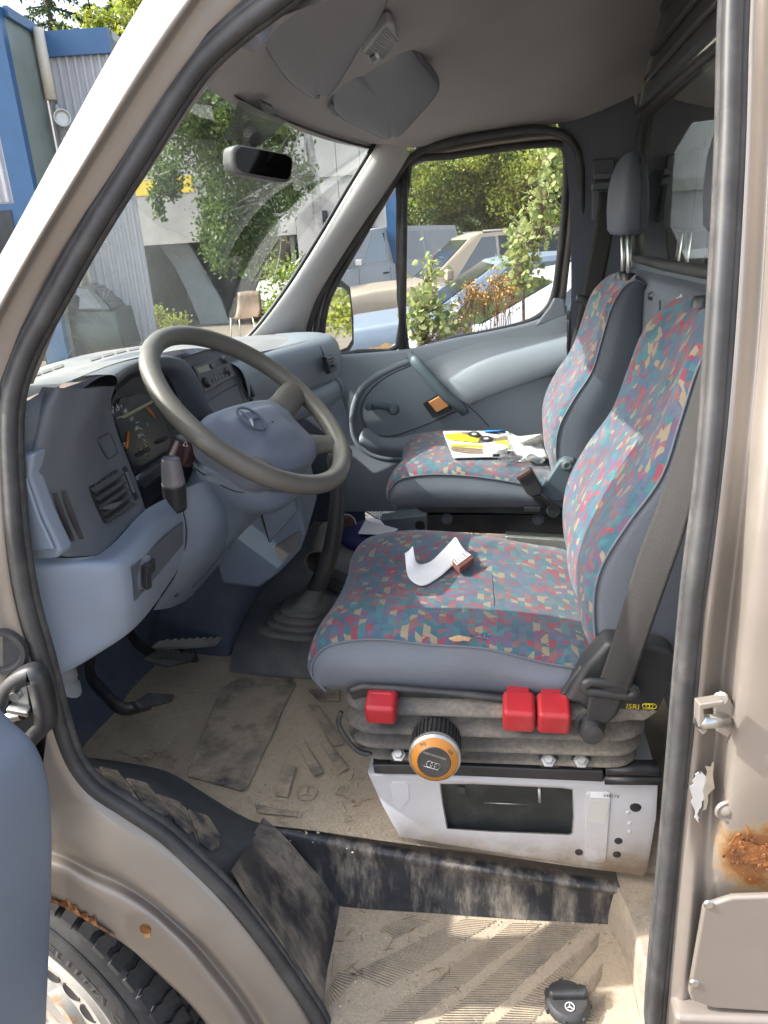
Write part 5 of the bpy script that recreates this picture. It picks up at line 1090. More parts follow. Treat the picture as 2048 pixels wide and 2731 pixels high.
def upholstery(parent, driver):
    rows = []
    for i, (s, c_) in enumerate(zip(SEAM_C, CEN_C)):
        nrm = Vector((-1, 0, .3)) if i < 2 else (Vector((-.6, 0, .8)) if i < 4 else Vector((0, 0, 1)))
        wv = .004 * math.sin(i * 2.3) if driver and i > 3 else 0
        r = [Vector((s[0], YC - .235, s[1] + wv)), Vector((s[0], YC - .222, s[1])) + nrm * .010, Vector((s[0] * .5 + c_[0] * .5, YC - .17, (s[1] + c_[1]) / 2)) + nrm * .013, Vector((c_[0], YC - .09, c_[1])), Vector((c_[0], YC, c_[1])) - nrm * .004]
        rows.append(r + [mirror_y(p, YC) for p in r[-2::-1]])
    cush = patch('cushion', rows, 'seat_cloth', parent, 6, 6)
    for d_ in cush.data.uv_layers[0].data: d_.uv = (d_.uv[1], d_.uv[0])
    bot_x = [-.300, -.302, -.298, -.282, -.21, -.12, -.03, .06, .115, .18]
    for sgn in (1, -1):
        rr = []
        for i, (s, bx) in enumerate(zip(SEAM_C, bot_x)):
            wv = .004 * math.sin(i * 2.3) if driver and i > 3 else 0
            zb = .893; a = Vector((s[0], YC - .235, s[1] + wv)); b = Vector((bx, YC - .228, zb + (0.0 if i > 3 else 0)))
            fat = min(1, max(.15, (a.z - b.z) / .09)); wob = 1 + (.35 * math.sin(i * 1.9) if driver else 0)
            rr.append([a, a.lerp(b, .12) + Vector((-.003 * fat, -.004 * fat, 0)), a.lerp(b, .45) + Vector((-.006 * fat, -.017 * fat * wob, 0)), a.lerp(b, .8) + Vector((-.004 * fat, -.014 * fat * wob, 0)), b])
        if sgn < 0: rr = [[mirror_y(p, YC) for p in r] for r in rr]
        patch('cushion_side', rr, 'vinyl', parent, 6, 6)
    tube('piping', [Vector((s[0], YC - .237, s[1] + (.004 * math.sin(i * 2.3) if driver and i > 3 else 0))) for i, s in enumerate(SEAM_C)], .0022, 'vinyl_dark', cush, 6, 6)
    # backrest
    rows = []
    for i, (s, c_) in enumerate(zip(SEAM_B, CEN_B)):
        nw = narrow(s[1]); nrm = Vector((-.9, 0, .3)) if i < 8 else (Vector((-.5, 0, .85)) if i == 8 else Vector((0.1, 0, 1)))
        k = 1 if i < 8 else .4
        r = [Vector((s[0], YC - .226 + nw, s[1])), Vector((s[0] - .012 * k, YC - .21 + nw, s[1] + .006 * k)), Vector((s[0] * .55 + c_[0] * .45 - .012 * k, YC - .165 + nw * .8, s[1] * .55 + c_[1] * .45)), Vector((c_[0] + .002 * k, YC - .095 + nw * .4, c_[1])), Vector((c_[0] + (.004 if i > 5 else -.006) * k, YC, c_[1]))]
        rows.append(r + [mirror_y(p, YC) for p in r[-2::-1]])
    bk = patch('backrest', rows, 'seat_cloth', parent, 6, 6)
    for sgn in (1, -1):
        rr = []
        for i, (s, b) in enumerate(zip(SEAM_B, REAR_B)):
            nw = narrow(s[1]); a = Vector((s[0], YC - .226 + nw, s[1])); c_ = Vector((b[0], YC - .205 + nw, b[1])); f = min(1, (c_ - a).length / .1)
            rr.append([a, a.lerp(c_, .1) + Vector((.0, -.006 * f, 0)), a.lerp(c_, .4) + Vector((0, -.014 * f, 0)), a.lerp(c_, .85) + Vector((0, -.010 * f, 0)), c_, c_ + Vector((.004, .05, 0)), Vector((c_.x + .006, YC, c_.z))])
        if sgn < 0: rr = [[mirror_y(p, YC) for p in r] for r in rr]
        patch('backrest_side', rr, 'vinyl' if driver else 'vinyl_dark', parent, 6, 5)
    tube('piping', [Vector((s[0], YC - .229 + narrow(s[1]), s[1])) for s in SEAM_B], .0022, 'vinyl_dark', bk, 6, 6)
    # headrest on two posts
    hr = []
    hx = .040 if driver else 0
    for z, x0, x1, hw in ((1.585, .300, .338, .09), (1.588, .287, .352, .118), (1.60, .278, .360, .128), (1.65, .274, .362, .132), (1.70, .276, .358, .13), (1.74, .284, .350, .122), (1.768, .296, .342, .105), (1.780, .306, .334, .085), (1.783, .314, .328, .06)):
        xm = (x0 + x1) / 2 + hx; rx = (x1 - x0) / 2; rg = []
        for t in range(28):
            a = 2 * math.pi * t / 28; ca, sa = math.cos(a), math.sin(a); e = .55
            rg.append(np.array((xm + rx * math.copysign(abs(ca) ** .7, ca), YC + hw * math.copysign(abs(sa) ** .45, sa), z)))
        hr.append(rg)
    hr = [[np.array((.319 + hx, YC, 1.585))] * 28] + hr + [[np.array((.321 + hx, YC, 1.784))] * 28]
    hd_ = link('headrest', grid_mesh(hr, closed_u=True, uv=False), 'headrest_foam', parent)
    rg = [Vector((.3185 + .0005, YC - .1325, z)) for z in (1.60, 1.65, 1.70)]
    tube('headrest_joint', [Vector((.332 + hx, YC - .126, 1.592)), Vector((.331 + hx, YC - .133, 1.65)), Vector((.330 + hx, YC - .131, 1.70)), Vector((.326 + hx, YC - .110, 1.765))], .0012, 'dash_black', hd_, 4, 5)
    for d in (-.052, .052):
        tube('headrest_post', [Vector((.318 + hx, YC + d, 1.60)), Vector((.326, YC + d, 1.44))], .0065, 'steel', parent, 2, 10)
        lathe('post_guide', Vector((.323, YC + d, 1.478)), (0, 0, 1), [(0, .012), (.014, .012), (.018, .008), (.020, -.006), (0, -.006)], 'dash_black', parent, 14)
drv = thing('driver_seat', 'driver seat in patchwork cloth on a white box with red handles', 'seat', (0, YC, .56))
upholstery(drv, True)
pas = thing('passenger_seat', 'far passenger seat in patchwork cloth with a magazine lying on it', 'seat', (0, YC, .6))
upholstery(pas, False)
DY = .90
for o in list(pas.children):
    o.matrix_parent_inverse = Matrix.Translation(-WPOS['passenger_seat'])
pas.location.y += DY
# frayed hole along the front seam of the driver's cushion
k1 = lambda x, y: (800 + x * .663, 1350 + y * .663)
M('torn_foam', (.45, .30, .17), .9, var=.2, vscale=200)
tear = [Q(*k1(x, y), y=.252) for x, y in jag(((600, 528), (640, 520), (690, 528), (680, 536), (620, 538)), 3, 2, 8)]
slab('foam_tear', tear, (0, -.004, 0), 'torn_foam', [o for o in drv.children if o.name.startswith('cushion')][0])
cb = None
for o in drv.children:
    if o.name.split('.')[0] == 'cushion': cb = bvh_of(o); CUSH = o
thr = random.Random(3)
for i in range(7):
    p = onto(cb, *k1(680 + thr.random() * 95, 505 + thr.random() * 30), .001); q = [p]
    for j in range(3): q.append(q[-1] + Vector((thr.uniform(-.008, .008), thr.uniform(-.004, .004), thr.uniform(-.002, .003))))
    M('teal_thread', (.05, .25, .32), .9, var=0) if 'teal_thread' not in MATS else None
    tube('loose_thread', q, .0009, 'teal_thread', CUSH, 3, 5)
# cushion seams pressed into the cloth
tube('cloth_seam', [onto(cb, *k1(x, y), .0) for x, y in ((770, 270), (775, 330), (780, 400), (782, 480))], .0008, 'vinyl_dark', CUSH, 4, 5)
# --- driver's base: pan, recliner cover, bellows, rail, box
y0 = .222
pan = slab('seat_pan', [Q(*k1(x, y), y=.235) for x, y in ((195, 745), (262, 728), (640, 758), (1000, 792), (1062, 765), (1140, 640), (1170, 630), (1200, 700), (1180, 830), (1060, 830), (600, 800), (300, 792), (215, 790))], (0, .04, 0), 'black_metal', drv, bev=.003)
tube('pan_rim', [Q(*k1(x, y), y=.228) for x, y in ((200, 742), (262, 726), (640, 755), (985, 790), (1050, 765), (1095, 700), (1140, 645))], .006, 'black_plastic', pan, 6, 8)
rc = slab('recliner_cover', [Q(*k1(x, y), y=.212) for x, y in ((1150, 640), (1235, 548), (1385, 562), (1500, 588), (1515, 610), (1512, 690), (1445, 825), (1385, 868), (1290, 860), (1180, 848), (1120, 800), (1060, 790))], (0, .05, 0), 'black_plastic', drv, bev=.010, seg=3)
slab('cover_foot', [Q(*k1(x, y), y=.210) for x, y in ((1250, 812), (1442, 828), (1384, 866), (1240, 860))], (0, .01, 0), 'bellows', rc, bev=.003)
isr = [Q(*k1(x, y), y=.2105) for x, y in ((1310, 812), (1378, 818), (1310, 785))]
r_, u_, n_ = frame_of(isr[0], isr[1], isr[2])
text('maker_name', 'ISRI', isr[0], r_, u_, (isr[1] - isr[0]).length / 1.95, 'yellow_print', rc)
for i in range(3):
    c_ = Q(*k1(1392 + i * 14, 803 + i * .8), y=.2105); tube('maker_ring', [c_ + r_ * (.0052 * math.cos(t * .5236)) + u_ * (.0045 * math.sin(t * .5236)) for t in range(13)], .0006, 'yellow_print', rc, 1, 4)
tube('maker_line', [Q(*k1(1378, 797), y=.2105), Q(*k1(1432, 799), y=.2105)], .0006, 'yellow_print', rc, 1, 4)
a_, b_ = Q(*k1(1375, 817), y=.2105), Q(*k1(1432, 820), y=.2105)
text('maker_word', 'ISRINGHAUSEN', a_, r_, u_, (b_ - a_).length / 8.2, 'yellow_print', rc)
def rrect(x0, x1, y0, y1, r, o, z, k=5):
    pts = []
    for cx_, cy_, a0 in ((x1 - r, y1 - r, 0), (x0 + r, y1 - r, 90), (x0 + r, y0 + r, 180), (x1 - r, y0 + r, 270)):
        for i in range(k + 1):
            a = math.radians(a0 + 90 * i / k); pts.append(np.array((cx_ + (r + o) * math.cos(a), cy_ + (r + o) * math.sin(a), z)))
    return pts
bl = []
for i, (z, o_) in enumerate(((.902, -.03), (.900, -.01), (.892, .010), (.886, .015), (.882, .011), (.867, -.014), (.862, -.014), (.855, .010), (.849, .017), (.845, .012), (.833, -.015), (.828, -.015), (.822, .007), (.817, .013), (.813, .008), (.803, -.015), (.798, -.015), (.794, .002), (.790, .007), (.786, .002), (.775, -.02), (.772, -.04))):
    lp = rrect(-.255, .205, .222, .74, .045, o_, z); bl.append([p + np.array((0, 0, -.0 + .006 * math.sin(p[0] * 6 + 1) - (.30 * max(0, z - .83)) * max(0, (p[0] + .1)) * .5)) for p in lp])
link('bellows', grid_mesh(bl, closed_u=True, uv=False), 'bellows', drv)
for x, y, w_, h_, yy in ((322, 830, .050, .040, .195), (880, 856, .050, .045, .19), (1022, 864, .051, .045, .19)):
    c_ = Q(*k1(x, y), y=yy); hnd = box('height_handle', c_ + Vector((0, .02, 0)), (w_, .05, h_), 'red_plastic', drv, axes((.02, -.25, 1)), bev=.008, seg=4)
    box('handle_lever', c_ + Vector((0, .05, .012)), (.036, .06, .022), 'red_plastic', hnd, bev=.003)
box('data_plate', Q(*k1(737, 803), y=.2335), (.048, .002, .012), 'dash_grey', drv); 
for i in range(4): box('plate_window', Q(*k1(712 + i * 17, 803 + i), y=.232), (.007, .002, .006), 'paper' if i == 1 else 'dash_black', drv)
kc = Q(*k1(543, 992), y=.165)
kn = lathe('weight_knob', kc, (.04, -1, .12), [(0, .028), (.0245, .028), (.026, .0265)], 'black_plastic', drv, 40)
lathe('orange_ring', kc, (.04, -1, .12), [(.026, .0268), (.0365, .018), (.0385, .016)], 'orange_print', kn, 40)
lathe('knob_lens', kc, (.04, -1, .12), [(.0370, .0185), (.0405, .0145), (.0405, .006), (.0, .006)], 'galvanised', kn, 40)
KR = axes((.04, -1, .12), Vector((0, 0, 1)))
lathe('knob_skirt', kc, (.04, -1, .12), [(.038, .006), (.038, -.045), (.0, -.045)], 'black_plastic', kn, 40)
rb_ = []
for i in range(36):
    a = 2 * math.pi * i / 36; p = kc + KR @ Vector((.0385 * math.cos(a), .0385 * math.sin(a), -.018)); rb_.append(boxvf(p, (.004, .003, .046), KR @ Matrix.Rotation(a, 3, 'Z')))
multi('knob_ribs', rb_, 'black_plastic', kn)
ku = KR @ Vector((1, 0, 0)); kr_ = -(KR @ Vector((0, 1, 0))); kn_ = KR @ Vector((0, 0, 1))
if kr_.x < 0: kr_ = -kr_
for s, a, rt in (('90', 118, 20), ('50', 42, -40)):
    a = math.radians(a); p = kc + ku * (.032 * math.sin(a)) + kr_ * (.032 * math.cos(a)) + kn_ * .0245; d = Matrix.Rotation(math.radians(rt), 3, kn_)
    text('knob_number', s, p - kr_ * .005 - ku * .004, d @ kr_, d @ ku, .010, 'black_plastic', kn, ext=.001)
d = Matrix.Rotation(math.radians(162), 3, kn_)
text('knob_name', 'ISRINGHAUSEN', kc + kr_ * .019 + ku * .0085 + kn_ * .0285, d @ kr_, d @ ku, .0052, 'steel', kn, ext=.0004)
for i in range(3):
    c_ = kc + kn_ * .029 + (d @ kr_) * (-.006 + .006 * i) + (d @ ku) * .004; tube('knob_ring', [c_ + (d @ kr_) * (.0045 * math.cos(t * .5236)) + (d @ ku) * (.0055 * math.sin(t * .5236)) for t in range(13)], .0006, 'steel', kn, 1, 4)
tube('knob_line', [kc + kn_ * .029 + (d @ kr_) * -.014 + (d @ ku) * .010, kc + kn_ * .029 + (d @ kr_) * .014 + (d @ ku) * .010], .0006, 'steel', kn, 1, 4)
rl = slab('seat_rail', [Q(*k1(x, y), y=.222) for x, y in ((292, 1042), (600, 1042), (950, 1058), (1222, 1066), (1222, 1112), (900, 1098), (600, 1086), (298, 1078))], (0, .09, .012), 'black_metal', drv, bev=.003)
slab('rail_flange', [Q(*k1(298, 990), y=.245), Q(*k1(1222, 1040), y=.245), Q(*k1(1222, 1066), y=.228), Q(*k1(292, 1040), y=.228)], (0, .01, -.004), 'black_metal', rl)
for x0, x1, yy in ((1226, 1440, 1042), (1222, 1452, 1080)): sweep('rail_slide', [Q(*k1(x0, yy + 8), y=.232), Q(*k1(x1, yy + 10), y=.232)], [(-.006, -.012), (.006, -.012), (.006, .012), (-.006, .012)], 'black_metal', rl, 2)
for x, y in ((397, 998), (998, 1020), (1130, 1023)):
    slab('bolt_tab', [Q(*k1(x + a, y + b), y=.224) for a, b in ((-40, -8), (42, -4), (46, 36), (-34, 32))], (0, .003, .002), 'black_metal', rl, bev=.002)
    lathe('bolt', Q(*k1(x, y + 2), y=.221), (0, -.6, .8), [(0, .010), (.007, .010), (.008, .008), (.008, .003), (.012, .003), (.012, 0)], 'galvanised', rl, 6)
for x, y in ((322, 1008), (745, 1028), (890, 1036), (1058, 1048), (1205, 1042)): lathe('rail_hole', Q(*k1(x, y), y=.236), (0, -.6, .8), [(0, .001), (.004, .001), (.005, 0)], 'dash_black', rl, 10)
tube('release_bar', [Q(*k1(x, y), y=.225) for x, y in ((165, 828), (155, 870), (180, 925), (235, 985), (290, 1000))], .0045, 'black_plastic', drv, 6, 8)
# white seat box with its covered opening
oo = [(272, 1072), (520, 1076), (780, 1086), (1080, 1096), (1440, 1098), (1432, 1250), (1395, 1470), (1380, 1488), (1080, 1440), (760, 1388), (400, 1328), (335, 1210)]
ii = [(560, 1112), (690, 1112), (850, 1120), (1060, 1130), (1100, 1136), (1104, 1250), (1098, 1318), (1085, 1324), (960, 1318), (760, 1310), (590, 1298), (572, 1200)]
def bf(p, d=0):
    t = (p[1] - 1070) / 420; return Q(*k1(*p), y=.238 + .014 * t + d)
O_, I_, I2, I3 = [bf(p) for p in oo], [bf(p, -.003) for p in ii], [bf(((p[0] - 830) * .985 + 830, (p[1] - 1215) * .96 + 1215), .006) for p in ii], [bf(((p[0] - 830) * .975 + 830, (p[1] - 1215) * .94 + 1215), .02) for p in ii]
Bk = [S3(p, -.0, .45, .0) for p in O_]; k = 12
Or = [p + (sum(O_, Vector()) / 12 - p).normalized() * .010 + Vector((0, -.004, 0)) for p in O_]
vs = Bk + [S3(p, 0, .012, 0) for p in O_] + O_ + Or + I_ + I2 + I3; fs = []
for L__ in range(6):
    for i in range(k): fs.append((L__ * k + i, L__ * k + (i + 1) % k, (L__ + 1) * k + (i + 1) % k, (L__ + 1) * k + i))
me = from_py(vs, fs); recalc(me)
bx = link('seat_box', me, 'white_box_paint', drv); me.set_sharp_from_angle(angle=math.radians(50))
M('dusty_black_board', (.02, .024, .024), .45, var=.3, vscale=15, dust=.6, dcol=(.13, .14, .12), dscale=9, dlo=.5, dhi=.8)
slab('box_cover', [bf(p, .016) for p in ((560, 1105), (1110, 1130), (1105, 1330), (570, 1305))], (0, .005, 0), 'dusty_black_board', bx)
tube('cover_scratch', [bf((740, 1193), .0155), bf((920, 1200), .0155)], .0012, 'steel', bx, 1, 4)
tube('cover_key', [bf((962, 1135), .013), bf((964, 1190), .013)], .003, 'galvanised', bx, 1, 6)
for x in (648, 1016): slab('cover_tab', [bf((x - 14, 1126), .0145), bf((x + 14, 1128), .0145), bf((x + 16, 1154), .0145), bf((x - 16, 1152), .0145)], (0, -.002, 0), 'black_plastic', bx)
def emb(pts, d, name='box_pressing', mt='white_box_paint', th=.004, bv=.0018): return slab(name, [bf(p, d) for p in pts], (0, th, 0), mt, bx, bev=bv, seg=2)
emb(((1150, 1160), (1165, 1146), (1240, 1150), (1252, 1165), (1232, 1425), (1220, 1440), (1160, 1430), (1145, 1415)), -.0065)
emb(((355, 1120), (370, 1110), (425, 1112), (438, 1124), (440, 1180), (400, 1230), (372, 1200)), -.0058)
emb(((1168, 1150), (1246, 1152), (1243, 1176), (1168, 1172)), -.0078, 'box_sticker', 'paper', .001, 0)
M('sticker_grey', (.55, .54, .5), .6, var=.1); emb(((1166, 1182), (1246, 1186), (1228, 1275), (1160, 1270)), -.0078, 'box_sticker', 'sticker_grey', .001, 0)
a_ = bf((1219, 1168), -.009); text('sticker_number', '540178', a_, (1, 0, -.03), (0, 0, 1), .0085, 'black_plastic', bx)
for x, y, r_ in ((1350, 1211, .0075), (1281, 1347, .0055), (1275, 1401, .0055), (1122, 1392, .0055)):
    c_ = bf((x, y), -.0045); lathe('box_hole', c_, (0, -1, .05), [(0, .0008), (r_, .0008), (r_ * 1.25, 0)], 'dash_black', bx, 16)
for x, y in ((1320, 1232), (1326, 1275), (1326, 1308)): lathe('box_rivet', bf((x, y), -.0042), (0, -1, .05), [(0, .001), (.003, .0008), (.004, 0)], 'white_box_paint', bx, 10)
# --- driver's seat belt
belt = thing('seat_belt', 'worn black driver seat belt running down to a ring by the seat', 'seat belt', Q(1600, 1910, y=.2))
le = [(1893, 880, .125), (1872, 976, .13), (1822, 1150, .15), (1762, 1330, .17), (1704, 1480, .185), (1640, 1690, .198), (1588, 1848, .20)]
re_ = [(1960, 1000, .10), (1915, 1090, .105), (1868, 1250, .12), (1826, 1420, .14), (1778, 1560, .16), (1715, 1740, .185), (1668, 1868, .195)]
patch('strap', [[Q(u, v, y=y), Q((u + a) / 2, (v + b) / 2, y=(y + c_) / 2 - .003), Q(a, b, y=c_)] for (u, v, y), (a, b, c_) in zip(le, re_)], 'belt_webbing', belt, 5, 5, thick=.002)
rg = [Q(*k1(x, y), y=.196) for x, y in ((1150, 715), (1180, 708), (1300, 722), (1345, 735), (1348, 752), (1320, 762), (1180, 748), (1150, 740))]
sweep('anchor_ring', rg, circ(.0055, 8, .008), 'black_plastic', belt, 4, closed=True)
patch('anchor_loop', [[Q(*k1(x, y), y=.198) for x, y in r] for r in (((1170, 745), (1235, 750), (1298, 758)), ((1162, 780), (1225, 790), (1288, 800)), ((1152, 840), (1200, 850), (1268, 835)), ((1165, 862), (1205, 868), (1235, 865)))], 'belt_webbing', belt, 4, 4, thick=.004)
for i in range(4): tube('stitching', [Q(*k1(1168 - i * 2, 768 + i * 11), y=.1955), Q(*k1(1225 - i * 2, 776 + i * 11), y=.1955), Q(*k1(1280 - i * 3, 786 + i * 11), y=.1955)], .0013, 'belt_stitch', belt, 3, 4)
lathe('anchor_bolt', Q(*k1(1168, 880), y=.205), (0, -1, .05), [(0, .03), (.016, .028), (.018, .02), (.018, .0), (.024, -.002)], 'black_plastic', belt, 20)
slab('anchor_plate', [Q(*k1(x, y), y=.206) for x, y in ((1135, 835), (1165, 825), (1240, 862), (1190, 885), (1140, 870))], (0, .004, 0), 'black_metal', belt, bev=.001)
# --- passenger base, recliner plate, buckle, belt
k6 = lambda x, y: (780 + x * .4943, 700 + y * .4943)
def addp(o): o.parent = pas; o.matrix_parent_inverse = Matrix.Translation(-(WPOS['passenger_seat'] + Vector((0, DY, 0)))); return o
addp(slab('seat_pan', [Q(*k6(x, y), y=1.155) for x, y in ((662, 1300), (690, 1285), (1450, 1272), (1520, 1290), (1520, 1345), (1440, 1362), (700, 1352), (670, 1330))], (0, .42, 0), 'black_plastic', None, bev=.006, seg=3))
addp(slab('base_frame', [Q(*k6(x, y), y=1.19) for x, y in ((726, 1362), (1480, 1362), (1480, 1480), (726, 1452))], (0, .40, 0), 'black_metal', None, bev=.004))
addp(slab('base_rail', [Q(*k6(x, y), y=1.15) for x, y in ((1150, 1478), (1500, 1500), (1500, 1560), (1150, 1530))], (0, .06, 0), 'galvanised', None, bev=.003))
for x, y in ((832, 1384), (1325, 1386)): addp(lathe('base_bolt', Q(*k6(x, y), y=1.188), (0, -1, .1), [(0, .006), (.010, .006), (.012, .003), (.016, .002), (.017, 0)], 'dash_grey', None, 14))
addp(slab('base_step', [Q(*k6(x, y), y=1.15) for x, y in ((1252, 1315), (1340, 1318), (1338, 1346), (1252, 1342))], (0, -.006, 0), 'black_plastic', None, bev=.002))
addp(slab('recliner_plate', [Q(*k6(x, y), y=1.125) for x, y in ((1440, 1075), (1470, 1058), (1520, 1062), (1545, 1100), (1560, 1290), (1390, 1290), (1330, 1240))], (0, .03, 0), 'grab_plastic', None, bev=.006, seg=3))
addp(lathe('recliner_bolt', Q(*k6(1482, 1095), y=1.122), (0, -1, .05), [(0, .002), (.005, .002), (.006, .006), (.010, .006), (.012, .002), (.015, .001), (.016, 0)], 'dash_grey', None, 20))
addp(slab('buckle', [Q(*k6(x, y), y=1.10) for x, y in ((1206, 1158), (1285, 1112), (1352, 1222), (1345, 1250), (1290, 1272), (1262, 1250))], (0, .03, 0), 'black_plastic', None, bev=.006, seg=3))
addp(slab('buckle_mouth', [Q(*k6(x, y), y=1.098) for x, y in ((1206, 1160), (1283, 1114), (1290, 1126), (1214, 1174))], (0, -.002, 0), 'packet_brown', None))
addp(sweep('buckle_stalk', [Q(*k6(1310, 1255), y=1.115), Q(*k6(1360, 1300), y=1.12), Q(*k6(1420, 1345), y=1.125)], [(-.012, -.003), (.012, -.003), (.012, .003), (-.012, .003)], 'black_plastic', None, 3))
addp(lathe('buckle_bolt', Q(*k6(1410, 1338), y=1.118), (0, -1, .05), [(0, .008), (.016, .008), (.018, .004), (.02, 0)], 'black_plastic', None, 16))
pbelt = thing('seat_belt', 'black passenger belt hanging from the guide on the far pillar', 'seat belt', (.28, 1.66, 1.3))
patch('strap', [[Q(1598, 512, y=1.652), Q(1640, 512, y=1.652)], [Q(1588, 600, y=1.65), Q(1636, 610, y=1.65)], [Q(1565, 720, y=1.645), Q(1612, 740, y=1.645)], [Q(1540, 840, y=1.64), Q(1585, 860, y=1.64)], [Q(1510, 980, y=1.635), Q(1555, 1000, y=1.635)]], 'belt_webbing', pbelt, 5, 4, thick=.002)
sweep('belt_tongue', [Q(1536, 795, y=1.635), Q(1556, 800, y=1.63), Q(1590, 830, y=1.635)], circ(.006, 8, .012), 'black_plastic', pbelt, 4)
# driver's inboard buckle
ib_ = thing('belt_buckle', 'small dark belt buckle between the driver cushion and backrest', 'buckle', Q(1495, 1490, y=.78))
slab('buckle', [Q(u, v, y=.76) for u, v in ((1488, 1492), (1508, 1468), (1524, 1476), (1512, 1512), (1498, 1515))], (0, .02, 0), 'black_plastic', ib_, bev=.003)
slab('tongue_slot', [Q(u, v, y=.758) for u, v in ((1490, 1492), (1508, 1470), (1511, 1474), (1494, 1496))], (0, -.002, 0), 'galvanised', ib_)
# ================================================================== visors, mirror, lamp
c2 = lambda x, y: (500 + x * .4822, y * .4822)
hb_ = bvh_of(hl)
def up_on(pts, h): return [onto(hb_, u, v, h, Q(u, v, y=.3)) for u, v in pts]
def puffy(name, pts, h, mt, parent, puff=.012, n=5):
    """soft flat cushion over an outline"""
    q = up_on(pts, h); c_ = sum(q, Vector()) / len(q); d = (Vector(CAMP) - c_).normalized()
    nrm = Vector((.12, -.35, -1)).normalized(); c_ = c_ + nrm * .05
    q = [QP(u, v, c_, nrm) for u, v in pts]; q2 = [Vector(p) for p in cr(q, n, True)]; c_ = sum(q2, Vector()) / len(q2)
    rows = []
    for s_, hh in ((1.0, -.012), (1.005, -.004), (.985, .004), (.93, .010), (.8, .016), (.55, .020), (.3, .022), (.02, .022)):
        rows.append([np.array(c_ + (p - c_) * s_ + nrm * (hh * puff / .012)) for p in q2])
    o = link(name, grid_mesh(rows, closed_u=True, uv=False), mt, parent)
    tube('visor_piping', [c_ + (p - c_) * .975 + nrm * .005 for p in q2] + [c_ + (q2[0] - c_) * .975 + nrm * .005], .0018, 'dash_grey', o, 1, 5)
    return o
v1 = thing('sun_visor', 'grey cloth sun visor above the steering wheel, clipped to the roof lining', 'sun visor', Q(800, 120, y=.5), 'folded sun visors')
puffy('visor_pad', ((700, 20), (690, 75), (716, 135), (765, 205), (830, 254), (846, 246), (876, 248), (925, 178), (960, 116), (1016, 34), (1035, -60), (880, -120), (760, -60)), .02, 'visor_cloth', v1)
lathe('pivot', onto(hb_, 684, 62, .02, Q(684, 62, y=.3)), (-.2, -.6, -.7), [(0, .03), (.014, .028), (.018, .015), (.018, -.01)], 'grey_trim', v1, 16)
tube('pivot_arm', [onto(hb_, 690, 90, .012, Q(690, 90, y=.3)), onto(hb_, 706, 80, .03, Q(706, 80, y=.3))], .008, 'dash_black', v1, 2, 8)
v2 = thing('sun_visor', 'grey cloth sun visor nearer the far side window', 'sun visor', Q(1030, 250, y=1.2), 'folded sun visors')
puffy('visor_pad', ((880, 258), (926, 176), (965, 186), (1011, 143), (1072, 96), (1125, 160), (1170, 218), (1168, 242), (1115, 305), (1062, 360), (1046, 358), (1030, 367), (965, 338), (906, 308)), .018, 'visor_cloth', v2)
slab('visor_clip', up_on(((874, 285), (880, 270), (904, 282), (906, 300), (897, 308), (884, 302)), .022), (.004, -.006, -.006), 'dash_grey', v2, bev=.003)
slab('visor_clip', up_on(((826, 252), (852, 250), (850, 258), (838, 262)), .016), (.004, -.004, -.004), 'dash_black', v1, bev=.002)
lamp = thing('roof_lamp', 'ribbed grey interior lamp between the two sun visors', 'lamp', Q(1010, 90, y=.8))
lq = up_on(((961, 112), (1022, 32), (1034, 27), (1043, 33), (1055, 74), (1050, 94), (1000, 146), (988, 148)), .022); c_ = sum(lq, Vector()) / 8
ln_ = (lq[2] - lq[0]).cross(lq[5] - lq[0]).normalized(); ln_ = ln_ if ln_.z < 0 else -ln_
M('lamp_plastic', (.30, .31, .32), .5, var=.05)
lb_ = slab('housing', lq, ln_ * .016, 'lamp_plastic', lamp, bev=.004, seg=3)
for i in range(11):
    t = i / 11; a = up_on(((967 + 58 * t, 113 - 78 * t), (1012 + 40 * t, 128 - 50 * t)), .022); tube('lens_rib', [p + ln_ * .017 for p in a], .0022, 'lamp_plastic', lamp, 1, 6)
slab('lamp_switch', [p + ln_ * .018 for p in up_on(((976, 118), (988, 110), (996, 122), (984, 132)), .022)], ln_ * .004, 'dash_black', lamp, bev=.001)
slab('switch_symbol', [p + ln_ * .0185 for p in up_on(((990, 112), (998, 107), (1003, 118), (994, 124)), .022)], ln_ * .003, 'white_print', lamp)
mir = thing('rear_view_mirror', 'dark rear view mirror hanging in front of the windscreen', 'mirror', Q(700, 430, y=.9))
MX = -.47
mq = [(618, 404), (622, 392), (634, 383), (700, 395), (766, 409), (782, 420), (784, 436), (779, 472), (771, 486), (758, 486), (700, 476), (638, 464), (622, 450), (617, 428)]
def mp(u, v, k=0): p = Q(u, v, y=.90 + (u - 700) * .00012); d = (p - Vector(CAMP)).normalized(); return p - d * k
body = slab('mirror_housing', [mp(*p) for p in mq], (-.03, .02, .0), 'black_plastic', mir, bev=.006, seg=3)
mcx, mcy = 701, 435
link('mirror_pane', poly_mesh([mp(mcx + (u - mcx) * .9 + 3, mcy + (v - mcy) * .84, .0015) for u, v in mq]), 'dark_mirror', mir, smooth=False)
tube('mirror_stem', [mp(672, 385, -.02), mp(668, 372, -.03), Q(668, 360, y=.93)], .012, 'black_plastic', mir, 4, 10)
wb_ = bvh_of(wsc)
lathe('stem_foot', onto(wb_, 668, 360, .008, Q(668, 360, y=.95)), (.6, -.4, -.5), [(0, .02), (.016, .018), (.02, .0)], 'black_plastic', mir, 16)
shd = thing('windscreen_shade_band', 'black striped print on the windscreen behind the mirror', 'shade band', Q(690, 310, y=.9))
SP0 = Vector((-.52 + .012, .88, 1.805 - .014)); SPN = Vector((.66, 0, -.75)).normalized()
A0, A1, B0, B1 = (636, 270), (594, 372), (766, 322), (694, 388)
st_ = []
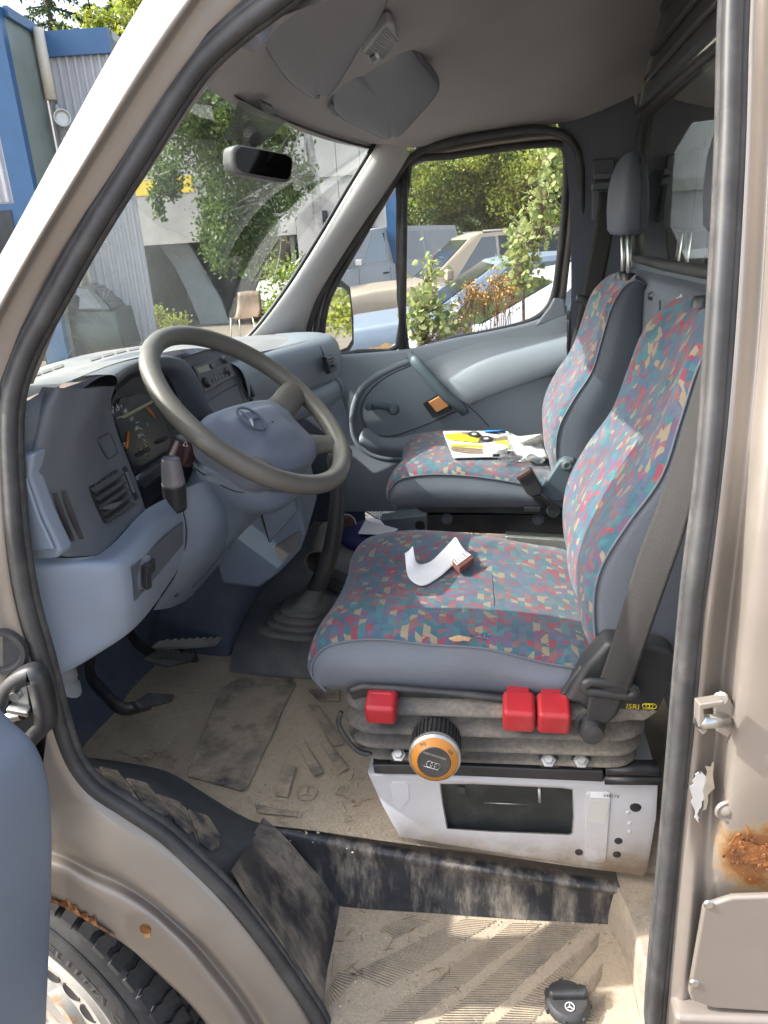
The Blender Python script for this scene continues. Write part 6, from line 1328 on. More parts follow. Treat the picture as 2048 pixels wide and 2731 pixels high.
for i in range(20):
    t = (i + .0) / 20; t2 = (i + .80) / 20; L2 = lambda a, b, t: (a[0] + (b[0] - a[0]) * t, a[1] + (b[1] - a[1]) * t)
    q = [QP(*L2(A0, A1, t), SP0, SPN), QP(*L2(B0, B1, t), SP0, SPN), QP(*L2(B0, B1, t2), SP0, SPN), QP(*L2(A0, A1, t2), SP0, SPN)]
    dd_ = (Vector(CAMP) - q[0]).normalized() * .0012; st_.append((q + [p + dd_ for p in q], [(0, 1, 2, 3), (4, 5, 6, 7), (0, 1, 5, 4), (1, 2, 6, 5), (2, 3, 7, 6), (3, 0, 4, 7)]))
multi('shade_stripes', st_, 'dash_black', shd, kind='stuff')
slab('shade_clip', [QP(u, v, SP0 + SPN * .004, SPN) for u, v in ((690, 262), (722, 276), (730, 300), (700, 292))], (.004, -.004, -.006), 'black_plastic', shd, bev=.002)
# black band round the screen edge
ed = [p + Vector((-.012, 0, -.008)) for p in WTP[1:]] + [Q(a - 5, b, y=1.592) for a, b in L_]
sweep('screen_edge_band', ed, [(-.006, -.001), (.006, -.001), (.006, .001), (-.006, .001)], 'dash_black', wsc, 4, up=Vector((.6, -.5, .6)))
# ================================================================== loose things
M('print_yellow', (.72, .62, .03), .45, var=.15, vscale=60); M('print_brown', (.24, .17, .12), .5, var=.4, vscale=60); M('print_blue', (.05, .25, .55), .45, var=.1)
M('print_grey', (.40, .40, .38), .5, var=.4, vscale=110); M('print_red', (.55, .08, .08), .5, var=.1); M('print_black', (.03, .03, .035), .45, var=.2); M('print_lime', (.55, .70, .08), .45, var=.1)
pcush = [o for o in pas.children if o.name.split('.')[0] == 'cushion'][0]
pcb = BVHTree.FromPolygons([v.co + Vector((0, DY, 0)) for v in pcush.data.vertices], [pp.vertices[:] for pp in pcush.data.polygons])
def onp(x, y, h=.004):
    u, v = k6(x, y); d = (Q(u, v, y=1.3) - Vector(CAMP)).normalized(); r_ = pcb.ray_cast(Vector(CAMP), d)
    return (r_[0] if r_[0] else Q(u, v, z=1.01)) + Vector((0, 0, h))
def sheet(name, corners, mt, parent, h=.004, th=.0012, nx=6, ny=5, on=onp, wav=.0):
    a, b, c_, d = corners; rows = []
    for i in range(ny + 1):
        t = i / ny; r = []
        for j in range(nx + 1):
            s = j / nx; x = (a[0] * (1 - s) + b[0] * s) * (1 - t) + (d[0] * (1 - s) + c_[0] * s) * t; y = (a[1] * (1 - s) + b[1] * s) * (1 - t) + (d[1] * (1 - s) + c_[1] * s) * t
            r.append(on(x, y, h + wav * math.sin(i * 1.3 + j * 1.7)))
        rows.append(r)
    return patch(name, rows, mt, parent, 2, 2, thick=th)
mag = thing('magazine', 'glossy magazine with a yellow picture lying open on the far seat', 'magazine', onp(1000, 1000))
sheet('cover', ((812, 926), (1148, 922), (1212, 1062), (868, 1068)), 'paper', mag, .006, .003)
H = .011
def pr(name, pts, mt, h=H): return slab(name, [onp(x, y, h) for x, y in pts], (0, 0, .0006), mt, mag)
pr('photo_ground', ((905, 935), (1140, 930), (1165, 975), (1010, 990), (930, 985)), 'print_brown')
pr('photo_sky', ((1030, 926), (1145, 924), (1148, 932), (1035, 936)), 'print_blue', H + .001)
pr('photo_machine', ((820, 948), (900, 940), (960, 958), (1010, 975), (1000, 992), (925, 984), (860, 978), (830, 970)), 'print_yellow', H + .0012)
for a, b in ((980, 948), (1045, 972)):
    pr('photo_wheel', [(a + 34 * math.cos(t * .628), b + 16 * math.sin(t * .628)) for t in range(10)], 'print_black', H + .0018); pr('photo_hub', [(a + 15 * math.cos(t * .785), b + 7 * math.sin(t * .785)) for t in range(8)], 'print_grey', H + .0024)
pr('photo_boom', ((850, 1002), (930, 1000), (1050, 1008), (1130, 1004), (1128, 1014), (1040, 1020), (930, 1012), (852, 1012)), 'print_yellow')
pr('photo_gravel', ((850, 1015), (930, 1018), (1045, 1026), (1030, 1050), (935, 1048), (858, 1035)), 'print_brown')
pr('photo_vest', ((1090, 988), (1150, 978), (1170, 1005), (1165, 1028), (1120, 1018)), 'print_lime', H + .001)
pr('photo_corner', ((1150, 1035), (1190, 1038), (1205, 1058), (1165, 1062)), 'print_black')
news = thing('folded_papers', 'white folded papers beside the magazine on the far seat', 'papers', onp(1250, 1000))
sheet('sheet', ((1152, 928), (1235, 965), (1372, 1062), (1216, 1064)), 'paper', news, .008, .004)
sheet('loose_leaf', ((1190, 965), (1330, 958), (1380, 1080), (1260, 1092)), 'paper', news, .013, .002, wav=.002)
bx_ = [onp(x, y, .02) for x, y in ((1222, 975), (1345, 962), (1362, 1018), (1226, 1012))]
slab('printed_box', bx_, (0, 0, .002), 'print_grey', news)
for i in range(5): slab('print_block', [bx_[0].lerp(bx_[1], .04 + i * .19).lerp(bx_[3].lerp(bx_[2], .04 + i * .19), .2) + Vector((0, 0, .0025)), bx_[0].lerp(bx_[1], .18 + i * .19).lerp(bx_[3].lerp(bx_[2], .18 + i * .19), .2) + Vector((0, 0, .0025)), bx_[0].lerp(bx_[1], .18 + i * .19).lerp(bx_[3].lerp(bx_[2], .18 + i * .19), .8) + Vector((0, 0, .0025)), bx_[0].lerp(bx_[1], .04 + i * .19).lerp(bx_[3].lerp(bx_[2], .04 + i * .19), .8) + Vector((0, 0, .0025))], (0, 0, .0005), 'paper' if i % 2 else 'print_red', news)
tin = thing('round_tin', 'round white lidded tin sitting on the magazine', 'tin', onp(1095, 1040))
tc = onp(1094, 1052, .008)
lathe('tin_body', tc, (0, 0, 1), [(0, 0), (.033, 0), (.034, .003), (.034, .018)], 'white_plastic', tin, 32)
lathe('tin_lid', tc, (0, 0, 1), [(.0352, .012), (.0355, .021), (.034, .0235), (.030, .0225), (0, .0225)], 'white_plastic', tin, 32)
text('tin_lettering', 'sampi', tc + Vector((-.019, -.004, .0228)), (1, 0, 0), (0, 1, 0), .011, 'print_red', tin)
slab('tin_label', [tc + Vector((.0345 * math.cos(a), .0345 * math.sin(a), z)) for a, z in ((-1.75, .004), (-1.2, .004), (-1.2, .012), (-1.75, .012))], (0, -.001, 0), 'print_black', tin)
wrp = thing('plastic_wrap', 'crumpled clear plastic wrap beside the papers on the far seat', 'plastic wrap', onp(1330, 1080))
glass('clear_wrap', (.95, .95, .95), .25, 3.0, dscale=60)
rows = [[onp(1110 + j * 42 + random.uniform(-8, 8), 1062 + i * 14 + random.uniform(-3, 3), .006 + random.uniform(0, .02)) for j in range(7)] for i in range(4)]
patch('film', rows, 'clear_wrap', wrp, 3, 3)
# on the driver's cushion
def ond_(x, y, h=.003):
    p = onto(cb, *k1(x, y), 0.0, Q(*k1(x, y), z=1.01)); return Q(*k1(x, y), z=p.z + h)
pp_ = thing('paper_sheet', 'curled white paper sheet lying on the driver cushion', 'paper', ond_(540, 240))
top_e = [ond_(454, 160, .045), ond_(470, 228, .018), ond_(520, 226, .008), ond_(572, 180, .010), ond_(622, 128, .022), ond_(630, 128, .026)]
bot_e = [ond_(422, 190, .030), ond_(436, 285, .006), ond_(490, 320, .004), ond_(552, 292, .003), ond_(612, 240, .006), ond_(666, 182, .020)]
patch('sheet', [top_e, [a.lerp(b, .5) + Vector((0, 0, -.002)) for a, b in zip(top_e, bot_e)], bot_e], 'paper', pp_, 6, 6, thick=.0006)
pk = thing('barcoded_packet', 'small barcoded packet beside the paper on the driver cushion', 'packet', ond_(655, 215))
b_ = [ond_(612, 218, .020), ond_(664, 180, .022), ond_(700, 206, .018), ond_(642, 250, .016)]
slab('packet_body', b_, (0, 0, -.012), 'packet_brown', pk, bev=.0008)
slab('packet_label', [b_[0].lerp(b_[2], .02) + Vector((0, 0, .0006)), b_[1].lerp(b_[3], .02) + Vector((0, 0, .0006)), b_[2].lerp(b_[1], .35) + Vector((0, 0, .0006)), b_[3].lerp(b_[0], .35) + Vector((0, 0, .0006))], (0, 0, .0006), 'paper', pk)
for i in range(13):
    t = .04 + i * .073; ww = random.choice((.018, .03, .04)); a, c_ = b_[0].lerp(b_[1], t), b_[3].lerp(b_[2], t); a2, c2_ = b_[0].lerp(b_[1], t + ww), b_[3].lerp(b_[2], t + ww); slab('bar', [a.lerp(c_, .03) + Vector((0, 0, .0012)), a2.lerp(c2_, .03) + Vector((0, 0, .0012)), a2.lerp(c2_, .6) + Vector((0, 0, .0012)), a.lerp(c_, .6) + Vector((0, 0, .0012))], (0, 0, .0003), 'print_black', pk)
# in the passenger footwell
bag = thing('blue_bag', 'dark blue cloth bag lying in the far footwell', 'bag', Q(960, 1440, z=.68))
rows = [[Q(u, v, z=z) for u, v, z in ((905, 1470, .64), (930, 1500, .63), (985, 1510, .63), (1060, 1490, .63))], [Q(u, v, z=z) for u, v, z in ((905, 1440, .70), (940, 1455, .72), (990, 1465, .715), (1070, 1455, .68))], [Q(u, v, z=z) for u, v, z in ((915, 1412, .70), (955, 1415, .74), (1010, 1428, .73), (1080, 1430, .68))], [Q(u, v, z=z) for u, v, z in ((930, 1398, .64), (975, 1388, .66), (1030, 1405, .66), (1090, 1415, .64))]]
patch('cloth', rows, 'navy_cloth', bag, 6, 6)
tube('bag_seam', [Q(905, 1455, z=.70), Q(960, 1478, z=.695), Q(1010, 1485, z=.69)], .003, 'navy_cloth', bag, 5, 6)
for nm, lb_, pts, z in (('envelope', 'white paper lying across the blue bag in the footwell', ((975, 1388), (1062, 1412), (1040, 1428), (955, 1424)), .752), ('paper_slip', 'white paper slip sticking out under the blue bag by the gear lever', ((912, 1470), (960, 1500), (955, 1516), (900, 1480)), .70)):
    o = slab(nm, [Q(u, v, z=z) for u, v in pts], (0, 0, .002), 'paper'); tag(o, lb_, 'paper')
can = thing('drink_cup', 'brown drink cup with black lettering lying in the footwell beside the blue bag', 'cup', Q(922, 1398, z=.70))
cc_ = Q(922, 1400, z=.70); ca = Vector((.55, -.75, .3)).normalized()
M('cup_dark', (.20, .10, .08), .5, var=.2)
lathe('cup_body', cc_, -ca, [(.036, 0), (.034, .05), (.030, .10), (0, .10)], 'cup_dark', can, 24)
lathe('cup_lid', cc_, ca, [(.037, -.004), (.037, .003), (.033, .005), (.0, .004)], 'cup_dark', can, 28); lathe('cup_rim', cc_, ca, [(.0335, .004), (.038, .005), (.0385, .0), (.036, -.004)], 'white_plastic', can, 28)
CR = axes(ca, (0, 0, 1)); text('cup_lettering', 'REV', cc_ + CR @ Vector((.003, .030, .006)), CR @ Vector((0, -1, 0)), CR @ Vector((1, 0, 0)), .026, 'print_black', can); text('cup_lettering', 'A', cc_ + CR @ Vector((-.02, .022, .006)), CR @ Vector((0, -1, 0)), CR @ Vector((1, 0, 0)), .026, 'print_black', can)
rm = thing('rolled_mat', 'grey rolled mat standing open beside the gear lever', 'rolled mat', Q(850, 1470, z=.72))
M('roll_grey', (.12, .11, .09), .8, var=.2, dust=.5, dscale=8)
ra, rb2 = Q(846, 1500, y=.93), Q(878, 1420, y=1.12); rd = (rb2 - ra)
lathe('roll', ra, rd, [(.030, 0), (.034, 0), (.034, rd.length), (.030, rd.length), (.030, 0)], 'roll_grey', rm, 20)
tray = thing('footwell_tray', 'black ribbed rubber tray in the middle of the floor behind the gear lever', 'tray', Q(905, 1560, z=.72))
slab('tray_base', [Q(u, v, z=.722) for u, v in ((868, 1548), (890, 1520), (945, 1545), (930, 1590), (870, 1572))], (0, 0, .006), 'black_rubber', tray)
for i in range(5):
    for j in range(7):
        u = 876 + j * 8.5; v = 1540 + i * 7 + j * 3; box('tray_stud', Q(u, v, z=.732), (.010, .008, .008), 'black_rubber', tray)
foil = thing('crumpled_foil', 'crumpled silver wrapper on top of the dashboard', 'wrapper', Q(725, 965, z=1.35))
fp = [onto(tb, 700 + i * 12, 955 + j * 7 + i * 3, random.uniform(.004, .02), Q(720, 965, z=1.35)) for j in range(4) for i in range(5)]
patch('foil', [fp[i * 5:(i + 1) * 5] for i in range(4)], 'chrome', foil, 2, 2)
cap = thing('filler_cap', 'black oil filler cap with a star mark lying on the dusty step', 'cap', Q(1513, 2690, z=ZS))
kc2 = Q(1513, 2688, z=ZS + .003)
lathe('cap_body', kc2, (0, 0, 1), [(0, 0), (.026, 0), (.034, .006), (.036, .012), (.035, .018), (.030, .023), (.0, .024)], 'black_rubber', cap, 28)
cx_ = Vector((1, .12, 0)).normalized(); cy_ = Vector((-.12, 1, 0)).normalized(); 
slab('cap_grip', [kc2 + cx_ * a + cy_ * b + Vector((0, 0, .022)) for a, b in ((-.030, .002), (-.027, -.004), (.027, -.004), (.032, .002), (.031, .014), (-.029, .014))], (0, 0, .014), 'black_rubber', cap, bev=.004, seg=3)
lathe('cap_boss', kc2 + cy_ * -.016 + Vector((0, 0, .021)), (0, 0, 1), [(.010, 0), (.009, .003), (0, .003)], 'black_rubber', cap, 18)
star('cap_emblem', kc2 + cy_ * -.016 + Vector((0, 0, .0245)), .0075, (0, 0, 1), (0, 1, 0), 'paper', cap, ring=.14, h=.0006)
for a in (0, .9, 1.8, 2.7, 3.6, 4.5, 5.4): box('cap_notch', kc2 + Vector((.0355 * math.cos(a), .0355 * math.sin(a), .012)), (.006, .006, .012), 'black_rubber', cap, Matrix.Rotation(a, 3, 'Z'), bev=.001)
# ================================================================== outside
def ground_mat():
    M('sandy_ground', (.17, .14, .108), .95, var=.22, vscale=.5, bump=.6, bscale=25, dust=.5, dcol=(.125, .105, .08), dscale=1.3)
ground_mat()
vs = [(-160, -120, 0), (160, -120, 0), (160, 220, 0), (-160, 220, 0)]
link('ground', from_py(vs, [(0, 1, 2, 3)]), 'sandy_ground', None, smooth=False, kind='structure')
# ---- leaves
def leaf_mat(name, a, b, trans=.35):
    m = bpy.data.materials.new(name); m.use_nodes = True; nt = m.node_tree; p = nt.nodes['Principled BSDF']; out = nt.nodes['Material Output']
    f = noise_(nt, 1.2, 3, .6); g = nd(nt, 'ShaderNodeNewGeometry'); rnd = g.outputs['Random Per Island']
    c = mix_(nt, ramp_(nt, math_(nt, 'ADD', math_(nt, 'MULTIPLY', f, .5), math_(nt, 'MULTIPLY', rnd, .5)), .25, .75), a, b)
    nt.links.new(c, p.inputs['Base Color']); p.inputs['Roughness'].default_value = .55
    t = nd(nt, 'ShaderNodeBsdfTranslucent'); nt.links.new(c, t.inputs[0]); mx = nd(nt, 'ShaderNodeMixShader'); mx.inputs[0].default_value = trans
    nt.links.new(p.outputs[0], mx.inputs[1]); nt.links.new(t.outputs[0], mx.inputs[2]); nt.links.new(mx.outputs[0], out.inputs[0]); MATS[name] = m
leaf_mat('spruce_green', (.035, .075, .022), (.08, .13, .04), .2)
leaf_mat('forest_green', (.11, .18, .03), (.24, .31, .05), .45)
leaf_mat('yellow_green', (.20, .26, .035), (.36, .38, .06), .45)
leaf_mat('birch_green', (.06, .115, .025), (.17, .24, .05), .4)
leaf_mat('sapling_green', (.13, .20, .06), (.36, .40, .14), .45)
leaf_mat('tansy_orange', (.30, .16, .03), (.42, .25, .05), .1)
M('bark', (.10, .08, .065), .9, var=.3, vscale=8); M('birch_bark', (.45, .43, .40), .8, var=.4, vscale=6); M('stem', (.20, .12, .09), .8, var=.2)
def leaves(points, size, jit=.5, aspect=1.5, droop=0.):
    """one small bent leaf (two triangles) at each point"""
    P_ = np.asarray(points); n = len(P_); r = rng
    d = r.normal(size=(n, 3)); d[:, 2] -= droop; d /= np.linalg.norm(d, axis=1)[:, None]
    s = np.cross(d, r.normal(size=(n, 3))); s /= np.linalg.norm(s, axis=1)[:, None]
    L = size * (1 + jit * (r.random((n, 1)) - .5) * 2); W_ = L / aspect
    v = np.empty((n, 4, 3)); v[:, 0] = P_; v[:, 1] = P_ + d * L * .5 + s * W_ * .5; v[:, 2] = P_ + d * L; v[:, 3] = P_ + d * L * .5 - s * W_ * .5
    me = bpy.data.meshes.new('leaves'); me.vertices.add(n * 4); me.vertices.foreach_set('co', v.reshape(-1))
    me.loops.add(n * 4); me.loops.foreach_set('vertex_index', np.arange(n * 4)); me.polygons.add(n); me.polygons.foreach_set('loop_start', np.arange(n) * 4); me.update(calc_edges=True); me.validate()
    return me
def leaves6(points, size):
    """rounder leaves: six corners, folded along the middle"""
    vs, fs = [], []
    for p in points:
        p = Vector(p); d = Vector((random.gauss(0, 1), random.gauss(0, 1), random.gauss(-.2, .8))).normalized(); s = d.cross(Vector((random.gauss(0, 1), random.gauss(0, 1), random.gauss(0, 1)))).normalized(); n_ = d.cross(s)
        L = size * random.uniform(.6, 1.25); W_ = L * random.uniform(.36, .46); o = len(vs)
        vs += [p, p + d * L * .25 + s * W_ * .85 + n_ * L * .10, p + d * L * .62 + s * W_ * .8 + n_ * L * .10, p + d * L, p + d * L * .62 - s * W_ * .8 + n_ * L * .10, p + d * L * .25 - s * W_ * .85 + n_ * L * .10]
        fs += [(o, o + 1, o + 2, o + 3), (o, o + 3, o + 4, o + 5)]
    return from_py(vs, fs)
def limb_mesh(segs, k=6):
    vs, fs = [], []
    for a, b, r0, r1 in segs:
        a, b = Vector(a), Vector(b); R_ = axes(b - a); o = len(vs)
        for p, r_ in ((a, r0), (b, r1)):
            for i in range(k): vs.append(p + R_ @ Vector((r_ * math.cos(6.283 * i / k), r_ * math.sin(6.283 * i / k), 0)))
        for i in range(k): fs.append((o + i, o + (i + 1) % k, o + k + (i + 1) % k, o + k + i))
    return from_py(vs, fs)
def broad(h, w, n, size, mt, seed):
    r = np.random.default_rng(seed); segs = [((0, 0, 0), (0, 0, h * .55), h * .018, h * .012), ((0, 0, h * .55), (0, 0, h * .93), h * .012, h * .003)]
    cl = []
    for i in range(46):
        z = h * (.22 + .75 * r.random()); f = math.sin(math.pi * min(1, max(.05, (z / h - .12) / .9))) ** .7; a = r.random() * 6.28; q = w * f * (.35 + .65 * r.random()); c = np.array((q * math.cos(a), q * math.sin(a), z)); cl.append((c, w * (.16 + .2 * r.random()))); segs.append(((0, 0, max(h * .15, z - q * .7)), c, h * .005, h * .001))
    pts = []
    for c, s in cl:
        m = n // len(cl); d = r.normal(size=(m, 3)); d /= np.linalg.norm(d, axis=1)[:, None]; pts.append(c + d * s * r.random((m, 1)) ** .4 * np.array((1, 1, .75)))
    return limb_mesh(segs), leaves(np.concatenate(pts), size)
def conifer(h, w, n, size, seed):
    r = np.random.default_rng(seed); segs = [((0, 0, 0), (0, 0, h), h * .014, h * .002)]; pts = []
    tiers = 26
    for t in range(tiers):
        z = h * (.10 + .88 * t / tiers); wr = w * (1 - t / tiers) ** .85 * (.8 + .4 * r.random()); nb = 7
        for b in range(nb):
            a = 6.28 * b / nb + r.random(); L = wr * (.7 + .5 * r.random()); e = np.array((L * math.cos(a), L * math.sin(a), z - L * .28)); s0 = np.array((0, 0, z)); segs.append((s0, e, h * .003, h * .0008))
            m = max(6, int(n / tiers / nb * (1.6 * (1 - t / tiers) + .3))); q = r.random((m, 1)) ** .7; pts.append(s0 + (e - s0) * q + r.normal(size=(m, 3)) * L * np.array((.10, .10, .06)) * (1.2 - q) - np.array((0, 0, .05)))
    return limb_mesh(segs, 5), leaves(np.concatenate(pts), size, aspect=2.6, droop=.6)
PROTO = {}
def tree(kind, label, x, y, s=1.0, rot=0., group=None, z=0):
    tm, cm, bm_, lm = PROTO[kind]
    t = thing('pine_tree' if 'spruce' in kind else 'tree', label, 'tree', (x, y, z), group); t.scale = (s, s, s); t.rotation_euler.z = rot
    for nm, me, m_ in (('trunk', tm, bm_), ('crown', cm, lm)):
        o = bpy.data.objects.new(nm, me); COL.objects.link(o); o.parent = t
        if not me.materials: me.materials.append(MATS[m_])
    return t
for k_, (f_, b_, l_) in {'spruce_a': (lambda: conifer(13, 2.4, 22000, .13, 1), 'bark', 'spruce_green'), 'spruce_b': (lambda: conifer(11, 1.9, 18000, .125, 2), 'bark', 'spruce_green'), 'broad_a': (lambda: broad(8, 3.0, 24000, .105, 'x', 3), 'bark', 'forest_green'), 'broad_b': (lambda: broad(7, 2.7, 22000, .10, 'x', 4), 'bark', 'yellow_green'), 'broad_c': (lambda: broad(9, 3.0, 24000, .11, 'x', 5), 'bark', 'birch_green')}.items():
    a, b = f_(); PROTO[k_] = (a, b, b_, l_)
FG = 'trees of the wood behind the parked cars'
def at(u, y): p = Q(u, 640, y=y); return p.x
spec = [(1060, 24, 'spruce_a', .62), (1120, 22, 'broad_a', .75), (1165, 25, 'spruce_b', .72), (1215, 21, 'spruce_a', .60), (1255, 24, 'broad_c', .74), (1300, 22, 'broad_b', .82), (1345, 25, 'spruce_b', .8), (1385, 23, 'broad_a', .85), (1430, 21, 'broad_b', .86), (1475, 24, 'broad_c', .9), (1520, 22, 'broad_a', .9), (1140, 30, 'broad_c', 1.0), (1230, 31, 'broad_a', 1.05), (1310, 30, 'broad_c', 1.05), (1400, 32, 'broad_a', 1.15), (1480, 31, 'broad_b', 1.2), (1010, 27, 'broad_a', .8), (1570, 25, 'broad_c', 1.0), (1640, 24, 'broad_b', 1.0), (1730, 27, 'broad_a', 1.1), (1100, 36, 'broad_b', 1.2), (1270, 37, 'broad_a', 1.3), (1450, 38, 'broad_c', 1.35), (960, 34, 'broad_c', 1.0)]
KN = {'spruce_a': 'dark green spruce', 'spruce_b': 'slim dark spruce', 'broad_a': 'mid green bushy tree', 'broad_b': 'yellow green bushy tree', 'broad_c': 'loose green birch-like tree'}
ORD = ['first', 'second', 'third', 'fourth', 'fifth', 'sixth', 'seventh', 'eighth', 'ninth', 'tenth', 'eleventh', 'twelfth', 'thirteenth', 'fourteenth']
rowof = lambda y: 'front' if y < 26.5 else ('middle' if y < 33 else 'back')
for i, (u, y, k_, s) in enumerate(spec):
    o_ = sorted(a[0] for a in spec if rowof(a[1]) == rowof(y)).index(u)
    tree(k_, f'{KN[k_]}, {ORD[o_]} from left in the {rowof(y)} row of the wood', at(u, y), y, s, i * 1.3, FG)
for u, y, k_, s, lb in ((135, 24, 'spruce_a', .98, 'broad dark spruce behind the grey-green building corner'), (245, 27, 'spruce_b', 1.02, 'slim spruce rising over the blue roof edge'), (302, 28, 'spruce_b', 1.08, 'ragged pine beside the slim spruce over the blue roof edge'), (410, 25, 'broad_b', 1.35, 'light green tree top touching the van pillar over the blue roof'), (352, 30, 'spruce_a', 1.02, 'dark spruce half hidden behind the van pillar')):
    p = Q(u, 60, y=y); tree(k_, lb, p.x, y, s, u)
# trees behind and to the right of the van, reflected in the glass and mirrors
for x, y, k_, s, lb in ((6.5, 6.5, 'broad_b', .55, 'yellow green tree nearest the van in the outside mirror'), (9.5, 5.0, 'broad_a', .6, 'mid green tree behind the yellow green one in the outside mirror'), (5.2, 9.5, 'broad_c', .5, 'loose pale tree at the edge of the outside mirror'), (14, 4.6, 'broad_c', .6, 'farthest loose tree seen in the outside mirror')):
    tree(k_, lb, x, y, s, x, 'trees reflected in the outside mirror')
# ---- workshop with blue corners, on the left
M('white_sheet', (.42, .43, .46), .45, var=.05, vscale=2); M('blue_paint', (.03, .10, .22), .4, var=.08, vscale=4); M('grey_green_panel', (.20, .24, .22), .55, var=.12, vscale=2.5); M('cream_pipe', (.62, .58, .48), .5, var=.08); M('dark_window', (.03, .035, .045), .1, var=.2)
th = math.radians(9)
YA = 9.0; cx0 = Q(52, 300, y=YA); A = Vector((cx0.x, YA, 0)); ex = Vector((math.cos(th), math.sin(th), 0)); ey = Vector((-math.sin(th), math.cos(th), 0))
wk = thing('workshop', 'workshop hall in white corrugated sheet with blue corner and roof trim', 'building', A)
def corr(name, o, d, up0, up1, L, pitch, amp, nrm, mt, parent):
    k = int(L / pitch * 8); rows = [[], []]
    for i in range(k + 1):
        s = L * i / k; ph = (s / pitch) % 1; hh = amp * max(-1, min(1, 1.8 * math.sin(2 * math.pi * ph)))
        p = o + d * s + nrm * hh
        rows[0].append(np.array(p + Vector((0, 0, up0)))); rows[1].append(np.array(p + Vector((0, 0, up1))))
    return link(name, grid_mesh(rows, uv=False), mt, parent, smooth=False)
HH = Q(13, 36, y=YA).z
corr('corrugated_front', A - ex * 8 + Vector((0, 0, 0)), ex, Q(20, 540, y=YA).z, HH, 8 - .12, .11, .014, -ey, 'white_sheet', wk)
slab('corner_trim', [A - ex * .30 - ey * .03, A + ex * .0 - ey * .03, A + ex * .0 - ey * .03 + Vector((0, 0, HH + .1)), A - ex * .30 - ey * .03 + Vector((0, 0, HH + .1))], ey * .14, 'blue_paint', wk)
slab('window_frame', [A - ex * 1.6 - ey * .03 + Vector((0, 0, .6)), A - ex * .30 - ey * .03 + Vector((0, 0, .6)), A - ex * .30 - ey * .03 + Vector((0, 0, Q(20, 540, y=YA).z - .02)), A - ex * 1.6 - ey * .03 + Vector((0, 0, Q(20, 540, y=YA).z - .02))], ey * .06, 'blue_paint', wk)
slab('window_pane', [A - ex * 1.5 - ey * .04 + Vector((0, 0, .7)), A - ex * .36 - ey * .04 + Vector((0, 0, .7)), A - ex * .36 - ey * .04 + Vector((0, 0, Q(20, 540, y=YA).z - .1)), A - ex * 1.5 - ey * .04 + Vector((0, 0, Q(20, 540, y=YA).z - .1))], ey * .01, 'dark_window', wk)
_d = Q(112, 200, y=20.0) - Vector(CAMP); _d.z = 0; _a = A - Vector((CAMP[0], CAMP[1], 0))
D2 = (_a.x * _d.y - _a.y * _d.x) / (ey.y * _d.x - ey.x * _d.y)
slab('side_panel', [A + ex * .0 + ey * .11, A + ey * D2, A + ey * D2 + Vector((0, 0, HH)), A + ey * .11 + Vector((0, 0, HH))], -ex * .2, 'grey_green_panel', wk)
slab('side_fascia', [A + ey * .11 + Vector((0, 0, HH)), A + ey * D2 + Vector((0, 0, HH)), A + ey * D2 + Vector((0, 0, HH + .12)), A + ey * .11 + Vector((0, 0, HH + .12))], ex * .06, 'blue_paint', wk)
B0 = A + ey * D2
tube('downpipe', [B0 + ex * .10 - ey * .1 + Vector((0, 0, HH + .05)), B0 + ex * .10 - ey * .1 + Vector((0, 0, Q(140, 270, y=B0.y).z))], .075, 'cream_pipe', wk, 1, 10)
tube('lower_pipe', [B0 + ex * .16 - ey * .1 + Vector((0, 0, Q(140, 285, y=B0.y).z)), B0 + ex * .16 - ey * .1 + Vector((0, 0, .2))], .05, 'galvanised', wk, 1, 10)
lathe('pipe_vent', B0 + ex * .22 - ey * .14 + Vector((0, 0, Q(150, 322, y=B0.y).z)), ex * .4 - ey, [(0, .02), (.08, .02), (.10, .1), (.11, .1), (.11, -.1)], 'galvanised', wk, 16)
WH = Q(150, 82, y=B0.y).z
WL = (Q(297, 200, y=B0.y) - B0).x
corr('corrugated_wing', B0 + ex * .02, ex, 0, WH - .28, WL, .11, .02, -ey, 'white_sheet', wk)
slab('wing_fascia', [B0 + ex * .16 - ey * .08 + Vector((0, 0, WH - .30)), B0 + ex * WL - ey * .08 + Vector((0, 0, WH - .30)), B0 + ex * WL - ey * .08 + Vector((0, 0, WH)), B0 + ex * .16 - ey * .08 + Vector((0, 0, WH))], ey * .2, 'blue_paint', wk)
slab('wing_roof', [B0 + Vector((0, 0, WH)), B0 + ex * WL + Vector((0, 0, WH)), B0 + ex * WL + ey * 6 + Vector((0, 0, WH + .1)), B0 + ey * 6 + Vector((0, 0, WH + .1))], (0, 0, -.1), 'white_sheet', wk)
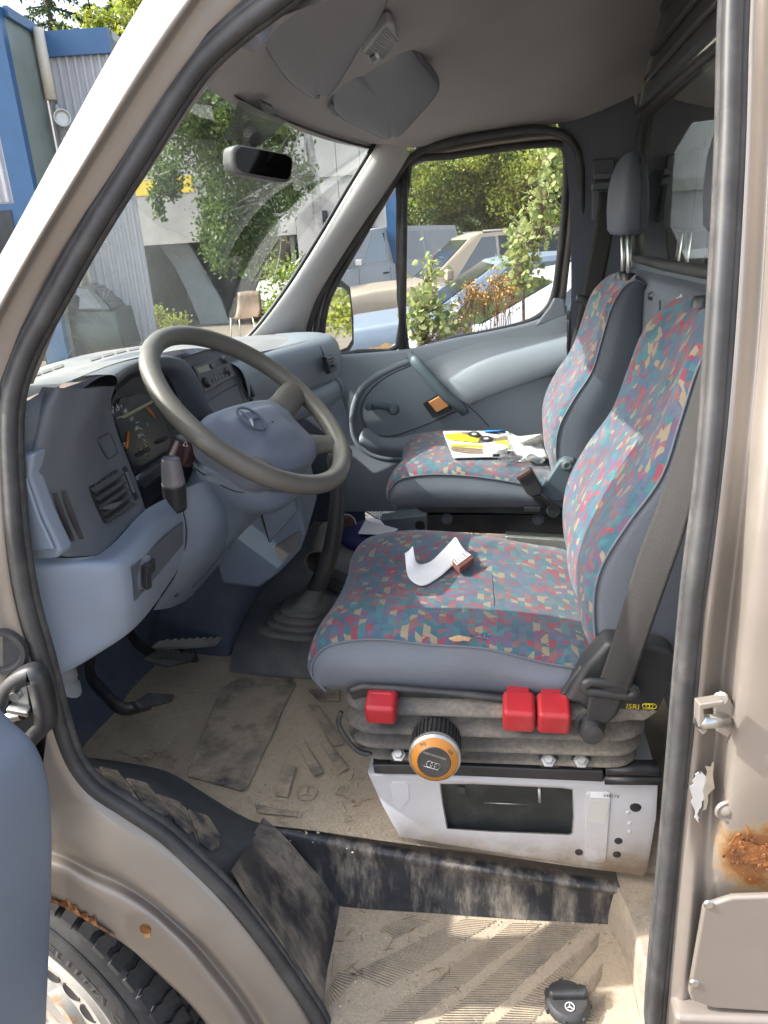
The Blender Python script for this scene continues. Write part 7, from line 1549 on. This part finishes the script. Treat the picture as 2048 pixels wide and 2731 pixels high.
# ---- old white hall seen through the windscreen
M('old_white_wall', (.36, .355, .35), .8, var=.08, vscale=.8, scratch=.25, scol=(.26, .26, .26), bump=.2, bscale=8); M('sign_yellow', (.65, .48, .04), .5, var=.15, vscale=3); M('dark_opening', (.12, .13, .14), .9, var=.4, vscale=.8); M('lintel', (.33, .32, .31), .8, var=.15, vscale=1.5)
YW = 16.0
hall = thing('old_hall', 'pale old hall with a dark gateway and a yellow sign band', 'building', (-6, YW, 0))
px = lambda u, v: Q(u, v, y=YW)
xr = px(1030, 560).x; x0g = px(375, 750).x; x1g = px(780, 750).x; zg = px(560, 640).z
for i in range(36):
    x = xr - .5 - i * .5
    z0 = zg if x0g < x + .25 < x1g else 0
    wob = .006 * math.sin(i * 3.1)
    slab('wall_board', [(x + .003, YW + wob, z0), (x + .492, YW + wob, z0), (x + .492, YW + wob, 3.02 if i < 20 else 5.4), (x + .003, YW + wob, 3.02 if i < 20 else 5.4)], (0, .08, 0), 'old_white_wall', hall)
    if i < 20: slab('wall_board', [(x + .003, YW - .03 + wob, 3.0), (x + .492, YW - .03 + wob, 3.0), (x + .492, YW - .03 + wob, 5.6), (x + .003, YW - .03 + wob, 5.6)], (0, .08, 0), 'old_white_wall', hall)
slab('corner_trim', [(xr, YW - .04, 0), (xr + .32, YW - .04, 0), (xr + .32, YW - .04, 5.6), (xr, YW - .04, 5.6)], (0, .2, 0), 'blue_paint', hall)
slab('wall_core', [(xr - 18, YW + .1, zg), (xr + .3, YW + .1, zg), (xr + .3, YW + .1, 5.5), (xr - 18, YW + .1, 5.5)], (0, .3, 0), 'lintel', hall)
a, b = px(330, 483), px(520, 512); slab('sign_band', [(a.x - 1.5, YW - .07, b.z), (b.x, YW - .07, b.z), (b.x, YW - .07, a.z), (a.x - 1.5, YW - .07, a.z)], (0, .03, 0), 'sign_yellow', hall)
text('sign_lettering', 'HA', (Q(430, 500, y=YW).x, YW - .075, b.z + .06), (1, 0, 0), (0, 0, 1), (a.z - b.z) * .8, 'dash_black', hall)
a, b = px(352, 515), px(620, 640); slab('lintel', [(a.x, YW - .06, b.z), (b.x, YW - .06, b.z), (b.x, YW - .06, a.z), (a.x, YW - .06, a.z)], (0, .05, 0), 'lintel', hall)
slab('gateway_back', [(x0g, YW + 2.5, 0), (x1g, YW + 2.5, 0), (x1g, YW + 2.5, 4), (x0g, YW + 2.5, 4)], (0, .1, 0), 'dark_opening', hall)
for x in (x0g, x1g): slab('gateway_side', [(x, YW + .09, 0), (x, YW + 2.5, 0), (x, YW + 2.5, 4), (x, YW + .09, 4)], (-.1 if x == x0g else .1, 0, 0), 'dark_opening', hall)
slab('gateway_roof', [(x0g, YW + .09, zg + .5), (x1g, YW + .09, zg + .5), (x1g, YW + 2.5, zg + .5), (x0g, YW + 2.5, zg + .5)], (0, 0, .1), 'dark_opening', hall)
a, b = px(885, 455), px(925, 490); 
a, b = px(1000, 505), px(1022, 620)
slab('narrow_window', [(a.x - .5, YW - .045, b.z), (a.x - .1, YW - .045, b.z), (a.x - .1, YW - .045, a.z), (a.x - .5, YW - .045, a.z)], (0, .02, 0), 'dark_window', hall)
a = px(862, 578); slab('wall_lamp', [(a.x - .12, YW - .16, a.z - .12), (a.x + .12, YW - .16, a.z - .12), (a.x + .12, YW - .16, a.z + .12), (a.x - .12, YW - .16, a.z + .12)], (0, .12, 0), 'dark_window', hall, bev=.02)
M('reflection_blue_grey', (.12, .15, .18), .5, var=.15, vscale=2)
lp_ = slab('gateway_reflection', [Q(u, v, y=YW + .6) for u, v in ((414, 640), (498, 640), (545, 720), (590, 800), (612, 862), (536, 866), (505, 790), (465, 710))], (0, .06, 0), 'reflection_blue_grey'); tag(lp_, 'curved blue grey slab in the dark gateway, added for a windscreen reflection', 'panel')  # added slab that gives solid shape to a reflection in the windscreen
# ---- weeping birch before the hall
br = np.random.default_rng(11)
bt = thing('birch_tree', 'drooping birch hanging before the old pale hall', 'tree', (Q(850, 700, y=11).x, 11, 0))
bx0 = bt.location.x; segs = [((bx0, 11, 0), (bx0 + .05, 11, 2.6), .09, .07), ((bx0 + .05, 11, 2.6), (bx0 - .3, 11, 6), .07, .03)]; pts = []
def strand(u, v0, v1, y, n, wd):
    a, b = np.array(Q(u, v0, y=y)), np.array(Q(u + br.normal() * 12, v1, y=y)); segs.append((a, b, .008, .003)); segs.append((a, np.array((bx0, 11, min(6, a[2] + .6))), .012, .02))
    m = int(n); q = br.random((m, 1)); pts.append(a + (b - a) * q + br.normal(size=(m, 3)) * wd * (1.05 - q * .6))
for u, v0, v1, wd, n in [(u, 60 + br.random() * 160, 330 + br.random() * 130, .22, 420) for u in np.linspace(480, 760, 22)] + [(418, 470, 580, .07, 160), (460, 420, 530, .10, 200), (430, 420, 510, .12, 200), (560, 400, 600, .16, 420), (600, 380, 640, .20, 520), (640, 380, 690, .22, 620), (690, 390, 700, .22, 620), (730, 420, 640, .2, 420), (770, 430, 560, .14, 260), (810, 440, 500, .10, 120), (600, 560, 712, .18, 520), (650, 560, 722, .2, 560), (560, 600, 690, .12, 300)]:
    strand(u, v0, v1, 11 + br.normal() * .35, n * 2.6, wd)
link('trunk', limb_mesh(segs, 5), 'birch_bark', bt); link('crown', leaves(np.concatenate(pts), .062), 'birch_green', bt)
# ---- undergrowth against the hall, chair and clutter
def bush(label, u0, u1, v0, y, h, n, size, mt):
    x0, x1 = Q(u0, v0, y=y).x, Q(u1, v0, y=y).x; P_ = []; c_ = (x0 + x1) / 2
    r = rng; cl = [(x0 + (x1 - x0) * r.random(), y + r.normal() * .25, h * (.25 + .6 * r.random() * math.sin(3.0 * (i + .5) / 14))) for i in range(14)]
    for c in cl: m = n // 14; P_.append(np.array(c) + r.normal(size=(m, 3)) * np.array((.28, .2, .22)) * h * .5)
    P_ = np.concatenate(P_); P_[:, 2] = np.abs(P_[:, 2]); t = thing('bush', label, 'bush', (c_, y, 0)); 
    link('stems', limb_mesh([((c_ + r.normal() * .2, y, 0), c, .012, .004) for c in cl], 4), 'stem', t); link('leaves', leaves(P_, size), mt, t)
bush('low yellow green bush at the foot of the hall, left of the gateway', 255, 385, 850, 11.4, 1.2, 4200, .08, 'birch_green')
bush('green bush climbing by the right side of the gateway', 740, 800, 780, 14.8, 1.7, 2600, .08, 'forest_green')
bush('dry yellow weeds before the gateway', 380, 470, 860, 14.9, .7, 1500, .06, 'yellow_green')
ch = Q(650, 815, y=13.2); chair = thing('garden_chair', 'garden chair with bare metal legs and a tan seat on the sand', 'chair', (ch.x, 13.2, 0))
M('tan_ply', (.13, .08, .045), .6, var=.1)
patch('seat_shell', [[(ch.x - .25, 13.0, .46), (ch.x, 13.0, .44), (ch.x + .25, 13.0, .46)], [(ch.x - .25, 13.3, .44), (ch.x, 13.3, .42), (ch.x + .25, 13.3, .44)], [(ch.x - .25, 13.5, .6), (ch.x, 13.52, .6), (ch.x + .25, 13.5, .6)], [(ch.x - .22, 13.58, .88), (ch.x, 13.6, .9), (ch.x + .22, 13.58, .88)]], 'tan_ply', chair, 4, 4, thick=.02)
for dx in (-.24, .24):
    for yy in (13.0, 13.5): tube('leg', [(ch.x + dx * .9, yy, .44), (ch.x + dx * 1.1, yy, 0)], .012, 'galvanised', chair, 1, 6)
# ---- cars
M('car_tyre', (.03, .03, .03), .85, var=.2); M('car_rim', (.35, .35, .36), .4, .6)
M('light_blue_paint', (.16, .205, .26), .38, .1, var=.05, coat=.15); M('beige_paint', (.31, .265, .20), .4, .1, var=.05, coat=.1); M('grey_van_paint', (.34, .35, .355), .45, 0, var=.05); M('van_panel', (.28, .29, .30), .5, var=.05); M('white_car_paint', (.5, .51, .53), .3, .0, var=.02, coat=.5); M('dark_car_paint', (.03, .045, .035), .3, .3, var=.1, coat=.5); M('blue_screen', (.02, .03, .03), .05, var=.1, coat=1.); M('headlamp', (.6, .62, .62), .12, .4)
def car(name, label, cat, prof, roof, W_, L0, paint, wheels, wr, winz, pillars, loc, yaw, ins=.13, screens=True, rails=False, panels=()):
    """body from a side outline [(s,z)...] (s from the nose backwards); greenhouse between belt points and roof points"""
    t = thing(name, label, cat, loc)
    def pt(s, yv, z): c_, s_ = math.cos(yaw), math.sin(yaw); return Vector(loc) + Vector((s * c_ - yv * s_, s * s_ + yv * c_, z))
    hw = W_ / 2; k = len(prof); rows = []
    yy = (-hw, -hw + .03, -hw * .6, 0, hw * .6, hw - .03, hw)
    def lvl(z, e): return z - e if z > .7 else z
    for e, y_ in zip((.05, .0, -.015, -.02, -.015, .0, .05), yy): rows.append([np.array(pt(s + (.03 if e == .05 and i == 0 else 0), y_, lvl(z, e))) for i, (s, z) in enumerate(prof)])
    me = grid_mesh(rows, closed_u=True, uv=False); bm = bmesh.new(); bm.from_mesh(me); bm.verts.ensure_lookup_table(); bm.faces.new([bm.verts[i] for i in range(k)]); bm.faces.new([bm.verts[(len(rows) - 1) * k + i] for i in range(k)]); bmesh.ops.recalc_face_normals(bm, faces=bm.faces); bm.to_mesh(me); bm.free()
    o = link('body', me, paint, t); me.set_sharp_from_angle(angle=math.radians(38)); bevel(o, .05, 3)
    belt, top = roof; q = lambda p, in_, sg: pt(p[0], sg * (hw - in_), p[1])
    bL, bR = [q(p, .04, -1) for p in belt], [q(p, .04, 1) for p in belt]; tL, tR = [q(p, ins + .04, -1) for p in top], [q(p, ins + .04, 1) for p in top]
    # belt and top run front->rear with the same count: pillars between windows
    m = len(belt); vs = bL + tL + tR + bR; fs = []
    mid = [a.lerp(b, .5) + Vector((0, 0, .025)) for a, b in zip(tL, tR)]; vs += mid
    for i in range(m - 1): fs += [(i, i + 1, m + i + 1, m + i), (2 * m + i, 2 * m + i + 1, 3 * m + i + 1, 3 * m + i), (m + i, m + i + 1, 4 * m + i + 1, 4 * m + i), (4 * m + i, 4 * m + i + 1, 2 * m + i + 1, 2 * m + i)]
    fs += [(0, m, 4 * m, 2 * m, 3 * m), (m - 1, 3 * m - 0 + m - 1, 3 * m - 1, 5 * m - 1, 2 * m - 1)]
    me = from_py(vs, fs); recalc(me); link('roof', me, paint, t, smooth=False)
    for sg, B_, T_ in ((-1, bL, tL), (1, bR, tR)):
        for i, (gl_s, f0, f1) in enumerate(pillars):
            a, b, c_, d = B_[i], B_[i + 1], T_[i + 1], T_[i]
            if gl_s is None: continue
            def bi(s, v): return (a.lerp(b, s)).lerp(d.lerp(c_, s), v)
            out = (pt(0, sg, 0) - pt(0, 0, 0)) * .006
            w_ = slab('side_window', [bi(f0, winz[0]) + out, bi(f1, winz[0]) + out, bi(f1, winz[1]) + out, bi(f0, winz[1]) + out], -out * .5, gl_s, t)
    if screens:
        fw = (pt(-1, 0, 0) - pt(0, 0, 0)) * .006
        def bi4(a, b, c_, d, s, v): return a.lerp(b, s).lerp(d.lerp(c_, s), v)
        for nm, a, b, c_, d, f_ in (('windscreen', bL[0], bR[0], tR[0], tL[0], fw + Vector((0, 0, .01))), ('rear_window', bL[-1], bR[-1], tR[-1], tL[-1], -fw + Vector((0, 0, .01)))):
            slab(nm, [bi4(a, b, c_, d, s, v) + f_ for s, v in ((.05, .04), (.95, .04), (.93, .93), (.07, .93))], -f_ * .3, screens if nm == 'windscreen' and isinstance(screens, str) else 'dark_window', t)
    for s in wheels:
        for sg in (-1, 1):
            c_ = pt(s, sg * (hw - .09), wr); ax = (pt(0, sg, 0) - pt(0, 0, 0))
            wl = lathe('wheel', c_, ax, [(0, .05), (wr * .2, .055), (wr * .55, .04), (wr * .62, .08), (wr * .66, .09)], 'car_rim', t, 24)
            lathe('tyre', c_, ax, [(wr * .64, .085), (wr * .8, .105), (wr * .96, .09), (wr, .05), (wr, -.08)], 'car_tyre', wl, 28)
            sweep('wheel_arch', [pt(s + (wr + .055) * math.cos(q_), sg * (hw + .006), wr + (wr + .055) * math.sin(q_)) for q_ in np.linspace(0, math.pi, 11)], circ(.022, 6), paint, t, 1)
            slab('arch_shadow', [pt(s + (wr + .045) * math.cos(q_), sg * (hw + .002), wr + (wr + .045) * math.sin(q_)) for q_ in np.linspace(-.3, math.pi + .3, 16)], ax * -.06, 'car_tyre', t)
    zmax = max(p[1] for p in prof[:4])
    for sg in (-1, 1):
        slab('headlight', [pt(prof[0][0] + d_, sg * (hw - .12 - e_), z_) for d_, e_, z_ in ((-.012, 0, .62), (-.012, .28, .62), (.02, .28, .76), (.02, 0, .76))], (pt(-1, 0, 0) - pt(0, 0, 0)) * .02, 'headlamp', t, bev=.01)
        mb = pt(belt[0][0] + .25, sg * (hw + .10), belt[0][1] + .10); box('side_mirror', mb, (.09, .20, .13), paint, t, axes((0, 0, 1), pt(1, 0, 0) - pt(0, 0, 0)), bev=.02)
        if rails: tube('roof_rail', [q((top[0][0] + .15, top[0][1] + .05), ins + .08, sg), q((top[-1][0] - .1, top[-1][1] + .05), ins + .08, sg)], .025, 'black_plastic', t, 1, 6)
        for i, s in enumerate(panels): slab('door_joint', [pt(s, sg * (hw + .002), .35), pt(s + .008, sg * (hw + .002), .35), pt(s + .008, sg * (hw + .002), belt[1][1] - .05), pt(s, sg * (hw + .002), belt[1][1] - .05)], (pt(0, -sg, 0) - pt(0, 0, 0)) * .003, 'dash_black', t)
        for s in panels[1:]: box('door_handle', pt(s - .14, sg * (hw + .012), belt[1][1] - .16), (.17, .03, .03), 'black_plastic', t, axes((0, 0, 1), pt(1, 0, 0) - pt(0, 0, 0)), bev=.006)
    return t, pt
G = 'car_glass'
sed = car('sedan', 'light blue sedan with rust over its front wheel', 'car', [(0, .35), (0, .62), (.06, .72), (.5, .86), (1.35, .94), (2.3, .95), (3.7, .96), (4.4, .93), (4.55, .75), (4.55, .4), (4.2, .28), (.4, .28)], ([(1.25, .94), (1.5, .945), (2.45, .95), (3.3, .955), (3.85, .95)], [(1.95, 1.38), (2.05, 1.395), (2.5, 1.41), (3.05, 1.40), (3.35, 1.36)]), 1.70, 0, 'light_blue_paint', (.82, 3.45), .30, (.08, .90), ((None, 0, 0), (G, .06, .95), ('dark_window', .05, .95), (G, .1, .7)), Vector((Q(985, 900, y=6.2).x - .80, 6.95, 0)), math.radians(8), panels=(1.45, 2.48))
rp_ = sed[1]
for a0, a1, rr in ((.75, 2.3, .05), (2.5, 2.8, .03)):
    slab('rust_patch', [rp_(.82 + (.355 + (rr * (1 + .4 * math.sin(i * 2.1)) if i % 2 else 0)) * math.cos(q_), -.858, .30 + (.36 + (rr * (1 + .4 * math.sin(i * 2.1)) if i < 9 else 0)) * math.sin(q_)) for i, q_ in enumerate(list(np.linspace(a0, a1, 9)) + list(np.linspace(a1, a0, 9)))], (0, -.004, 0), 'rust_stain', sed[0])
suv = car('suv', 'beige off-road car with dark roof rails parked behind the blue sedan', 'car', [(0, .5), (0, .90), (.08, 1.0), (.6, 1.06), (1.3, 1.10), (2.4, 1.10), (4.3, 1.11), (4.75, 1.09), (4.8, .7), (4.7, .45), (.2, .45)], ([(1.25, 1.09), (1.5, 1.095), (2.4, 1.10), (3.4, 1.10), (4.3, 1.105), (4.65, 1.10)], [(1.85, 1.62), (1.95, 1.65), (2.5, 1.67), (3.4, 1.67), (4.2, 1.66), (4.45, 1.64)]), 1.88, 0, 'beige_paint', (.9, 3.7), .38, (.06, .92), ((None, 0, 0), (G, .10, .93), (G, .07, .93), (G, .08, .95), (None, 0, 0)), Vector((Q(850, 760, y=9.0).x, 9.6, 0)), math.radians(13), rails=True, panels=(1.45, 2.42, 3.42))
vn_ = car('parked_van', 'grey panel van without side windows parked before the hall', 'van', [(0, .45), (0, .85), (.1, 1.0), (.7, 1.12), (1.2, 1.18), (2.4, 1.2), (4.85, 1.22), (4.9, .6), (4.7, .35), (.3, .35)], ([(.95, 1.17), (1.3, 1.18), (2.2, 1.19), (3.5, 1.2), (4.85, 1.21)], [(1.75, 1.86), (1.9, 1.90), (2.3, 1.93), (3.5, 1.94), (4.75, 1.92)]), 1.90, 0, 'grey_van_paint', (.85, 3.9), .34, (.08, .86), ((None, 0, 0), (G, .12, .92), ('van_panel', .05, .96), ('van_panel', .04, .95)), Vector((Q(750, 700, y=14.5).x, 14.5, 0)), math.radians(56), panels=(1.25, 2.22, 3.5))
nr = car('hatchback', 'white car with a dark reflecting windscreen close to the far window', 'car', [(0, .35), (0, .60), (.05, .74), (.2, .84), (.45, .93), (2.2, .93), (3.7, .95), (3.9, .9), (3.95, .4), (3.7, .28), (.4, .28)], ([(.42, .93), (.75, .935), (1.7, .94), (2.7, .945), (3.75, .95)], [(1.25, 1.33), (1.35, 1.35), (1.8, 1.40), (2.7, 1.42), (3.45, 1.38)]), 1.68, 0, 'white_car_paint', (.75, 3.2), .29, (.08, .92), ((None, 0, 0), (G, .10, .95), (G, .05, .95), (G, .05, .9)), Vector((-.95, 4.75, 0)), math.radians(8), screens='blue_screen', panels=(1.15, 2.15))
dk = car('parked_car', 'dark car standing on the sand before the hall, lower left through the windscreen', 'car', [(0, .35), (0, .62), (.06, .75), (.5, .88), (1.2, .95), (2.2, .95), (3.7, .97), (4.2, .93), (4.25, .4), (4.0, .28), (.4, .28)], ([(1.1, .94), (1.4, .945), (2.3, .95), (3.3, .955), (4.12, .95)], [(1.8, 1.36), (1.9, 1.38), (2.4, 1.41), (3.3, 1.38), (3.85, 1.24)]), 1.7, 0, 'dark_car_paint', (.82, 3.4), .30, (.08, .92), ((None, 0, 0), (G, .10, .95), (G, .05, .95), (G, .05, .9)), Vector((Q(262, 860, y=9.5).x - 3.9, 9.6, 0)), math.radians(8), panels=(1.35, 2.3))
# white body of a lorry seen through the load space window
lor = thing('white_trailer', 'white trailer side seen through the window of the load space', 'trailer', (3.4, 7, 0))
for i in range(5): slab('side_panel', [(1.0 + i * 1.2, 7, .9), (2.19 + i * 1.2, 7, .9), (2.19 + i * 1.2, 7, 3.2), (1.0 + i * 1.2, 7, 3.2)], (0, .1, 0), 'white_car_paint', lor)
slab('rubbing_strip', [(1, 6.97, 1.9), (7, 6.97, 1.9), (7, 6.97, 2.0), (1, 6.97, 2.0)], (0, .02, 0), 'print_grey', lor)
for x in (1.8, 6.0): lathe('wheel', (x, 7.05, .45), (0, -1, 0), [(0, .05), (.25, .05), (.28, .1), (.45, .1), (.45, -.2)], 'car_tyre', lor, 24)
slab('chassis', [(1, 7.1, .7), (7, 7.1, .7), (7, 7.1, .88), (1, 7.1, .88)], (0, 2, 0), 'dash_black', lor)
# ---- saplings and tansy outside the far window
def sapling(label, pts, y, crowns, size=.033, r0=.009, group=None):
    q = [Q(u, v, y=y) for u, v in pts]; base = Vector((q[0].x + .02, y, 0)); t = thing('sapling', label, 'sapling', base)
    pth = [base] + q; segs = [(pth[i], pth[i + 1], r0 * (1 - i / len(pth) * .7), r0 * (1 - (i + 1) / len(pth) * .75)) for i in range(len(pth) - 1)]; P_ = []
    for (u, v, su, sv, n) in crowns:
        for _ in range(int(n * 1.35)):
            p = Q(random.gauss(u, su), random.gauss(v, sv), y=y + random.gauss(0, .06)); P_.append(p)
            if random.random() < .25:
                b = min(pth, key=lambda a: (a - p).length + (0 if a.z < p.z else .2)); segs.append((b, p, .0022, .001))
    link('stem', limb_mesh(segs, 5), 'stem', t); link('leaves', leaves6(P_, size), 'sapling_green', t)
sapling('leafy birch sapling outside the far window, beside the window divider', ((1120, 920), (1130, 830), (1140, 760), (1158, 680)), 2.7, ((1125, 880, 26, 34, 130), (1140, 810, 30, 30, 110), (1150, 730, 16, 28, 60), (1195, 870, 22, 30, 70), (1110, 810, 14, 30, 50)))
sapling('tall birch sapling outside the rear end of the far window', ((1395, 760), (1430, 650), (1450, 560), (1478, 450)), 2.9, ((1470, 450, 18, 40, 120), (1450, 540, 26, 40, 120), (1415, 620, 28, 36, 120), (1395, 690, 26, 34, 130), (1400, 745, 24, 16, 50), (1365, 660, 10, 34, 40)))
def tansy(label, pts, y):
    bx_ = Q(pts[0][0], 900, y=y).x; t = thing('tansy_plant', label, 'plant', (bx_, y, 0), 'withered tansy stalks'); segs = []; P_ = []
    for u, v in pts:
        for rep in range(2):
            p = Q(u + random.gauss(0, 12), v + random.gauss(0, 10), y=y + random.gauss(0, .05)); m_ = Vector(((bx_ + p.x) / 2 + random.gauss(0, .04), y + random.gauss(0, .03), p.z * .72))
            segs += [((bx_ + random.uniform(-.12, .12), y, 0), m_, .0026, .0020), (m_, p, .0020, .0014)]
            for _ in range(7):
                e = p + Vector((random.gauss(0, .022), random.gauss(0, .02), random.gauss(.008, .016))); segs.append((p - Vector((0, 0, random.uniform(.02, .09))), e, .0010, .0007))
                P_ += [tuple(e + Vector((random.gauss(0, .006), random.gauss(0, .006), random.gauss(0, .003)))) for _ in range(6)]
            for _ in range(10): P_.append(tuple(m_.lerp(p, random.random()) + Vector((random.gauss(0, .02), random.gauss(0, .02), random.gauss(0, .02)))))
    link('stalks', limb_mesh(segs, 4), 'stem', t); link('flower_heads', leaves(np.array(P_), .011, aspect=1.1), 'tansy_orange', t)
tansy('withered orange tansy low before the blue sedan door', ((1245, 775), (1262, 790), (1280, 770), (1255, 815), (1290, 800), (1240, 800)), 2.8)
tansy('withered orange tansy beside the tall sapling', ((1310, 755), (1325, 745), (1335, 790), (1350, 780), (1365, 790), (1330, 815), (1300, 790), (1210, 850), (1225, 870)), 2.85)
